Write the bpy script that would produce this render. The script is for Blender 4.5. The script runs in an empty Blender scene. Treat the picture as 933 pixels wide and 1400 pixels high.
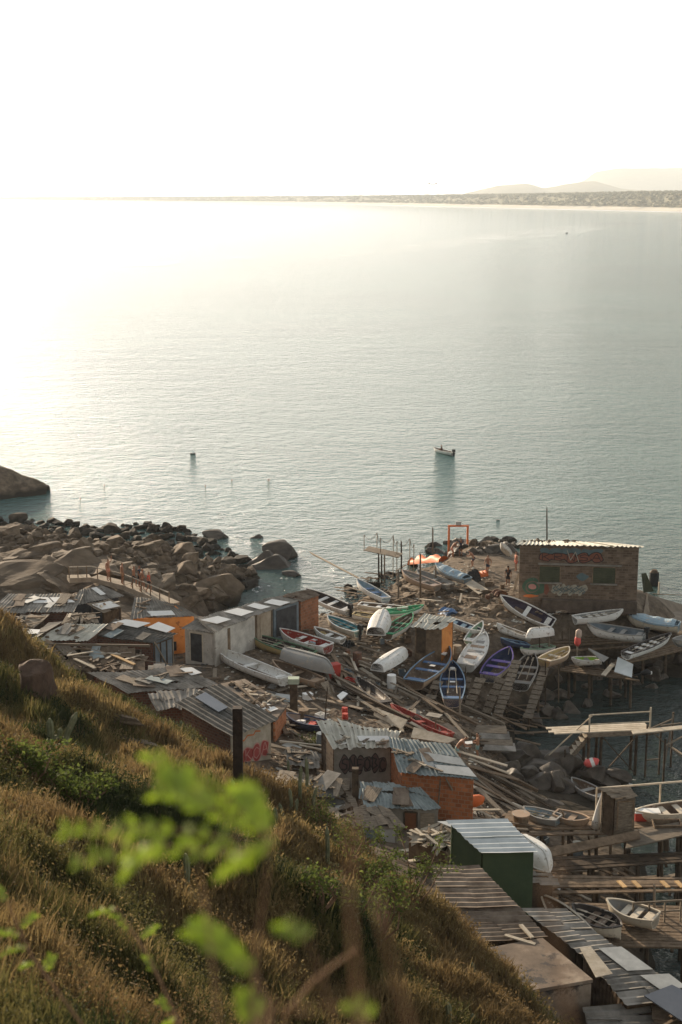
import bpy, math, random
import numpy as np
from mathutils import Vector, Matrix, noise as mnoise
R = math.radians
random.seed(11); rng = np.random.default_rng(7)
sc = bpy.context.scene
COL = sc.collection

# ------------------------------------------------------------------ camera
H = 32.0; FPX = 1944.0; PITCH = math.atan((700-268)/FPX)
cam = bpy.data.objects.new('camera', bpy.data.cameras.new('camera')); COL.objects.link(cam)
cam.location = (0, 0, H); cam.rotation_euler = (math.pi/2-PITCH, 0, 0)
cam.data.sensor_fit = 'VERTICAL'; cam.data.sensor_height = 36; cam.data.lens = FPX/1400*36
cam.data.clip_start = 0.1; cam.data.clip_end = 60000
cam.data.dof.use_dof = True; cam.data.dof.focus_distance = 78; cam.data.dof.aperture_fstop = 3.5
sc.camera = cam
# ------------------------------------------------------------------ light
SUN_AZ, SUN_EL = -30.0, 14.0        # azimuth from +Y, negative to the left
w = bpy.data.worlds.new('World'); sc.world = w; w.use_nodes = True
nt = w.node_tree; bg = nt.nodes['Background']
sky = nt.nodes.new('ShaderNodeTexSky'); sky.sky_type = 'NISHITA'; sky.sun_disc = False
sky.sun_elevation = R(SUN_EL); sky.sun_rotation = R(SUN_AZ)
sky.air_density = 1.5; sky.dust_density = .35; sky.ozone_density = 1.0
hs_ = nt.nodes.new('ShaderNodeHueSaturation'); hs_.inputs['Saturation'].default_value = .25; nt.links.new(sky.outputs[0], hs_.inputs['Color']); nt.links.new(hs_.outputs[0], bg.inputs[0]); bg.inputs[1].default_value = 0.12
sd = bpy.data.lights.new('sun', 'SUN'); sd.energy = 5.0; sd.angle = R(0.6); sd.color = (1.0, 0.81, 0.59)
sun = bpy.data.objects.new('sun', sd); COL.objects.link(sun)
sv = Vector((math.sin(R(SUN_AZ))*math.cos(R(SUN_EL)), math.cos(R(SUN_AZ))*math.cos(R(SUN_EL)), math.sin(R(SUN_EL))))
sun.rotation_euler = (-sv).to_track_quat('-Z', 'Y').to_euler(); sun.location = (-40, 60, 60)
sc.view_settings.view_transform = 'Standard'; sc.view_settings.look = 'None'
sc.view_settings.exposure = 0.76; sc.view_settings.gamma = 1; sc.view_settings.use_curve_mapping = False
cy = sc.cycles; cy.use_denoising = True; cy.max_bounces = 6; cy.diffuse_bounces = 3; cy.glossy_bounces = 3
cy.transmission_bounces = 3; cy.volume_bounces = 1; cy.transparent_max_bounces = 8; cy.sample_clamp_indirect = 6
cy.caustics_reflective = False; cy.caustics_refractive = False
try: cy.volume_step_rate = 1.0
except Exception: pass

# ------------------------------------------------------------------ positions
cP, sP = math.cos(PITCH), math.sin(PITCH)
def ray(px, py):
    x = (px-466.5)/FPX; y = (700-py)/FPX
    return Vector((x, cP+y*sP, -sP+y*cP))
def at(px, py, z):
    d = ray(px, py); t = (z-H)/d.z
    return Vector((d.x*t, d.y*t, z))
def atY(px, py, Y):
    d = ray(px, py); t = Y/d.y
    return Vector((d.x*t, Y, H+d.z*t))
def atX(px, Y, z):
    return Vector(((px-466.5)/FPX*(Y*cP+(H-z)*sP), Y, z))
def onplane(px, py, p0, n):
    d = ray(px, py); o = Vector((0, 0, H)); t = (p0-o).dot(n)/d.dot(n)
    return o+d*t

# ------------------------------------------------------------------ terrain
GP = [  # pixel x, pixel y, height: measured on the photo
 (0,722,3.2),(60,735,3.6),(130,745,3.4),(200,740,3.6),(255,752,2.6),(310,770,1.4),(350,782,.5),
 (0,760,4.6),(60,770,5.0),(100,790,4.4),(180,790,4.0),(260,800,2.8),(230,825,3.4),(300,800,1.2),(20,800,4.6),
 (60,860,4.4),(150,900,4.0),(230,905,3.5),(290,908,3.9),(350,885,3.9),(420,862,3.9),(430,895,3.8),(460,905,3.6),(480,860,3.4),
 (330,935,3.6),(300,940,3.6),(400,930,3.6),(460,930,3.3),(520,960,2.9),(480,1000,3.6),(560,1050,3.4),(600,1000,2.6),(420,1000,3.9),
 (380,1060,4.4),(500,1100,3.7),(560,1135,3.6),(620,1125,3.8),(650,1200,3.6),(690,1243,4.0),(750,1290,2.8),(800,1380,2.6),
 (490,820,1.8),(530,795,1.2),(470,835,2.4),(560,800,2.4),(600,830,3.0),(560,850,3.2),(520,870,3.3),(650,790,3.4),(700,800,3.5),(610,762,2.0),(660,765,2.8),
 (700,770,3.0),(640,748,1.0),(700,748,1.0),(700,835,3.5),(780,834,3.5),(870,830,3.5),(920,835,3.2),(940,860,2.6),
 (560,900,2.6),(620,880,3.2),(700,870,3.0),(590,935,2.0),(640,960,1.2),(700,960,.6),(720,985,-.3),(760,870,2.4),(800,860,2.6),(880,865,2.2),
 (770,900,.6),(820,920,-.6),(900,900,-.3),(940,890,0),(780,960,-1),(900,960,-1.4),(700,1000,.3),
 (660,1005,1.6),(650,1040,1.9),(690,1050,.5),(740,1035,-1),(900,1040,-1.5),(800,1045,-.2),(720,1075,.3),(770,1062,.3),(690,1100,1.2),(700,1135,1.6),
 (800,1105,.2),(800,1150,.7),(940,1150,-1.5),(740,1200,1.6),(790,1215,1.0),(860,1195,.5),(940,1300,-1),(860,1250,.5),(720,1250,2.8),(850,1330,1.0),(900,1400,.3),(960,1400,-.5),
 (100,905,4.6),(240,1000,4.8),(330,1075,5.2),(430,1110,5.0),(500,1150,4.6),(580,1235,4.6),(650,1310,4.2),(760,1400,3.6),
]
GY = [  # pixel x, distance, height (places the photo hides)
 (-60,128,-2.5),(0,132,-2.5),(60,134,-2.5),(130,132,-2.5),(200,134,-2.5),(260,130,-2.5),(310,124,-2.5),(350,122,-2.5),(400,118,-2.5),
 (0,150,-4),(150,150,-4),(300,150,-4),(450,140,-4),(600,140,-4),(750,140,-4),(900,140,-4),(1000,120,-4),(1040,90,-3),(1100,60,-3),
 (300,96,2.8),(300,103,-1.5),(350,99,2.2),(350,105,-2),(390,100,2.2),(390,106,-2),(430,100,1.8),(430,107,-1.5),(470,108,-1.2),(340,113,-2),(260,108,1.6),
 (520,112,-1.5),(570,118,-1.5),(620,126,-2),(680,126,-2),(740,124,-2),(740,112,2),(830,112,1),(830,120,-2),(900,110,-1.5),(960,104,-1.5),(900,103,2.6),
 (-150,120,4),(-150,100,5),(-150,80,6.5),(-150,60,17),(-150,140,-4),(0,68,5.5),(-60,70,6.5),
]
HP = [  # pixel x, pixel y, distance: the hillside
 (0,850,60),(60,882,62),(130,922,62),(200,952,61),(250,1000,59),(270,1050,56),(330,1100,53),(430,1135,49),(512,1204,44.5),(576,1268,41),(620,1332,39),(664,1385,37.5),(712,1430,36),
 (0,930,51),(100,965,50),(180,1030,43),(0,978,43),(190,1000,48),
 (0,1000,31),(60,1005,32),(130,1040,33),(230,1100,34),(330,1165,34),(430,1230,32),(560,1300,30),(640,1400,28),
 (0,1100,24),(100,1130,26),(200,1180,26),(300,1250,25),(100,1070,28),(400,1290,26),
 (0,1188,13),(60,1205,14),(120,1245,15),(200,1292,16),(280,1335,17),(370,1402,18),(0,1400,8),(150,1400,10),(0,1290,10),(100,1300,12),(520,1400,24),(480,1330,26),
]
HX = [(0,0,30.2),(-8,-3,31),(-30,0,36),(-60,0,42),(12,0,25),(30,0,16),(45,10,8),(60,20,1),(0,4,28.2),(3,8,23.5),(9,15,15.5),(0,8,25.4),(1.5,12,21.5),(4,16,17),(6,22,13.5),(.3,13,22),(16,25,12),(25,35,5),(34,40,0),
      (-20,20,29),(-40,30,32),(-30,45,24),(-70,30,40),(-45,60,17),(-60,75,14),(-40,78,7),(45,50,-3),(70,60,-4),(-25,66,9),(-13,67,4.8),(-100,60,34),(-100,0,50),(-110,110,14),(-110,135,-4),(90,10,-4),(60,-4,4)]
P_ = [tuple(at(*p)) for p in GP]+[tuple(atX(*p)) for p in GY]+[tuple(atY(*p)) for p in HP]+HX
P_ = np.array(P_); CX, CY, CZ = P_[:, 0], P_[:, 1], P_[:, 2]
def _phi(r2): return np.sqrt(r2+2.5)
_D = _phi((CX[:, None]-CX)**2+(CY[:, None]-CY)**2)
_n = len(CX)
_A = np.zeros((_n+3, _n+3)); _A[:_n, :_n] = _D-0.25*np.eye(_n); _A[:_n, _n] = 1; _A[:_n, _n+1] = CX; _A[:_n, _n+2] = CY
_A[_n, :_n] = 1; _A[_n+1, :_n] = CX; _A[_n+2, :_n] = CY
_W = np.linalg.solve(_A, np.concatenate([CZ, [0, 0, 0]]))
def base_z(X, Y):
    X = np.asarray(X, float); Y = np.asarray(Y, float)
    out = _W[_n]+_W[_n+1]*X+_W[_n+2]*Y
    for i in range(_n): out = out+_W[i]*_phi((X-CX[i])**2+(Y-CY[i])**2)
    return out
_perm = rng.random((256, 256))
def vnoise(x, y):
    x = np.asarray(x, float); y = np.asarray(y, float)
    xi = np.floor(x).astype(int); yi = np.floor(y).astype(int); fx = x-xi; fy = y-yi
    fx = fx*fx*(3-2*fx); fy = fy*fy*(3-2*fy)
    a = _perm[xi % 256, yi % 256]; b = _perm[(xi+1) % 256, yi % 256]; c = _perm[xi % 256, (yi+1) % 256]; d = _perm[(xi+1) % 256, (yi+1) % 256]
    return (a*(1-fx)+b*fx)*(1-fy)+(c*(1-fx)+d*fx)*fy-0.5
def fbm(x, y, o=3):
    s = 0; a = 1
    for i in range(o): s = s+a*vnoise(x*2**i+17.3*i, y*2**i+5.1*i); a *= .5
    return s
def sstep(a, b, x):
    t = np.clip((x-a)/(b-a), 0, 1); return t*t*(3-2*t)
def hillmask(X, Y, zb): return sstep(5.2, 6.6, zb)*(1-sstep(66, 72, Y))
def rockmask(X, Y, zb):
    X = np.asarray(X, float)
    return np.maximum(sstep(92, 97, Y)*(1-sstep(-14, -6, X)), sstep(72, 84, Y)*sstep(6.0, 7.5, zb))
def ground(X, Y):
    zb = base_z(X, Y); h = hillmask(X, Y, zb); r = rockmask(X, Y, zb)
    X = np.asarray(X, float); Y = np.asarray(Y, float)
    near = sstep(2, 12, Y)
    u_ = (X+Y)*.7071; v_ = (X-Y)*.7071; am = 1-.65*sstep(5, 9, X)
    return zb+h*near*am*(2.0*fbm(u_/7.0, v_/3.0, 2)+.9*fbm(X/1.9+3, Y/1.9, 2)+.35*fbm(X/.8+9, Y/.8, 2)-.15)+r*(1.3*fbm(X/3.4+4, Y/3.4, 4))+(1-h)*(1-r)*.22*fbm(X/1.7, Y/1.7, 3)
def gz(x, y): return float(ground(np.array([x]), np.array([y]))[0])
def on(px, py, lift=0.0, t0=3.0):
    d = ray(px, py)
    t = np.concatenate([np.arange(t0, 40, .25), np.arange(40, 160, .4)])
    X = d.x*t; Y = d.y*t; Z = H+d.z*t
    g = np.maximum(ground(X, Y), 0)+lift
    i = np.nonzero(Z < g)[0]
    if len(i) == 0: return at(px, py, lift)
    i = i[0]
    if i == 0: i = 1
    a = Z[i-1]-g[i-1]; b = g[i]-Z[i]; k = a/(a+b+1e-9); tt = t[i-1]+(t[i]-t[i-1])*k
    return Vector((d.x*tt, d.y*tt, H+d.z*tt))

# ------------------------------------------------------------------ materials
MATS = {}
def mat(name, c1, c2=None, scale=3.0, rough=.85, bump=.3, bscale=None, c3=None, metal=0, spots=None, stretch=(1, 1, 1), translucent=0, rnd=.0, spec=.3):
    if name in MATS: return MATS[name]
    m = bpy.data.materials.new(name); m.use_nodes = True; n = m.node_tree.nodes; l = m.node_tree.links
    b = n['Principled BSDF']; b.inputs['Roughness'].default_value = rough; b.inputs['Metallic'].default_value = metal
    b.inputs['Specular IOR Level'].default_value = spec
    tc = n.new('ShaderNodeTexCoord'); mp = n.new('ShaderNodeMapping'); mp.inputs['Scale'].default_value = stretch
    l.new(tc.outputs['Object'], mp.inputs[0])
    oi = n.new('ShaderNodeObjectInfo'); cmb = n.new('ShaderNodeVectorMath'); cmb.operation = 'ADD'
    sc_ = n.new('ShaderNodeVectorMath'); sc_.operation = 'SCALE'; sc_.inputs[0].default_value = (37, 19, 53); l.new(oi.outputs['Random'], sc_.inputs['Scale'])
    l.new(mp.outputs[0], cmb.inputs[0]); l.new(sc_.outputs[0], cmb.inputs[1])
    nz = n.new('ShaderNodeTexNoise'); nz.inputs['Scale'].default_value = scale; nz.inputs['Detail'].default_value = 6; nz.inputs['Roughness'].default_value = .65
    l.new(cmb.outputs[0], nz.inputs['Vector'])
    cr = n.new('ShaderNodeValToRGB'); e = cr.color_ramp.elements
    e[0].position = .34; e[0].color = (*c1, 1); e[1].position = .66; e[1].color = (*(c2 or c1), 1)
    if c3: x = cr.color_ramp.elements.new(.52); x.color = (*c3, 1)
    l.new(nz.outputs[0], cr.inputs[0]); out = cr.outputs[0]
    if spots:   # worn patches of another colour
        n2 = n.new('ShaderNodeTexNoise'); n2.inputs['Scale'].default_value = scale*spots[2]; n2.inputs['Detail'].default_value = 5; n2.inputs['Roughness'].default_value = .7
        l.new(cmb.outputs[0], n2.inputs['Vector'])
        r2 = n.new('ShaderNodeValToRGB'); r2.color_ramp.elements[0].position = spots[1]; r2.color_ramp.elements[1].position = spots[1]+.06
        l.new(n2.outputs[0], r2.inputs[0]); mx = n.new('ShaderNodeMix'); mx.data_type = 'RGBA'
        l.new(r2.outputs[0], mx.inputs[0]); l.new(out, mx.inputs[6]); mx.inputs[7].default_value = (*spots[0], 1); out = mx.outputs[2]
    if rnd:
        hs = n.new('ShaderNodeHueSaturation'); mr = n.new('ShaderNodeMapRange'); mr.inputs[3].default_value = 1-rnd; mr.inputs[4].default_value = 1+rnd
        l.new(oi.outputs['Random'], mr.inputs[0]); l.new(mr.outputs[0], hs.inputs['Value']); l.new(out, hs.inputs['Color']); out = hs.outputs[0]
    l.new(out, b.inputs['Base Color'])
    if bump:
        nb = n.new('ShaderNodeTexNoise'); nb.inputs['Scale'].default_value = bscale or scale*4; nb.inputs['Detail'].default_value = 5
        l.new(cmb.outputs[0], nb.inputs['Vector'])
        bp = n.new('ShaderNodeBump'); bp.inputs['Strength'].default_value = bump; bp.inputs['Distance'].default_value = .05
        l.new(nb.outputs[0], bp.inputs['Height']); l.new(bp.outputs[0], b.inputs['Normal'])
    if translucent:
        tr = n.new('ShaderNodeBsdfTranslucent'); l.new(out, tr.inputs[0]); ms = n.new('ShaderNodeMixShader'); ms.inputs[0].default_value = translucent
        l.new(b.outputs[0], ms.inputs[1]); l.new(tr.outputs[0], ms.inputs[2]); l.new(ms.outputs[0], n['Material Output'].inputs[0])
    MATS[name] = m; return m
def brickmat(name, c1, c2, mortar, bw=.24, bh=.14, paint=None, rough=.9):
    if name in MATS: return MATS[name]
    m = mat(name, c1, c2, 2.0, rough, .2); n = m.node_tree.nodes; l = m.node_tree.links
    b = n['Principled BSDF']; old = b.inputs['Base Color'].links[0].from_socket
    uv = n.new('ShaderNodeUVMap'); br = n.new('ShaderNodeTexBrick')
    br.inputs['Scale'].default_value = 1; br.inputs['Brick Width'].default_value = bw; br.inputs['Row Height'].default_value = bh
    br.inputs['Mortar Size'].default_value = .02; br.inputs['Mortar Smooth'].default_value = .3; br.inputs['Bias'].default_value = -.2
    br.inputs['Mortar'].default_value = (*mortar, 1); br.inputs['Color2'].default_value = (*[x*.6 for x in c1], 1)
    l.new(uv.outputs[0], br.inputs['Vector']); l.new(old, br.inputs['Color1']); l.new(br.outputs['Color'], b.inputs['Base Color'])
    return m

wood_grey = mat('weathered_wood', (.125, .095, .068), (.31, .255, .19), 3, .9, .4, stretch=(1, 6, 6), rnd=.35)
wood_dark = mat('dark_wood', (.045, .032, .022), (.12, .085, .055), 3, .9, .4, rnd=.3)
wood_mid = mat('brown_wood', (.10, .07, .045), (.24, .17, .11), 3, .9, .4, rnd=.3)
wood_new = mat('yellow_plank', (.42, .26, .11), (.60, .40, .20), 3, .8, .3, rnd=.2)
wood_pale = mat('pale_wood', (.36, .30, .22), (.55, .48, .38), 2, .85, .3, rnd=.15)
cement = mat('cement_sheet', (.14, .125, .105), (.34, .31, .27), 1.3, .9, .2, c3=(.24, .22, .19), rnd=.12)
cement_dk = mat('dark_cement_sheet', (.045, .04, .034), (.13, .118, .10), 1.6, .85, .2, c3=(.09, .085, .075), rnd=.12)
cement_lt = mat('pale_cement_sheet', (.42, .40, .34), (.62, .60, .52), 1.6, .85, .2, rnd=.08)
cement_blue = mat('blue_grey_sheet', (.15, .18, .18), (.34, .38, .37), 1.3, .7, .2, rnd=.1, spots=((.10, .07, .05), .6, 2))
brown_sheet = mat('brown_cement_sheet', (.12, .085, .06), (.28, .22, .165), 1.4, .9, .2, rnd=.1)
zinc = mat('zinc_sheet', (.46, .49, .48), (.62, .64, .62), 1.0, .5, .1, rnd=.08, spec=.5)
rust = mat('rusty_metal', (.16, .06, .03), (.30, .14, .07), 4, .9, .3, c3=(.10, .06, .045))
white_board = mat('white_board', (.74, .72, .67), (.84, .82, .78), 2, .45, .05, rnd=.06)
grey_board = mat('grey_board', (.36, .36, .34), (.5, .5, .47), 2, .6, .05, rnd=.1)
plaster = mat('stained_white_plaster', (.34, .31, .27), (.64, .60, .53), 1.1, .9, .2, spots=((.22, .18, .14), .62, 2))
plaster_tan = mat('tan_plaster', (.26, .20, .14), (.44, .36, .27), 1.2, .9, .2)
plaster_orange = mat('orange_plaster', (.62, .22, .06), (.78, .33, .10), 1.2, .9, .2, spots=((.36, .13, .05), .6, 1.6))
plaster_green = mat('green_plaster', (.05, .078, .04), (.07, .10, .05), 1.2, .85, .15, spots=((.05, .09, .04), .62, 2))
plaster_grey = mat('grey_plaster', (.16, .145, .12), (.30, .27, .23), 1.3, .9, .2)
dark_paint = mat('dark_paint', (.03, .03, .033), (.07, .07, .072), 2, .8, .1)
blue_grey_paint = mat('blue_grey_paint', (.12, .15, .17), (.2, .23, .25), 2, .7, .1)
brick_orange = brickmat('orange_hollow_brick', (.40, .13, .05), (.55, .20, .085), (.36, .20, .12), .30, .20)
brick_dull = brickmat('dull_orange_brick', (.26, .10, .05), (.36, .15, .075), (.24, .15, .1), .30, .20)
brick_red = brickmat('dark_red_brick', (.12, .05, .032), (.20, .085, .055), (.14, .105, .08), .25, .15)
stone_brick = brickmat('grey_brown_brick', (.12, .082, .056), (.23, .165, .115), (.17, .13, .098), .42, .17)
concrete = mat('old_concrete', (.11, .085, .065), (.36, .29, .22), .55, .9, .3, c3=(.20, .15, .11), spots=((.07, .062, .057), .52, 1.3))
rock_m = mat('brown_rock', (.07, .05, .033), (.21, .155, .105), 1.2, .9, 1.0, 5, c3=(.135, .10, .067), rnd=.25)
def tideline(m):   # rock is stained dark by the sea up to about 0.8 m above the water
    n = m.node_tree.nodes; l = m.node_tree.links; b = n['Principled BSDF']; src = b.inputs['Base Color'].links[0].from_socket
    g = n.new('ShaderNodeNewGeometry'); sx = n.new('ShaderNodeSeparateXYZ'); l.new(g.outputs['Position'], sx.inputs[0]); nz = n.new('ShaderNodeTexNoise'); nz.inputs['Scale'].default_value = .8; l.new(g.outputs['Position'], nz.inputs['Vector'])
    ad = n.new('ShaderNodeMath'); ad.operation = 'ADD'; l.new(sx.outputs[2], ad.inputs[0]); l.new(nz.outputs[0], ad.inputs[1]); mr = n.new('ShaderNodeMapRange'); mr.inputs[1].default_value = .9; mr.inputs[2].default_value = 1.5; l.new(ad.outputs[0], mr.inputs[0])
    mx = n.new('ShaderNodeMix'); mx.data_type = 'RGBA'; l.new(mr.outputs[0], mx.inputs[0]); mx.inputs[6].default_value = (.03, .025, .018, 1); l.new(src, mx.inputs[7]); l.new(mx.outputs[2], b.inputs['Base Color'])
tideline(rock_m)
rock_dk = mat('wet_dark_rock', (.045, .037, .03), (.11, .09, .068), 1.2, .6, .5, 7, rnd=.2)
orange_paint = mat('orange_paint', (.58, .12, .03), (.7, .19, .05), 2, .6, .05)
red_paint = mat('red_paint', (.36, .035, .025), (.5, .07, .045), 2, .7, .1)
black_m = mat('black_rubber', (.015, .015, .015), (.03, .03, .03), 3, .7, .1)
panel_m = mat('solar_glass', (.10, .11, .13), (.14, .15, .17), 1, .25, 0, spec=.6)
skin_m = mat('tanned_skin', (.30, .14, .08), (.38, .19, .11), 3, .6, 0)
skin_dk = mat('dark_skin', (.19, .085, .045), (.26, .12, .065), 3, .6, 0)
hair_m = mat('black_hair', (.015, .011, .009), (.03, .02, .015), 8, .8, .2)
cactus_m = mat('cactus_skin', (.10, .115, .06), (.21, .21, .12), 4, .8, .3, spots=((.27, .22, .15), .6, 2))
bark_m = mat('brown_bark', (.13, .075, .045), (.24, .15, .09), 6, .9, .3)

def tag(o, label=None, cat=None, group=None, kind=None):
    if label: o['label'] = label
    if cat: o['category'] = cat
    if group: o['group'] = group
    if kind: o['kind'] = kind
    return o
def thing(name, label, cat, loc=(0, 0, 0), group=None):
    o = bpy.data.objects.new(name, None); COL.objects.link(o); o.location = loc; o.empty_display_size = .2
    return tag(o, label, cat, group)

class MB:
    def __init__(s): s.v = []; s.f = []; s.uv = None; s.sm = False
    def add(s, vs, fs):
        k = len(s.v); s.v += [tuple(p) for p in vs]; s.f += [tuple(i+k for i in f) for f in fs]; return s
    def hexa(s, c):   # 8 corners: bottom 4, top 4
        return s.add(c, [(0, 3, 2, 1), (4, 5, 6, 7), (0, 1, 5, 4), (1, 2, 6, 5), (2, 3, 7, 6), (3, 0, 4, 7)])
    def box(s, c, sz, M=None):
        x, y, z = [a/2 for a in sz]; M = M or Matrix.Identity(3); c = Vector(c)
        return s.hexa([c+M@Vector(p) for p in ((-x, -y, -z), (x, -y, -z), (x, y, -z), (-x, y, -z), (-x, -y, z), (x, -y, z), (x, y, z), (-x, y, z))])
    def beam(s, a, b, w, h=None, up=(0, 0, 1)):
        a = Vector(a); b = Vector(b); h = h or w; d = (b-a).normalized(); up = Vector(up)
        if abs(d.dot(up)) > .97: up = Vector((0, 1, 0))
        r = d.cross(up).normalized()*w/2; u = r.cross(d).normalized()*h/2
        return s.hexa([a-r-u, a+r-u, b+r-u, b-r-u, a-r+u, a+r+u, b+r+u, b-r+u])
    def tube(s, pts, rad, n=8, cap=True):
        pts = [Vector(p) for p in pts]; rad = rad if hasattr(rad, '__len__') else [rad]*len(pts); vs = []; m = len(pts)
        ref = None
        for i, p in enumerate(pts):
            d = (pts[min(i+1, m-1)]-pts[max(i-1, 0)]).normalized()
            if ref is None: ref = Vector((1, 0, 0)) if abs(d.x) < .8 else Vector((0, 1, 0))
            x = d.cross(ref).normalized(); y = d.cross(x).normalized()
            for k in range(n):
                a = 2*math.pi*k/n; vs.append(p+x*math.cos(a)*rad[i]+y*math.sin(a)*rad[i])
        fs = [(i*n+k, i*n+(k+1) % n, (i+1)*n+(k+1) % n, (i+1)*n+k) for i in range(m-1) for k in range(n)]
        if cap: fs += [tuple(range(n))[::-1], tuple(range((m-1)*n, m*n))]
        return s.add(vs, fs)
    def slab(s, q, t):   # quad (4 points, ccw from above) with thickness t downwards along its normal
        q = [Vector(p) for p in q]; n = (q[2]-q[0]).cross(q[3]-q[1]).normalized()
        if n.z < 0: n = -n
        return s.hexa([p-n*t for p in q]+q)
    def poly(s, pts, d):  # prism: polygon extruded by vector d
        pts = [Vector(p) for p in pts]; n = len(pts); d = Vector(d)
        return s.add(pts+[p+d for p in pts], [tuple(range(n))[::-1], tuple(range(n, 2*n))]+[(i, (i+1) % n, n+(i+1) % n, n+i) for i in range(n)])
    def mesh(s, name, off=None):
        me = bpy.data.meshes.new(name)
        vs = s.v if off is None else [(a-off[0], b-off[1], c-off[2]) for a, b, c in s.v]
        me.from_pydata(vs, [], s.f); 
        if s.sm: me.polygons.foreach_set('use_smooth', [True]*len(me.polygons))
        if s.uv:
            ul = me.uv_layers.new(name='UVMap'); o, ux, uy = s.uv
            li = [0.0]*(2*len(me.loops))
            for lp in me.loops:
                p = Vector(s.v[lp.vertex_index])-o; li[2*lp.index] = p.dot(ux); li[2*lp.index+1] = p.dot(uy)
            ul.data.foreach_set('uv', li)
        me.update(); return me
    def build(s, name, m, parent=None, label=None, cat=None, group=None, kind=None, local=False, smooth=None):
        if smooth is not None: s.sm = smooth
        if parent is not None:
            if local: off = None
            else:
                q = parent; off = Vector((0, 0, 0))
                while q is not None: off = off+Vector(q.location); q = q.parent
            me = s.mesh(name, off); o = bpy.data.objects.new(name, me); o.parent = parent
        else:
            a = np.array(s.v); off = Vector(((a[:, 0].min()+a[:, 0].max())/2, (a[:, 1].min()+a[:, 1].max())/2, a[:, 2].min())) if not local else Vector((0, 0, 0))
            me = s.mesh(name, off); o = bpy.data.objects.new(name, me); o.location = off
        if m: me.materials.append(m)
        COL.objects.link(o)
        return tag(o, label, cat, group, kind)
def copy_of(o, loc, rot, scale, label=None, group=None):
    c = o.copy(); COL.objects.link(c); c.location = loc; c.rotation_euler = rot; c.scale = scale
    if label: c['label'] = label
    if group: c['group'] = group
    return c
def npmesh(name, V, F, m, k=3):
    V = np.asarray(V, np.float32); F = np.asarray(F, np.int32)
    me = bpy.data.meshes.new(name); me.vertices.add(len(V)); me.vertices.foreach_set('co', V.ravel())
    me.loops.add(F.size); me.loops.foreach_set('vertex_index', F.ravel()); me.polygons.add(len(F))
    me.polygons.foreach_set('loop_start', np.arange(0, F.size, k, dtype=np.int32)); me.update(calc_edges=True)
    if m: me.materials.append(m)
    o = bpy.data.objects.new(name, me); COL.objects.link(o); return o
# ================================================================== SETTING
# terrain sheet
def build_terrain():
    xs = np.concatenate([np.arange(-150, -45, 2.0), np.arange(-45, 45, .32), np.arange(45, 110, 2.0)])
    ys = np.concatenate([np.arange(-12, 4, .5), np.arange(4, 150, .32)])
    X, Y = np.meshgrid(xs, ys); zb = base_z(X, Y); Z = ground(X, Y); Z = np.maximum(Z, -3.2)
    V = np.stack([X.ravel(), Y.ravel(), Z.ravel()], 1); nx = len(xs); ny = len(ys)
    i = np.arange(nx*ny).reshape(ny, nx); F = np.stack([i[:-1, :-1], i[:-1, 1:], i[1:, 1:], i[1:, :-1]], -1).reshape(-1, 4)
    m = bpy.data.materials.new('terrain_soil'); m.use_nodes = True; n = m.node_tree.nodes; l = m.node_tree.links; b = n['Principled BSDF']
    b.inputs['Roughness'].default_value = .95; b.inputs['Specular IOR Level'].default_value = .1
    at_ = n.new('ShaderNodeAttribute'); at_.attribute_name = 'zone'; sp = n.new('ShaderNodeSeparateColor'); l.new(at_.outputs['Color'], sp.inputs[0])
    tc = n.new('ShaderNodeTexCoord')
    def ramp(scale, cols):
        nz = n.new('ShaderNodeTexNoise'); nz.inputs['Scale'].default_value = scale; nz.inputs['Detail'].default_value = 8; nz.inputs['Roughness'].default_value = .7
        l.new(tc.outputs['Object'], nz.inputs['Vector']); r = n.new('ShaderNodeValToRGB'); e = r.color_ramp.elements
        e[0].position = .35; e[0].color = (*cols[0], 1); e[1].position = .65; e[1].color = (*cols[2], 1); x = e.new(.5); x.color = (*cols[1], 1)
        l.new(nz.outputs[0], r.inputs[0]); return r.outputs[0]
    dirt = ramp(1.2, ((.075, .058, .042), (.13, .10, .073), (.21, .165, .12)))
    hill = ramp(.7, ((.045, .045, .02), (.10, .075, .035), (.20, .14, .065)))
    rock = ramp(.6, ((.065, .05, .036), (.13, .10, .072), (.20, .155, .11)))
    def mix(f, a, c):
        x = n.new('ShaderNodeMix'); x.data_type = 'RGBA'; l.new(f, x.inputs[0]); l.new(a, x.inputs[6]); l.new(c, x.inputs[7]); return x.outputs[2]
    o = mix(sp.outputs[0], dirt, hill); o = mix(sp.outputs[1], o, rock)
    wet = n.new('ShaderNodeMix'); wet.data_type = 'RGBA'; l.new(sp.outputs[2], wet.inputs[0]); l.new(o, wet.inputs[6]); wet.inputs[7].default_value = (.035, .03, .022, 1)
    l.new(wet.outputs[2], b.inputs['Base Color'])
    nb = n.new('ShaderNodeTexNoise'); nb.inputs['Scale'].default_value = 3; nb.inputs['Detail'].default_value = 8; l.new(tc.outputs['Object'], nb.inputs['Vector'])
    bp = n.new('ShaderNodeBump'); bp.inputs['Strength'].default_value = .8; bp.inputs['Distance'].default_value = .15; l.new(nb.outputs[0], bp.inputs['Height']); l.new(bp.outputs[0], b.inputs['Normal'])
    o = npmesh('ground', V, F, m, 4)
    at2 = o.data.color_attributes.new('zone', 'FLOAT_COLOR', 'POINT')
    wet_ = 1-sstep(.2, 1.0, Z+.5*fbm(X/2, Y/2))
    ca = np.stack([hillmask(X, Y, zb).ravel(), rockmask(X, Y, zb).ravel(), wet_.ravel(), np.ones(X.size)], 1)
    at2.data.foreach_set('color', ca.astype(np.float32).ravel())
    o.data.polygons.foreach_set('use_smooth', [True]*len(o.data.polygons))
    tag(o, kind='structure')
build_terrain()

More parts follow.
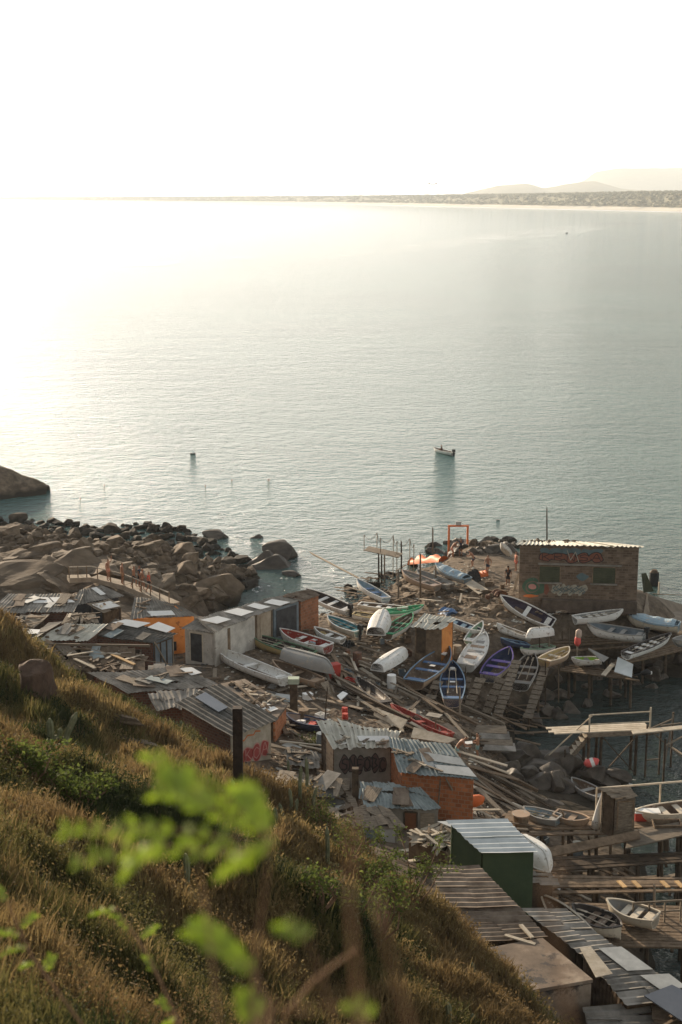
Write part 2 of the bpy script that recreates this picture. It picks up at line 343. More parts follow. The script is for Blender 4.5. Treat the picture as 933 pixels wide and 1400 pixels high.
# sea: one sheet to the horizon
def build_sea():
    m = bpy.data.materials.new('sea_water'); m.use_nodes = True; n = m.node_tree.nodes; l = m.node_tree.links; b = n['Principled BSDF']
    b.inputs['Roughness'].default_value = .06; b.inputs['IOR'].default_value = 1.38
    tc = n.new('ShaderNodeTexCoord')
    def nz(scale, det, sx=1, sy=1, rot=0, rough=.55): # one noise layer
        mp = n.new('ShaderNodeMapping'); mp.inputs['Scale'].default_value = (sx, sy, 1); mp.inputs['Rotation'].default_value = (0, 0, rot); l.new(tc.outputs['Object'], mp.inputs[0])
        x = n.new('ShaderNodeTexNoise'); x.inputs['Scale'].default_value = scale; x.inputs['Detail'].default_value = det; x.inputs['Roughness'].default_value = rough; l.new(mp.outputs[0], x.inputs['Vector']); return x.outputs[0]
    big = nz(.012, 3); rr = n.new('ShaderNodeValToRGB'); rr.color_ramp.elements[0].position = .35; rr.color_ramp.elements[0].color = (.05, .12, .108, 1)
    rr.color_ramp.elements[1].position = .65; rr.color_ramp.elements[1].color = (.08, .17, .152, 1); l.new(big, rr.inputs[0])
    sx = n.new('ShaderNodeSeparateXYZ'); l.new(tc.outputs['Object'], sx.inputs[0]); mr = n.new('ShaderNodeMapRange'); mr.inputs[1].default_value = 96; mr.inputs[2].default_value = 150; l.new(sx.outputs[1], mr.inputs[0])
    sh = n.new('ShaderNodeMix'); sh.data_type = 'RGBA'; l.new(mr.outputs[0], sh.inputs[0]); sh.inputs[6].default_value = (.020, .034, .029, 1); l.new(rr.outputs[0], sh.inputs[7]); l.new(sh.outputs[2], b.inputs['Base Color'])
    def math_(op, a, c=None):
        x = n.new('ShaderNodeMath'); x.operation = op
        for i, q in enumerate((a, c)):
            if q is None: continue
            if isinstance(q, (int, float)): x.inputs[i].default_value = q
            else: l.new(q, x.inputs[i])
        return x.outputs[0]
    h = math_('MULTIPLY', nz(.045, 4, .6, 1.5, R(-12), .6), 1.0)
    for x, k in ((nz(.17, 3, .8, 1.1, R(-28)), .75), (nz(.7, 4, .85, 1.15, R(30), .6), 1.15), (nz(2.6, 4, .8, 1.1, R(-20), .65), .42)): h = math_('ADD', h, math_('MULTIPLY', x, k))
    bp = n.new('ShaderNodeBump'); bp.inputs['Strength'].default_value = 1.0; bp.inputs['Distance'].default_value = .52; l.new(h, bp.inputs['Height']); l.new(bp.outputs[0], b.inputs['Normal'])
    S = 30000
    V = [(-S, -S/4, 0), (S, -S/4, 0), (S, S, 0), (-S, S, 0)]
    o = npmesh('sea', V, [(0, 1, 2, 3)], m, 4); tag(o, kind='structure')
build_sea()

foam_m = bpy.data.materials.new('foam'); foam_m.use_nodes = True
def _foam():
    n = foam_m.node_tree.nodes; l = foam_m.node_tree.links; b = n['Principled BSDF']; b.inputs['Base Color'].default_value = (.85, .85, .82, 1); b.inputs['Roughness'].default_value = .7
    tc = n.new('ShaderNodeTexCoord'); mp = n.new('ShaderNodeMapping'); l.new(tc.outputs['Object'], mp.inputs[0])
    x = n.new('ShaderNodeTexNoise'); x.inputs['Scale'].default_value = .9; x.inputs['Detail'].default_value = 7; x.inputs['Roughness'].default_value = .7; l.new(mp.outputs[0], x.inputs['Vector'])
    r = n.new('ShaderNodeValToRGB'); r.color_ramp.elements[0].position = .54; r.color_ramp.elements[1].position = .66; l.new(x.outputs[0], r.inputs[0]); l.new(r.outputs[0], b.inputs['Alpha'])
_foam()
def strip(name, pts, wid, z, m, label, **k):
    V = []; F = []
    for i, p in enumerate(pts):
        a = pts[max(i-1, 0)]; c = pts[min(i+1, len(pts)-1)]; d = Vector((c[0]-a[0], c[1]-a[1], 0)).normalized(); nn = Vector((-d.y, d.x, 0)); ww = wid[i] if hasattr(wid, '__len__') else wid
        q = Vector((p[0], p[1], z)); V += [tuple(q-nn*ww/2), tuple(q+nn*ww/2)]
    F = [(2*i, 2*i+1, 2*i+3, 2*i+2) for i in range(len(pts)-1)]
    o = npmesh(name, V, F, m, 4); return tag(o, label, 'foam', kind='stuff', **k)
# wind slick lines on the open sea (smooth unrippled water sheets, broad, low contrast)
slick_m = bpy.data.materials.new('slick_water'); slick_m.use_nodes = True
def _slick():
    n = slick_m.node_tree.nodes; l = slick_m.node_tree.links; b = n['Principled BSDF']; b.inputs['Base Color'].default_value = (.07, .12, .11, 1); b.inputs['Roughness'].default_value = .06
    tc = n.new('ShaderNodeTexCoord'); mp = n.new('ShaderNodeMapping'); mp.inputs['Scale'].default_value = (.03, .08, 1); l.new(tc.outputs['Object'], mp.inputs[0])
    x = n.new('ShaderNodeTexNoise'); x.inputs['Scale'].default_value = 1; x.inputs['Detail'].default_value = 9; x.inputs['Roughness'].default_value = .75; l.new(mp.outputs[0], x.inputs['Vector'])
    r = n.new('ShaderNodeValToRGB'); r.color_ramp.elements[0].position = .47; r.color_ramp.elements[1].position = .62; r.color_ramp.elements[1].color = (.6, .6, .6, 1); l.new(x.outputs[0], r.inputs[0]); l.new(r.outputs[0], b.inputs['Alpha'])
_slick()
def seaP(px, py): p = at(px, py, 0); return (p.x, p.y)
L1 = [seaP(a, b) for a, b in ((455, 352), (540, 343), (640, 330), (740, 318), (860, 304))]
strip('slick_line', L1, [8, 30, 50, 70, 60], .05, slick_m, 'thin pale slick line curving over the open bay on the right')
L2 = [seaP(a, b) for a, b in ((105, 366), (200, 362), (300, 356), (400, 348))]
strip('slick_line', L2, [10, 26, 26, 10], .05, slick_m, 'pale slick line on the open bay left of centre')
for k, (a, b, c, wd_) in enumerate((((300, 742), (330, 745), (372, 742), 2.2), ((345, 790), (360, 800), (350, 812), 1.6), ((400, 745), (412, 765), (408, 785), 2.2), ((435, 775), (455, 790), (470, 800), 1.6), ((380, 795), (395, 790), (410, 786), 1.2), ((700, 1035), (730, 1030), (760, 1036), 1.0), ((860, 1060), (870, 1075), (850, 1085), .8), ((-5, 712), (40, 716), (90, 722), 1.6))):
    strip('shore_foam', [seaP(*p) for p in (a, b, c)], [wd_*.5, wd_, wd_*.5], .03+.004*k, foam_m, 'patch of white foam washing round the shore rocks')
# surf along the far beach
SH = [(-200, 271.5), (0, 274), (120, 275.5), (250, 277), (400, 278), (520, 280), (640, 283), (780, 286), (1000, 291)]
shore = [seaP(a, b) for a, b in SH]
strip('surf', shore, [400, 380, 330, 300, 260, 230, 200, 170, 150], .06, mat('surf_white', (.75, .75, .72), (.86, .86, .84), .004, .7, 0), 'long white line of surf along the far beach')
# far low land: beach and a wooded plain behind it
def far_land():
    nx = 500; rows = []
    px = np.linspace(-400, 1250, nx); py = np.interp(px, [a for a, _ in SH], [b for _, b in SH])
    py = np.where(px < -200, 271.0, py); py = np.where(px > 1000, 291.5, py)
    base = [at(a, b, 0) for a, b in zip(px, py)]
    bx = np.array([p.x for p in base]); by = np.array([p.y for p in base])
    prof = [(-5, -.6), (60, 1.5), (130, 4), (180, 9), (260, 26), (420, 34), (900, 38), (1800, 40)]
    V = []
    for j, (dy, z) in enumerate(prof):
        k = 1.0
        zz = z+(0 if z < 5 else 1)*(4*fbm(bx/90+j, bx*0+j*3.1, 4)+6*fbm(bx/600, bx*0+j*.3, 2))*min(1, z/26)
        zz = zz*np.clip(.6+.45*(px/933), .45, 1.1) if z > 5 else zz
        V.append(np.stack([bx, by+dy, zz], 1))
    V = np.concatenate(V); i = np.arange(nx*len(prof)).reshape(len(prof), nx)
    F = np.stack([i[:-1, :-1], i[:-1, 1:], i[1:, 1:], i[1:, :-1]], -1).reshape(-1, 4)
    o = npmesh('far_coast', V, F, mat('far_scrub', (.17, .155, .09), (.23, .21, .135), .012, .95, 0, c3=(.20, .18, .11)), 4); tag(o, kind='structure')
    V2 = []
    for dy, z in ((-30, .3), (70, 2.2), (150, 7.5)): V2.append(np.stack([bx, by+dy, bx*0+z], 1))
    V2 = np.concatenate(V2); i = np.arange(nx*3).reshape(3, nx); F = np.stack([i[:-1, :-1], i[:-1, 1:], i[1:, 1:], i[1:, :-1]], -1).reshape(-1, 4)
    o = npmesh('beach', V2, F, mat('beach_sand', (.58, .53, .44), (.68, .63, .53), .01, .9, 0), 4); tag(o, kind='structure')
    # tree tops: clumps over the plain
    n = 9000; idx = rng.integers(0, nx, n); dy = 190+rng.random(n)**2*700; x0 = bx[idx]+rng.normal(0, 12, n); y0 = by[idx]+dy
    hz = np.interp(dy, [p[0] for p in prof], [p[1] for p in prof])*np.clip(.6+.45*(px[idx]/933), .45, 1.1); s = rng.uniform(3, 8, n)
    tet = np.array([(1, 0, 0), (-.5, .87, 0), (-.5, -.87, 0), (.1, 0, 1), (-.1, .1, -.6)]); fa = np.array([(0, 1, 3), (1, 2, 3), (2, 0, 3), (1, 0, 4), (2, 1, 4), (0, 2, 4)])
    V3 = (tet[None]*s[:, None, None]*np.array([1.4, 1, .75])+np.stack([x0, y0, hz], 1)[:, None]).reshape(-1, 3)
    F3 = (fa[None]+(np.arange(n)*5)[:, None, None]).reshape(-1, 3)
    o = npmesh('far_wood', V3, F3, MATS['far_scrub'], 3); tag(o, 'hazy low woodland along the far shore of the bay', 'woodland', kind='stuff')
far_land()
def ridge(name, pts, dist, depth):
    px = np.linspace(pts[0][0], pts[-1][0], 140); py = np.interp(px, [p[0] for p in pts], [p[1] for p in pts])
    top = np.array([tuple(atY(a, b, dist)) for a, b in zip(px, py)]); top[:, 2] += 5*fbm(px/14, px*0+dist/1000, 4)
    rows = [np.stack([top[:, 0], top[:, 1]-depth, top[:, 0]*0-2], 1), np.stack([top[:, 0], top[:, 1]-depth*.4, top[:, 2]*.6+6*fbm(px/20, px*0+3, 3)], 1), top, np.stack([top[:, 0], top[:, 1]+depth, top[:, 0]*0-2], 1)]
    V = np.concatenate(rows); i = np.arange(len(px)*4).reshape(4, -1); F = np.stack([i[:-1, :-1], i[:-1, 1:], i[1:, 1:], i[1:, :-1]], -1).reshape(-1, 4)
    o = npmesh(name, V, F, MATS['far_scrub'], 4); tag(o, kind='structure')
ridge('far_hills', [(630, 266), (680, 254), (720, 251), (745, 257), (790, 249), (815, 248), (850, 258), (900, 262)], 8500, 700)
ridge('far_mountain', [(760, 262), (800, 246), (815, 235), (845, 230), (900, 230), (940, 229), (1000, 225), (1080, 235), (1200, 262)], 12500, 1500)

# haze: one even box of air
hz = MB().box((0, 5500, 150), (26000, 19000, 312)).build('haze', None, None, 'warm bright sea haze over the whole bay', 'haze', None, 'stuff')
hm = bpy.data.materials.new('haze'); hm.use_nodes = True; hm.node_tree.nodes.clear()
vo = hm.node_tree.nodes.new('ShaderNodeVolumePrincipled'); vo.inputs['Color'].default_value = (.88, .94, 1, 1); vo.inputs['Density'].default_value = 8e-5; vo.inputs['Anisotropy'].default_value = .3
mo = hm.node_tree.nodes.new('ShaderNodeOutputMaterial'); hm.node_tree.links.new(vo.outputs[0], mo.inputs['Volume']); hz.data.materials.append(hm)

# ------------------------------------------------------------------ rocks
def rock_mesh(seed, sub=3, flat=.75):
    import bmesh
    r = random.Random(seed); bm = bmesh.new(); bmesh.ops.create_icosphere(bm, subdivisions=sub, radius=1)
    planes = []
    for i in range(15):
        n = Vector((r.gauss(0, 1), r.gauss(0, 1), r.gauss(0, .8))).normalized(); planes.append((n, r.uniform(.40, .64)))
    for v in bm.verts:
        for n, d in planes:
            k = v.co.dot(n)-d
            if k > 0: v.co -= n*k*.99
        v.co += v.co.normalized()*mnoise.noise(v.co*2.6+Vector((seed, 0, 0)))*.07
        v.co *= 1.45; v.co.z *= flat
    me = bpy.data.meshes.new('boulder'); bm.to_mesh(me); bm.free(); me.materials.append(rock_m)
    return me
RK = [rock_mesh(s, 4, random.uniform(.6, .95)) for s in range(10)]
RKD = []
for me in RK[:5]:
    c = me.copy(); c.materials.clear(); c.materials.append(rock_dk); RKD.append(c)
RKB = [RK[5].copy()]; RKB[0].materials.clear(); RKB[0].materials.append(mat('dark_brown_rock', (.05, .03, .02), (.12, .075, .05), 1.5, .9, .8, 6))
def rock(p, s, label, group=None, meshes=RK, name='boulder', rot=None, sc3=None, cat='boulder'):
    o = bpy.data.objects.new(name, random.choice(meshes)); COL.objects.link(o)
    o.location = p; o.rotation_euler = rot or (random.uniform(-.3, .3), random.uniform(-.3, .3), random.uniform(0, 6.28))
    k = sc3 or (random.uniform(.8, 1.3), random.uniform(.8, 1.2), random.uniform(.5, .85)); o.scale = (s*k[0], s*k[1], s*k[2])
    return tag(o, label, cat, group)
def inpoly(x, y, P):
    c = False; n = len(P)
    for i in range(n):
        x1, y1 = P[i]; x2, y2 = P[i-1]
        if (y1 > y) != (y2 > y) and x < (x2-x1)*(y-y1)/(y2-y1)+x1: c = not c
    return c
def scatter_px(P, n, mind, sd=1):
    r = random.Random(sd); out = []; xs = [p[0] for p in P]; ys = [p[1] for p in P]; t = 0
    while len(out) < n and t < n*60:
        t += 1; x = r.uniform(min(xs), max(xs)); y = r.uniform(min(ys), max(ys))
        if inpoly(x, y, P) and all((x-a)**2+((y-b)*1.6)**2 > mind**2 for a, b in out): out.append((x, y))
    return out
for x, y in scatter_px([(-5, 712), (60, 712), (130, 722), (190, 716), (250, 724), (300, 748), (345, 768), (345, 800), (300, 808), (255, 790), (190, 770), (120, 755), (60, 760), (-5, 745)], 230, 8.5, 3):
    p = on(x, y, 0); s = random.uniform(.3, .68)*(1 if random.random() < .85 else 1.7)
    if p.z < .3 and x > 300: s *= .8
    rock(p+Vector((0, 0, s*.15)), s, 'brown boulder heaped with many others on the rocky point left of the cove', 'boulders heaped on the rocky point')
for x, y in scatter_px([(240, 795), (330, 790), (350, 800), (300, 825), (270, 832)], 16, 9, 8):
    rock(on(x, y, 0), random.uniform(.6, 1.1), 'brown shore boulder at the foot of the rocky point beside the cove water', 'boulders along the cove edge')
# large smooth slabs of bedrock
for (x, y, s, k, lab) in ((40, 790, 3.6, (1.3, .9, 1.0), 'huge smooth brown rock bulging behind the leftmost tin roofs'), (85, 775, 2.6, (1.4, .9, .8), 'large smooth rock slab left of the people on the walkway'),
        (285, 800, 2.3, (1.5, 1, .9), 'sunlit rounded rock slab sloping to the cove above white huts'), (215, 785, 2.2, (1.8, 1, .5), 'low flat rock slab right behind the people on the walkway')):
    p = on(x, y, 0); p.z -= s*.35; rock(p, s, lab, None, RK[3:7], 'rock_slab', (0, 0, .5), k, 'rock')
for x, y in scatter_px([(-5, 748), (110, 752), (200, 768), (280, 790), (270, 815), (215, 795), (120, 775), (90, 800), (-5, 800)], 70, 11, 33):
    p = on(x, y, 0); s = random.uniform(.6, 1.5); p.z -= s*.25; rock(p, s, 'flat weathered ledge rock between the boulder heap and the walkway', 'ledge rocks around the walkway', RK, 'ledge_rock', (random.uniform(-.15, .15), random.uniform(-.15, .15), random.uniform(0, 6)), (random.uniform(1.1, 1.8), random.uniform(.8, 1.2), random.uniform(.35, .6)), 'rock')
# rocks standing in the water at the tip
for (x, y, s, k, lab) in ((296, 730, .9, (1.6, 1, .6), 'flat dark rock in the water at the left end of the reef'), (352, 731, .55, (1.5, 1, .6), 'small lone dark rock awash right of the point'),
        (385, 757, 1.4, (1.3, 1, .8), 'larger dark rock at the tip of the rocky point'), (388, 745, .8, (1.3, 1, .6), 'small dark rock behind the tip of the point'),
        (372, 770, 1.6, (1.5, 1, .6), 'long dark wet rock nearest the boats at the point tip'), (400, 782, .6, (1.6, 1, .5), 'low dark rock awash just below the point tip'), (276, 735, .8, (1.5, 1, .6), 'dark rock touching the shore by the reef left end'),
        (362, 765, 1.3, (1.3, 1, .8), 'rounded dark rock joining the point to its tip rocks')):
    p = at(x, y+4, 0); p.z = -.05; rock(p, s, lab, None, RKD, 'sea_rock', (0, 0, random.uniform(-.3, .3)), k, 'rock')
# islet at the left edge
def islet():
    pts = [(-260, 640), (-200, 612), (-120, 600), (-60, 612), (0, 636), (18, 642), (30, 650), (48, 655), (62, 661), (64, 664)]
    px = np.linspace(-260, 66, 120); py = np.interp(px, [p[0] for p in pts], [p[1] for p in pts])
    Yc = 150.0; rows = []
    top = []
    for a, b in zip(px, py):
        p = atY(a, b, Yc+4); top.append((p.x, p.y, max(p.z, .1)))
    top = np.array(top); wN = np.clip(top[:, 2]*1.6, .6, 12)
    prof = [(-1.0, -.5), (-.8, .25), (-.45, .62), (-.15, .9), (0, 1), (.4, .8), (.8, .3), (1.1, -.5)]
    V = []
    for j, (d, zf) in enumerate(prof):
        nzv = .9*fbm(top[:, 0]/1.5+j*2, top[:, 0]*0+j*1.3, 3)*min(1, 1.3-abs(d))
        V.append(np.stack([top[:, 0], top[:, 1]+d*wN+(nzv if j != 4 else 0), np.where(zf > 0, top[:, 2]*zf+nzv*.5*(1 if j != 4 else .25), -.8)], 1))
    n = len(px); V = np.concatenate(V); i = np.arange(n*len(prof)).reshape(len(prof), n); F = np.stack([i[:-1, :-1], i[:-1, 1:], i[1:, 1:], i[1:, :-1]], -1).reshape(-1, 4)
    o = npmesh('rocky_islet', V, F, rock_m, 4); tag(o, 'low brown rocky headland jutting into the sea at the left edge', 'headland')
islet()
# shore rocks by the orange frame, behind the boats and under the docks
for x, y in scatter_px([(590, 742), (690, 738), (716, 745), (700, 756), (640, 760), (585, 760)], 34, 7, 5):
    rock(on(x, y, 0), random.uniform(.35, .8), 'dark shore rock at the water line behind the orange frame', 'shore rocks behind the orange frame', RKD+RK[:2], cat='rock', name='shore_rock')
for x, y in scatter_px([(470, 800), (545, 780), (600, 800), (690, 815), (690, 850), (620, 840), (560, 830), (480, 818)], 60, 7, 6):
    rock(on(x, y, 0), random.uniform(.25, .6), 'loose brown stone in the rubble bank under the upper boats', 'rubble stones under the upper boats', cat='stone', name='rubble_stone')
for x, y in scatter_px([(690, 1035), (740, 1030), (800, 1045), (850, 1050), (850, 1075), (790, 1080), (690, 1085)], 26, 11, 7):
    rock(on(x, y, 0)+Vector((0, 0, .1)), random.uniform(.5, .95), 'dark wet rock at the water below the wooden stairs', 'wet rocks below the wooden stairs', RKD, cat='rock', name='wet_rock')
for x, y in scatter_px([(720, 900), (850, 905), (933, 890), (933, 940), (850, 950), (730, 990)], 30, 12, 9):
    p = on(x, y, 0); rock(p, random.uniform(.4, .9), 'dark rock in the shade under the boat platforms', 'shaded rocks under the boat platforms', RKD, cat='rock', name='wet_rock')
o = rock(on(54, 955, 0)+Vector((0, 0, .45)), .85, 'dark brown standing boulder alone on the grassy slope at left', None, RKB, 'boulder', (0, 0, .4), (.95, .8, 1.7))
rock(on(193, 1022, 0), .7, 'flat grey rock half buried in the green slope above the brick house', None, RK[1:3], 'boulder', (0, .2, .2), (1.5, .9, .5))
rock(on(172, 985, 0), .45, 'small pale rock on the slope below the striped roof', None, RK[1:3], 'boulder', (0, .2, .2), (1.7, .9, .5))
# ================================================================== HUTS
def lerp(a, b, t): return a+(b-a)*t
def bil(q, u, v): return lerp(lerp(q[0], q[1], u), lerp(q[3], q[2], u), v)
def sheets(q, ncol, nrow, ridge='v', wave=.18, amp=.028, jit=.03, thick=.012, seed=1, flat=False, miss=0.0):
    """ragged roof of overlapping corrugated sheets over quad q (one mesh); ridge: direction the ridges run"""
    r = random.Random(seed); mb = MB(); q = [Vector(p) for p in q]
    n = (q[2]-q[0]).cross(q[3]-q[1]).normalized(); n = n if n.z > 0 else -n
    Lu = ((q[1]-q[0]).length+(q[2]-q[3]).length)/2; Lv = ((q[3]-q[0]).length+(q[2]-q[1]).length)/2
    for i in range(ncol):
        for j in range(nrow):
            if r.random() < miss: continue
            ju = lambda: r.gauss(0, jit)/Lu; jv = lambda: r.gauss(0, jit)/Lv
            u0 = i/ncol-.02; u1 = (i+1)/ncol+.015; v0 = j/nrow-.03; v1 = (j+1)/nrow+.03
            c = [bil(q, u0+ju(), v0+jv()*2), bil(q, u1+ju(), v0+jv()*2), bil(q, u1+ju(), v1+jv()*2), bil(q, u0+ju(), v1+jv()*2)]
            off = n*(.012*((i+j) % 2)+r.uniform(0, .03)); c = [p+off+n*r.gauss(0, jit*.35) for p in c]
            if ridge == 'u': c = [c[0], c[3], c[2], c[1]]   # swap roles so that waves run along the other axis
            W = (c[1]-c[0]).length; nw = max(2, int(W/wave)*4) if not flat else 1
            vs = []; 
            for k in range(nw+1):
                t = k/nw; h = n*(amp*math.cos(2*math.pi*t*nw/4)) if not flat else n*0
                vs += [lerp(c[0], c[1], t)+h, lerp(c[3], c[2], t)+h]
            m = len(vs); vs += [p-n*thick for p in vs]; fs = []
            for k in range(nw):
                a = 2*k; fs += [(a, a+2, a+3, a+1), (m+a, m+a+1, m+a+3, m+a+2), (a, m+a, m+a+2, a+2), (a+1, a+3, m+a+3, m+a+1)]
            fs += [(0, 1, m+1, m), (m-2, 2*m-2, 2*m-1, m-1)]
            mb.add(vs, fs)
    return mb
HUTS = {}
def hut(key, label, roof, roofmat, walls, ridge='v', grid=(2, 2), base=None, inset=(.18, .18), flat=False, name='shack', cat='shack', jit=.03, wave=.2, amp=.028, miss=0, slab=None, drop=.0):
    q = [at(*p) for p in roof]; c = sum(q, Vector())/4
    zb = base if base is not None else min(gz(p.x, p.y) for p in q)-.4
    t = thing(name, label, cat, (c.x, c.y, zb))
    if slab:
        MB().slab(q, slab).build('roof', roofmat, t)
    else:
        sheets(q, grid[0], grid[1], ridge, wave, amp, jit, seed=len(HUTS)+3, flat=flat, miss=miss).build('roof', roofmat, t)
    wq = []
    for p in q:
        d = Vector((c.x-p.x, c.y-p.y, 0)); wq.append(p+d.normalized()*min(inset[0]*1.3, d.length*.3)-Vector((0, 0, .06+(slab or 0)+drop)))
    fr = []
    for i in range(4):
        a = wq[i]; b = wq[(i+1) % 4]; d = Vector((b.x-a.x, b.y-a.y, 0)); L = d.length; d.normalize(); out = Vector((d.y, -d.x, 0))
        if out.dot(Vector((a.x-c.x, a.y-c.y, 0))+Vector((b.x-c.x, b.y-c.y, 0))) < 0: out = -out
        m = walls[i % len(walls)]; th = .1
        a0 = Vector((a.x, a.y, zb)); b0 = Vector((b.x, b.y, zb)); e = 0.004*(i % 2)
        if m is not None:
            ax = d*(th*1.02 if i % 2 else 0)
            mb = MB(); mb.hexa([a0+ax-out*th, b0-ax-out*th, b0-ax, a0+ax, a+ax-out*th-Vector((0, 0, e)), b-ax-out*th-Vector((0, 0, e)), b-ax, a+ax]); mb.uv = (a0, d, Vector((0, 0, 1)))
            mb.build('wall', m, t)
        fr.append((a0, d, out, L, a.z-zb, b.z-zb))
    n = (q[2]-q[0]).cross(q[3]-q[1]).normalized(); n = n if n.z > 0 else -n
    HUTS[key] = dict(t=t, q=q, n=n, fr=fr, c=c, zb=zb)
    return t
def wallp(key, i, u, z, off=0.0):
    """point on wall i: u in 0..1 along the wall, z metres below the eave (negative) or above base"""
    a0, d, out, L, h0, h1 = HUTS[key]['fr'][i]; top = lerp(h0, h1, u)
    return a0+d*(u*L)+out*off+Vector((0, 0, (top+z) if z <= 0 else z))
def opening(key, i, u0, u1, z0, z1, m, name='door', label=None, frame=None, depth=.03):
    """z0,z1 metres below the eave (z1 above z0)"""
    a0, d, out, L, h0, h1 = HUTS[key]['fr'][i]; t = HUTS[key]['t']
    p = [wallp(key, i, u0, z0), wallp(key, i, u1, z0), wallp(key, i, u1, z1), wallp(key, i, u0, z1)]
    o = MB().poly([x+out*.004 for x in p], out*depth).build(name, m, t, label)
    if frame:
        mb = MB(); f = [x+out*.02 for x in p]
        for k in (1, 2, 3): mb.beam(f[k], f[(k+1) % 4], .07, .07)
        mb.build('frame', frame, o)
    return o
def roofsheet(key, pts, m, label, lift=.09, th=.02, name='roof_panel', cat='roof panel', group=None):
    h = HUTS[key]; q = [onplane(x, y, h['c']+h['n']*lift, h['n']) for x, y in pts]
    return MB().slab(q, th).build(name, m, None, label, cat, group)
def rp(key, x, y, lift=.08):
    h = HUTS[key]; return onplane(x, y, h['c']+h['n']*lift, h['n'])
G = brick_red
# --- left village
hut('H1', 'long low shack at far left under two white roof panels', [(-14, 838, 6.5), (101, 836, 6.5), (112, 813, 6.9), (12, 813, 6.9)], cement, [G, plaster_grey], grid=(7, 2), base=3.8)
hut('H1b', 'small shack with angled grey roof just below the walkway', [(101, 828, 6.6), (167, 815, 6.5), (139, 801, 7.0), (110, 807, 7.0)], cement, [dark_paint, wood_dark], grid=(4, 2), base=3.8)
hut('H2', 'dark shack whose small roof carries one white panel, left of orange hut', [(140, 837, 6.2), (170, 829, 6.1), (150, 820, 6.6), (120, 826, 6.7)], wood_grey, [wood_dark, dark_paint], flat=True, grid=(3, 2), base=3.8)
hut('H3', 'bright orange plastered hut with grey sheet roof below the walkway', [(180, 845, 6.1), (268, 842, 6.1), (241, 826, 6.6), (186, 817, 6.7)], cement, [plaster_orange, plaster_orange, plaster_tan, plaster_tan], grid=(5, 2), inset=(.1, .1))
hut('H4d', 'shack with ragged plank roof at the left edge above the slope', [(-14, 872, 6.1), (34, 868, 6.1), (66, 842, 6.4), (-10, 842, 6.4)], wood_grey, [wood_dark], flat=True, grid=(9, 3), jit=.08, base=3.8)
hut('H4', 'shack with weighted beige tin roof over a red brick edge', [(49, 875, 5.95), (122, 875, 5.95), (147, 854, 6.35), (92, 854, 6.35)], cement_lt, [G], grid=(5, 2), base=3.8)
hut('H4c', 'dark arched tar sheet roof shack beside the beige tin roof', [(40, 874, 6.0), (52, 871, 6.2), (86, 850, 6.5), (66, 851, 6.4)], cement_dk, [wood_dark], flat=True, grid=(1, 3), base=3.8)
hut('H5', 'grey panelled shack with two white sheets on its dark roof', [(124, 868, 5.9), (211, 879, 5.7), (241, 867, 5.8), (160, 847, 6.4)], cement_dk, [G, blue_grey_paint, plaster_tan, wood_dark], grid=(5, 3), base=3.4, inset=(.12, .12))
hut('H6', 'collapsed shack whose roof is a heap of loose boards', [(85, 917, 5.2), (193, 918, 5.1), (199, 886, 5.5), (66, 885, 5.6)], wood_mid, [wood_dark], flat=True, grid=(12, 3), jit=.1, miss=.12, base=3.6)
hut('H7', 'wide shack with striped grey sheet roof beside the slope', [(174, 946, 5.6), (302, 939, 5.6), (247, 914, 6.0), (123, 921, 6.0)], cement, [G, G, G, G], ridge='v', grid=(7, 3), base=4.0, jit=.05)
hut('H7b', 'lower ragged grey roof between striped roof and brick house', [(214, 968, 5.5), (268, 966, 5.5), (272, 943, 5.8), (200, 947, 5.8)], cement, [G], grid=(4, 2), jit=.09, base=4.2)
hut('H9', 'flat debris covered roof with orange brick corner behind the brick house', [(377, 984, 5.5), (393, 964, 5.4), (335, 928, 5.7), (290, 937, 5.75)], concrete, [brick_orange, brick_orange, plaster_tan, wood_dark], slab=.14, base=3.6, inset=(.05, .05))
hut('H8', 'brick house with dark corrugated roof and red graffiti beside the black post', [(318, 1008, 6.55), (378, 983, 6.65), (299, 937, 7.25), (241, 962, 7.15)], cement_dk, [wood_pale, plaster_tan, G, G], ridge='v', grid=(2, 3), base=3.9, wave=.28, amp=.027, inset=(.22, .22))
# --- white row
hut('HA', 'white hut with dark door at the near end of the white row', [(250, 859, 5.95), (293, 866, 5.9), (313, 852, 6.1), (272, 846, 6.3)], cement, [plaster, plaster, plaster, plaster], ridge='v', grid=(2, 2), base=3.4, inset=(.1, .1))
hut('HB', 'second white hut of the row, widest, behind the long white boat', [(294, 863, 6.12), (350, 841, 6.1), (326, 830, 6.4), (271, 846, 6.4)], cement, [plaster, plaster], grid=(4, 2), base=3.4, inset=(.06, .06))
hut('HC', 'third hut of the white row, narrow with a brown door', [(352, 840.5, 6.1), (372, 833, 6.1), (349, 823, 6.4), (328, 829.5, 6.4)], cement, [plaster_tan], grid=(2, 2), base=3.4, inset=(.06, .06))
hut('HD', 'fourth hut of the white row, its side painted dark blue grey', [(374, 832.5, 6.1), (410, 821, 6.1), (384, 815, 6.35), (351, 822.5, 6.4)], cement, [blue_grey_paint, plaster_tan], grid=(3, 2), base=3.4, inset=(.06, .06))
hut('HE', 'brown roofed orange brick hut at the far end of the white row', [(411, 821.5, 6.1), (437, 814, 6.0), (421, 806, 6.3), (386, 814.5, 6.4)], brown_sheet, [brick_dull], grid=(4, 2), base=3.0, inset=(.06, .06))
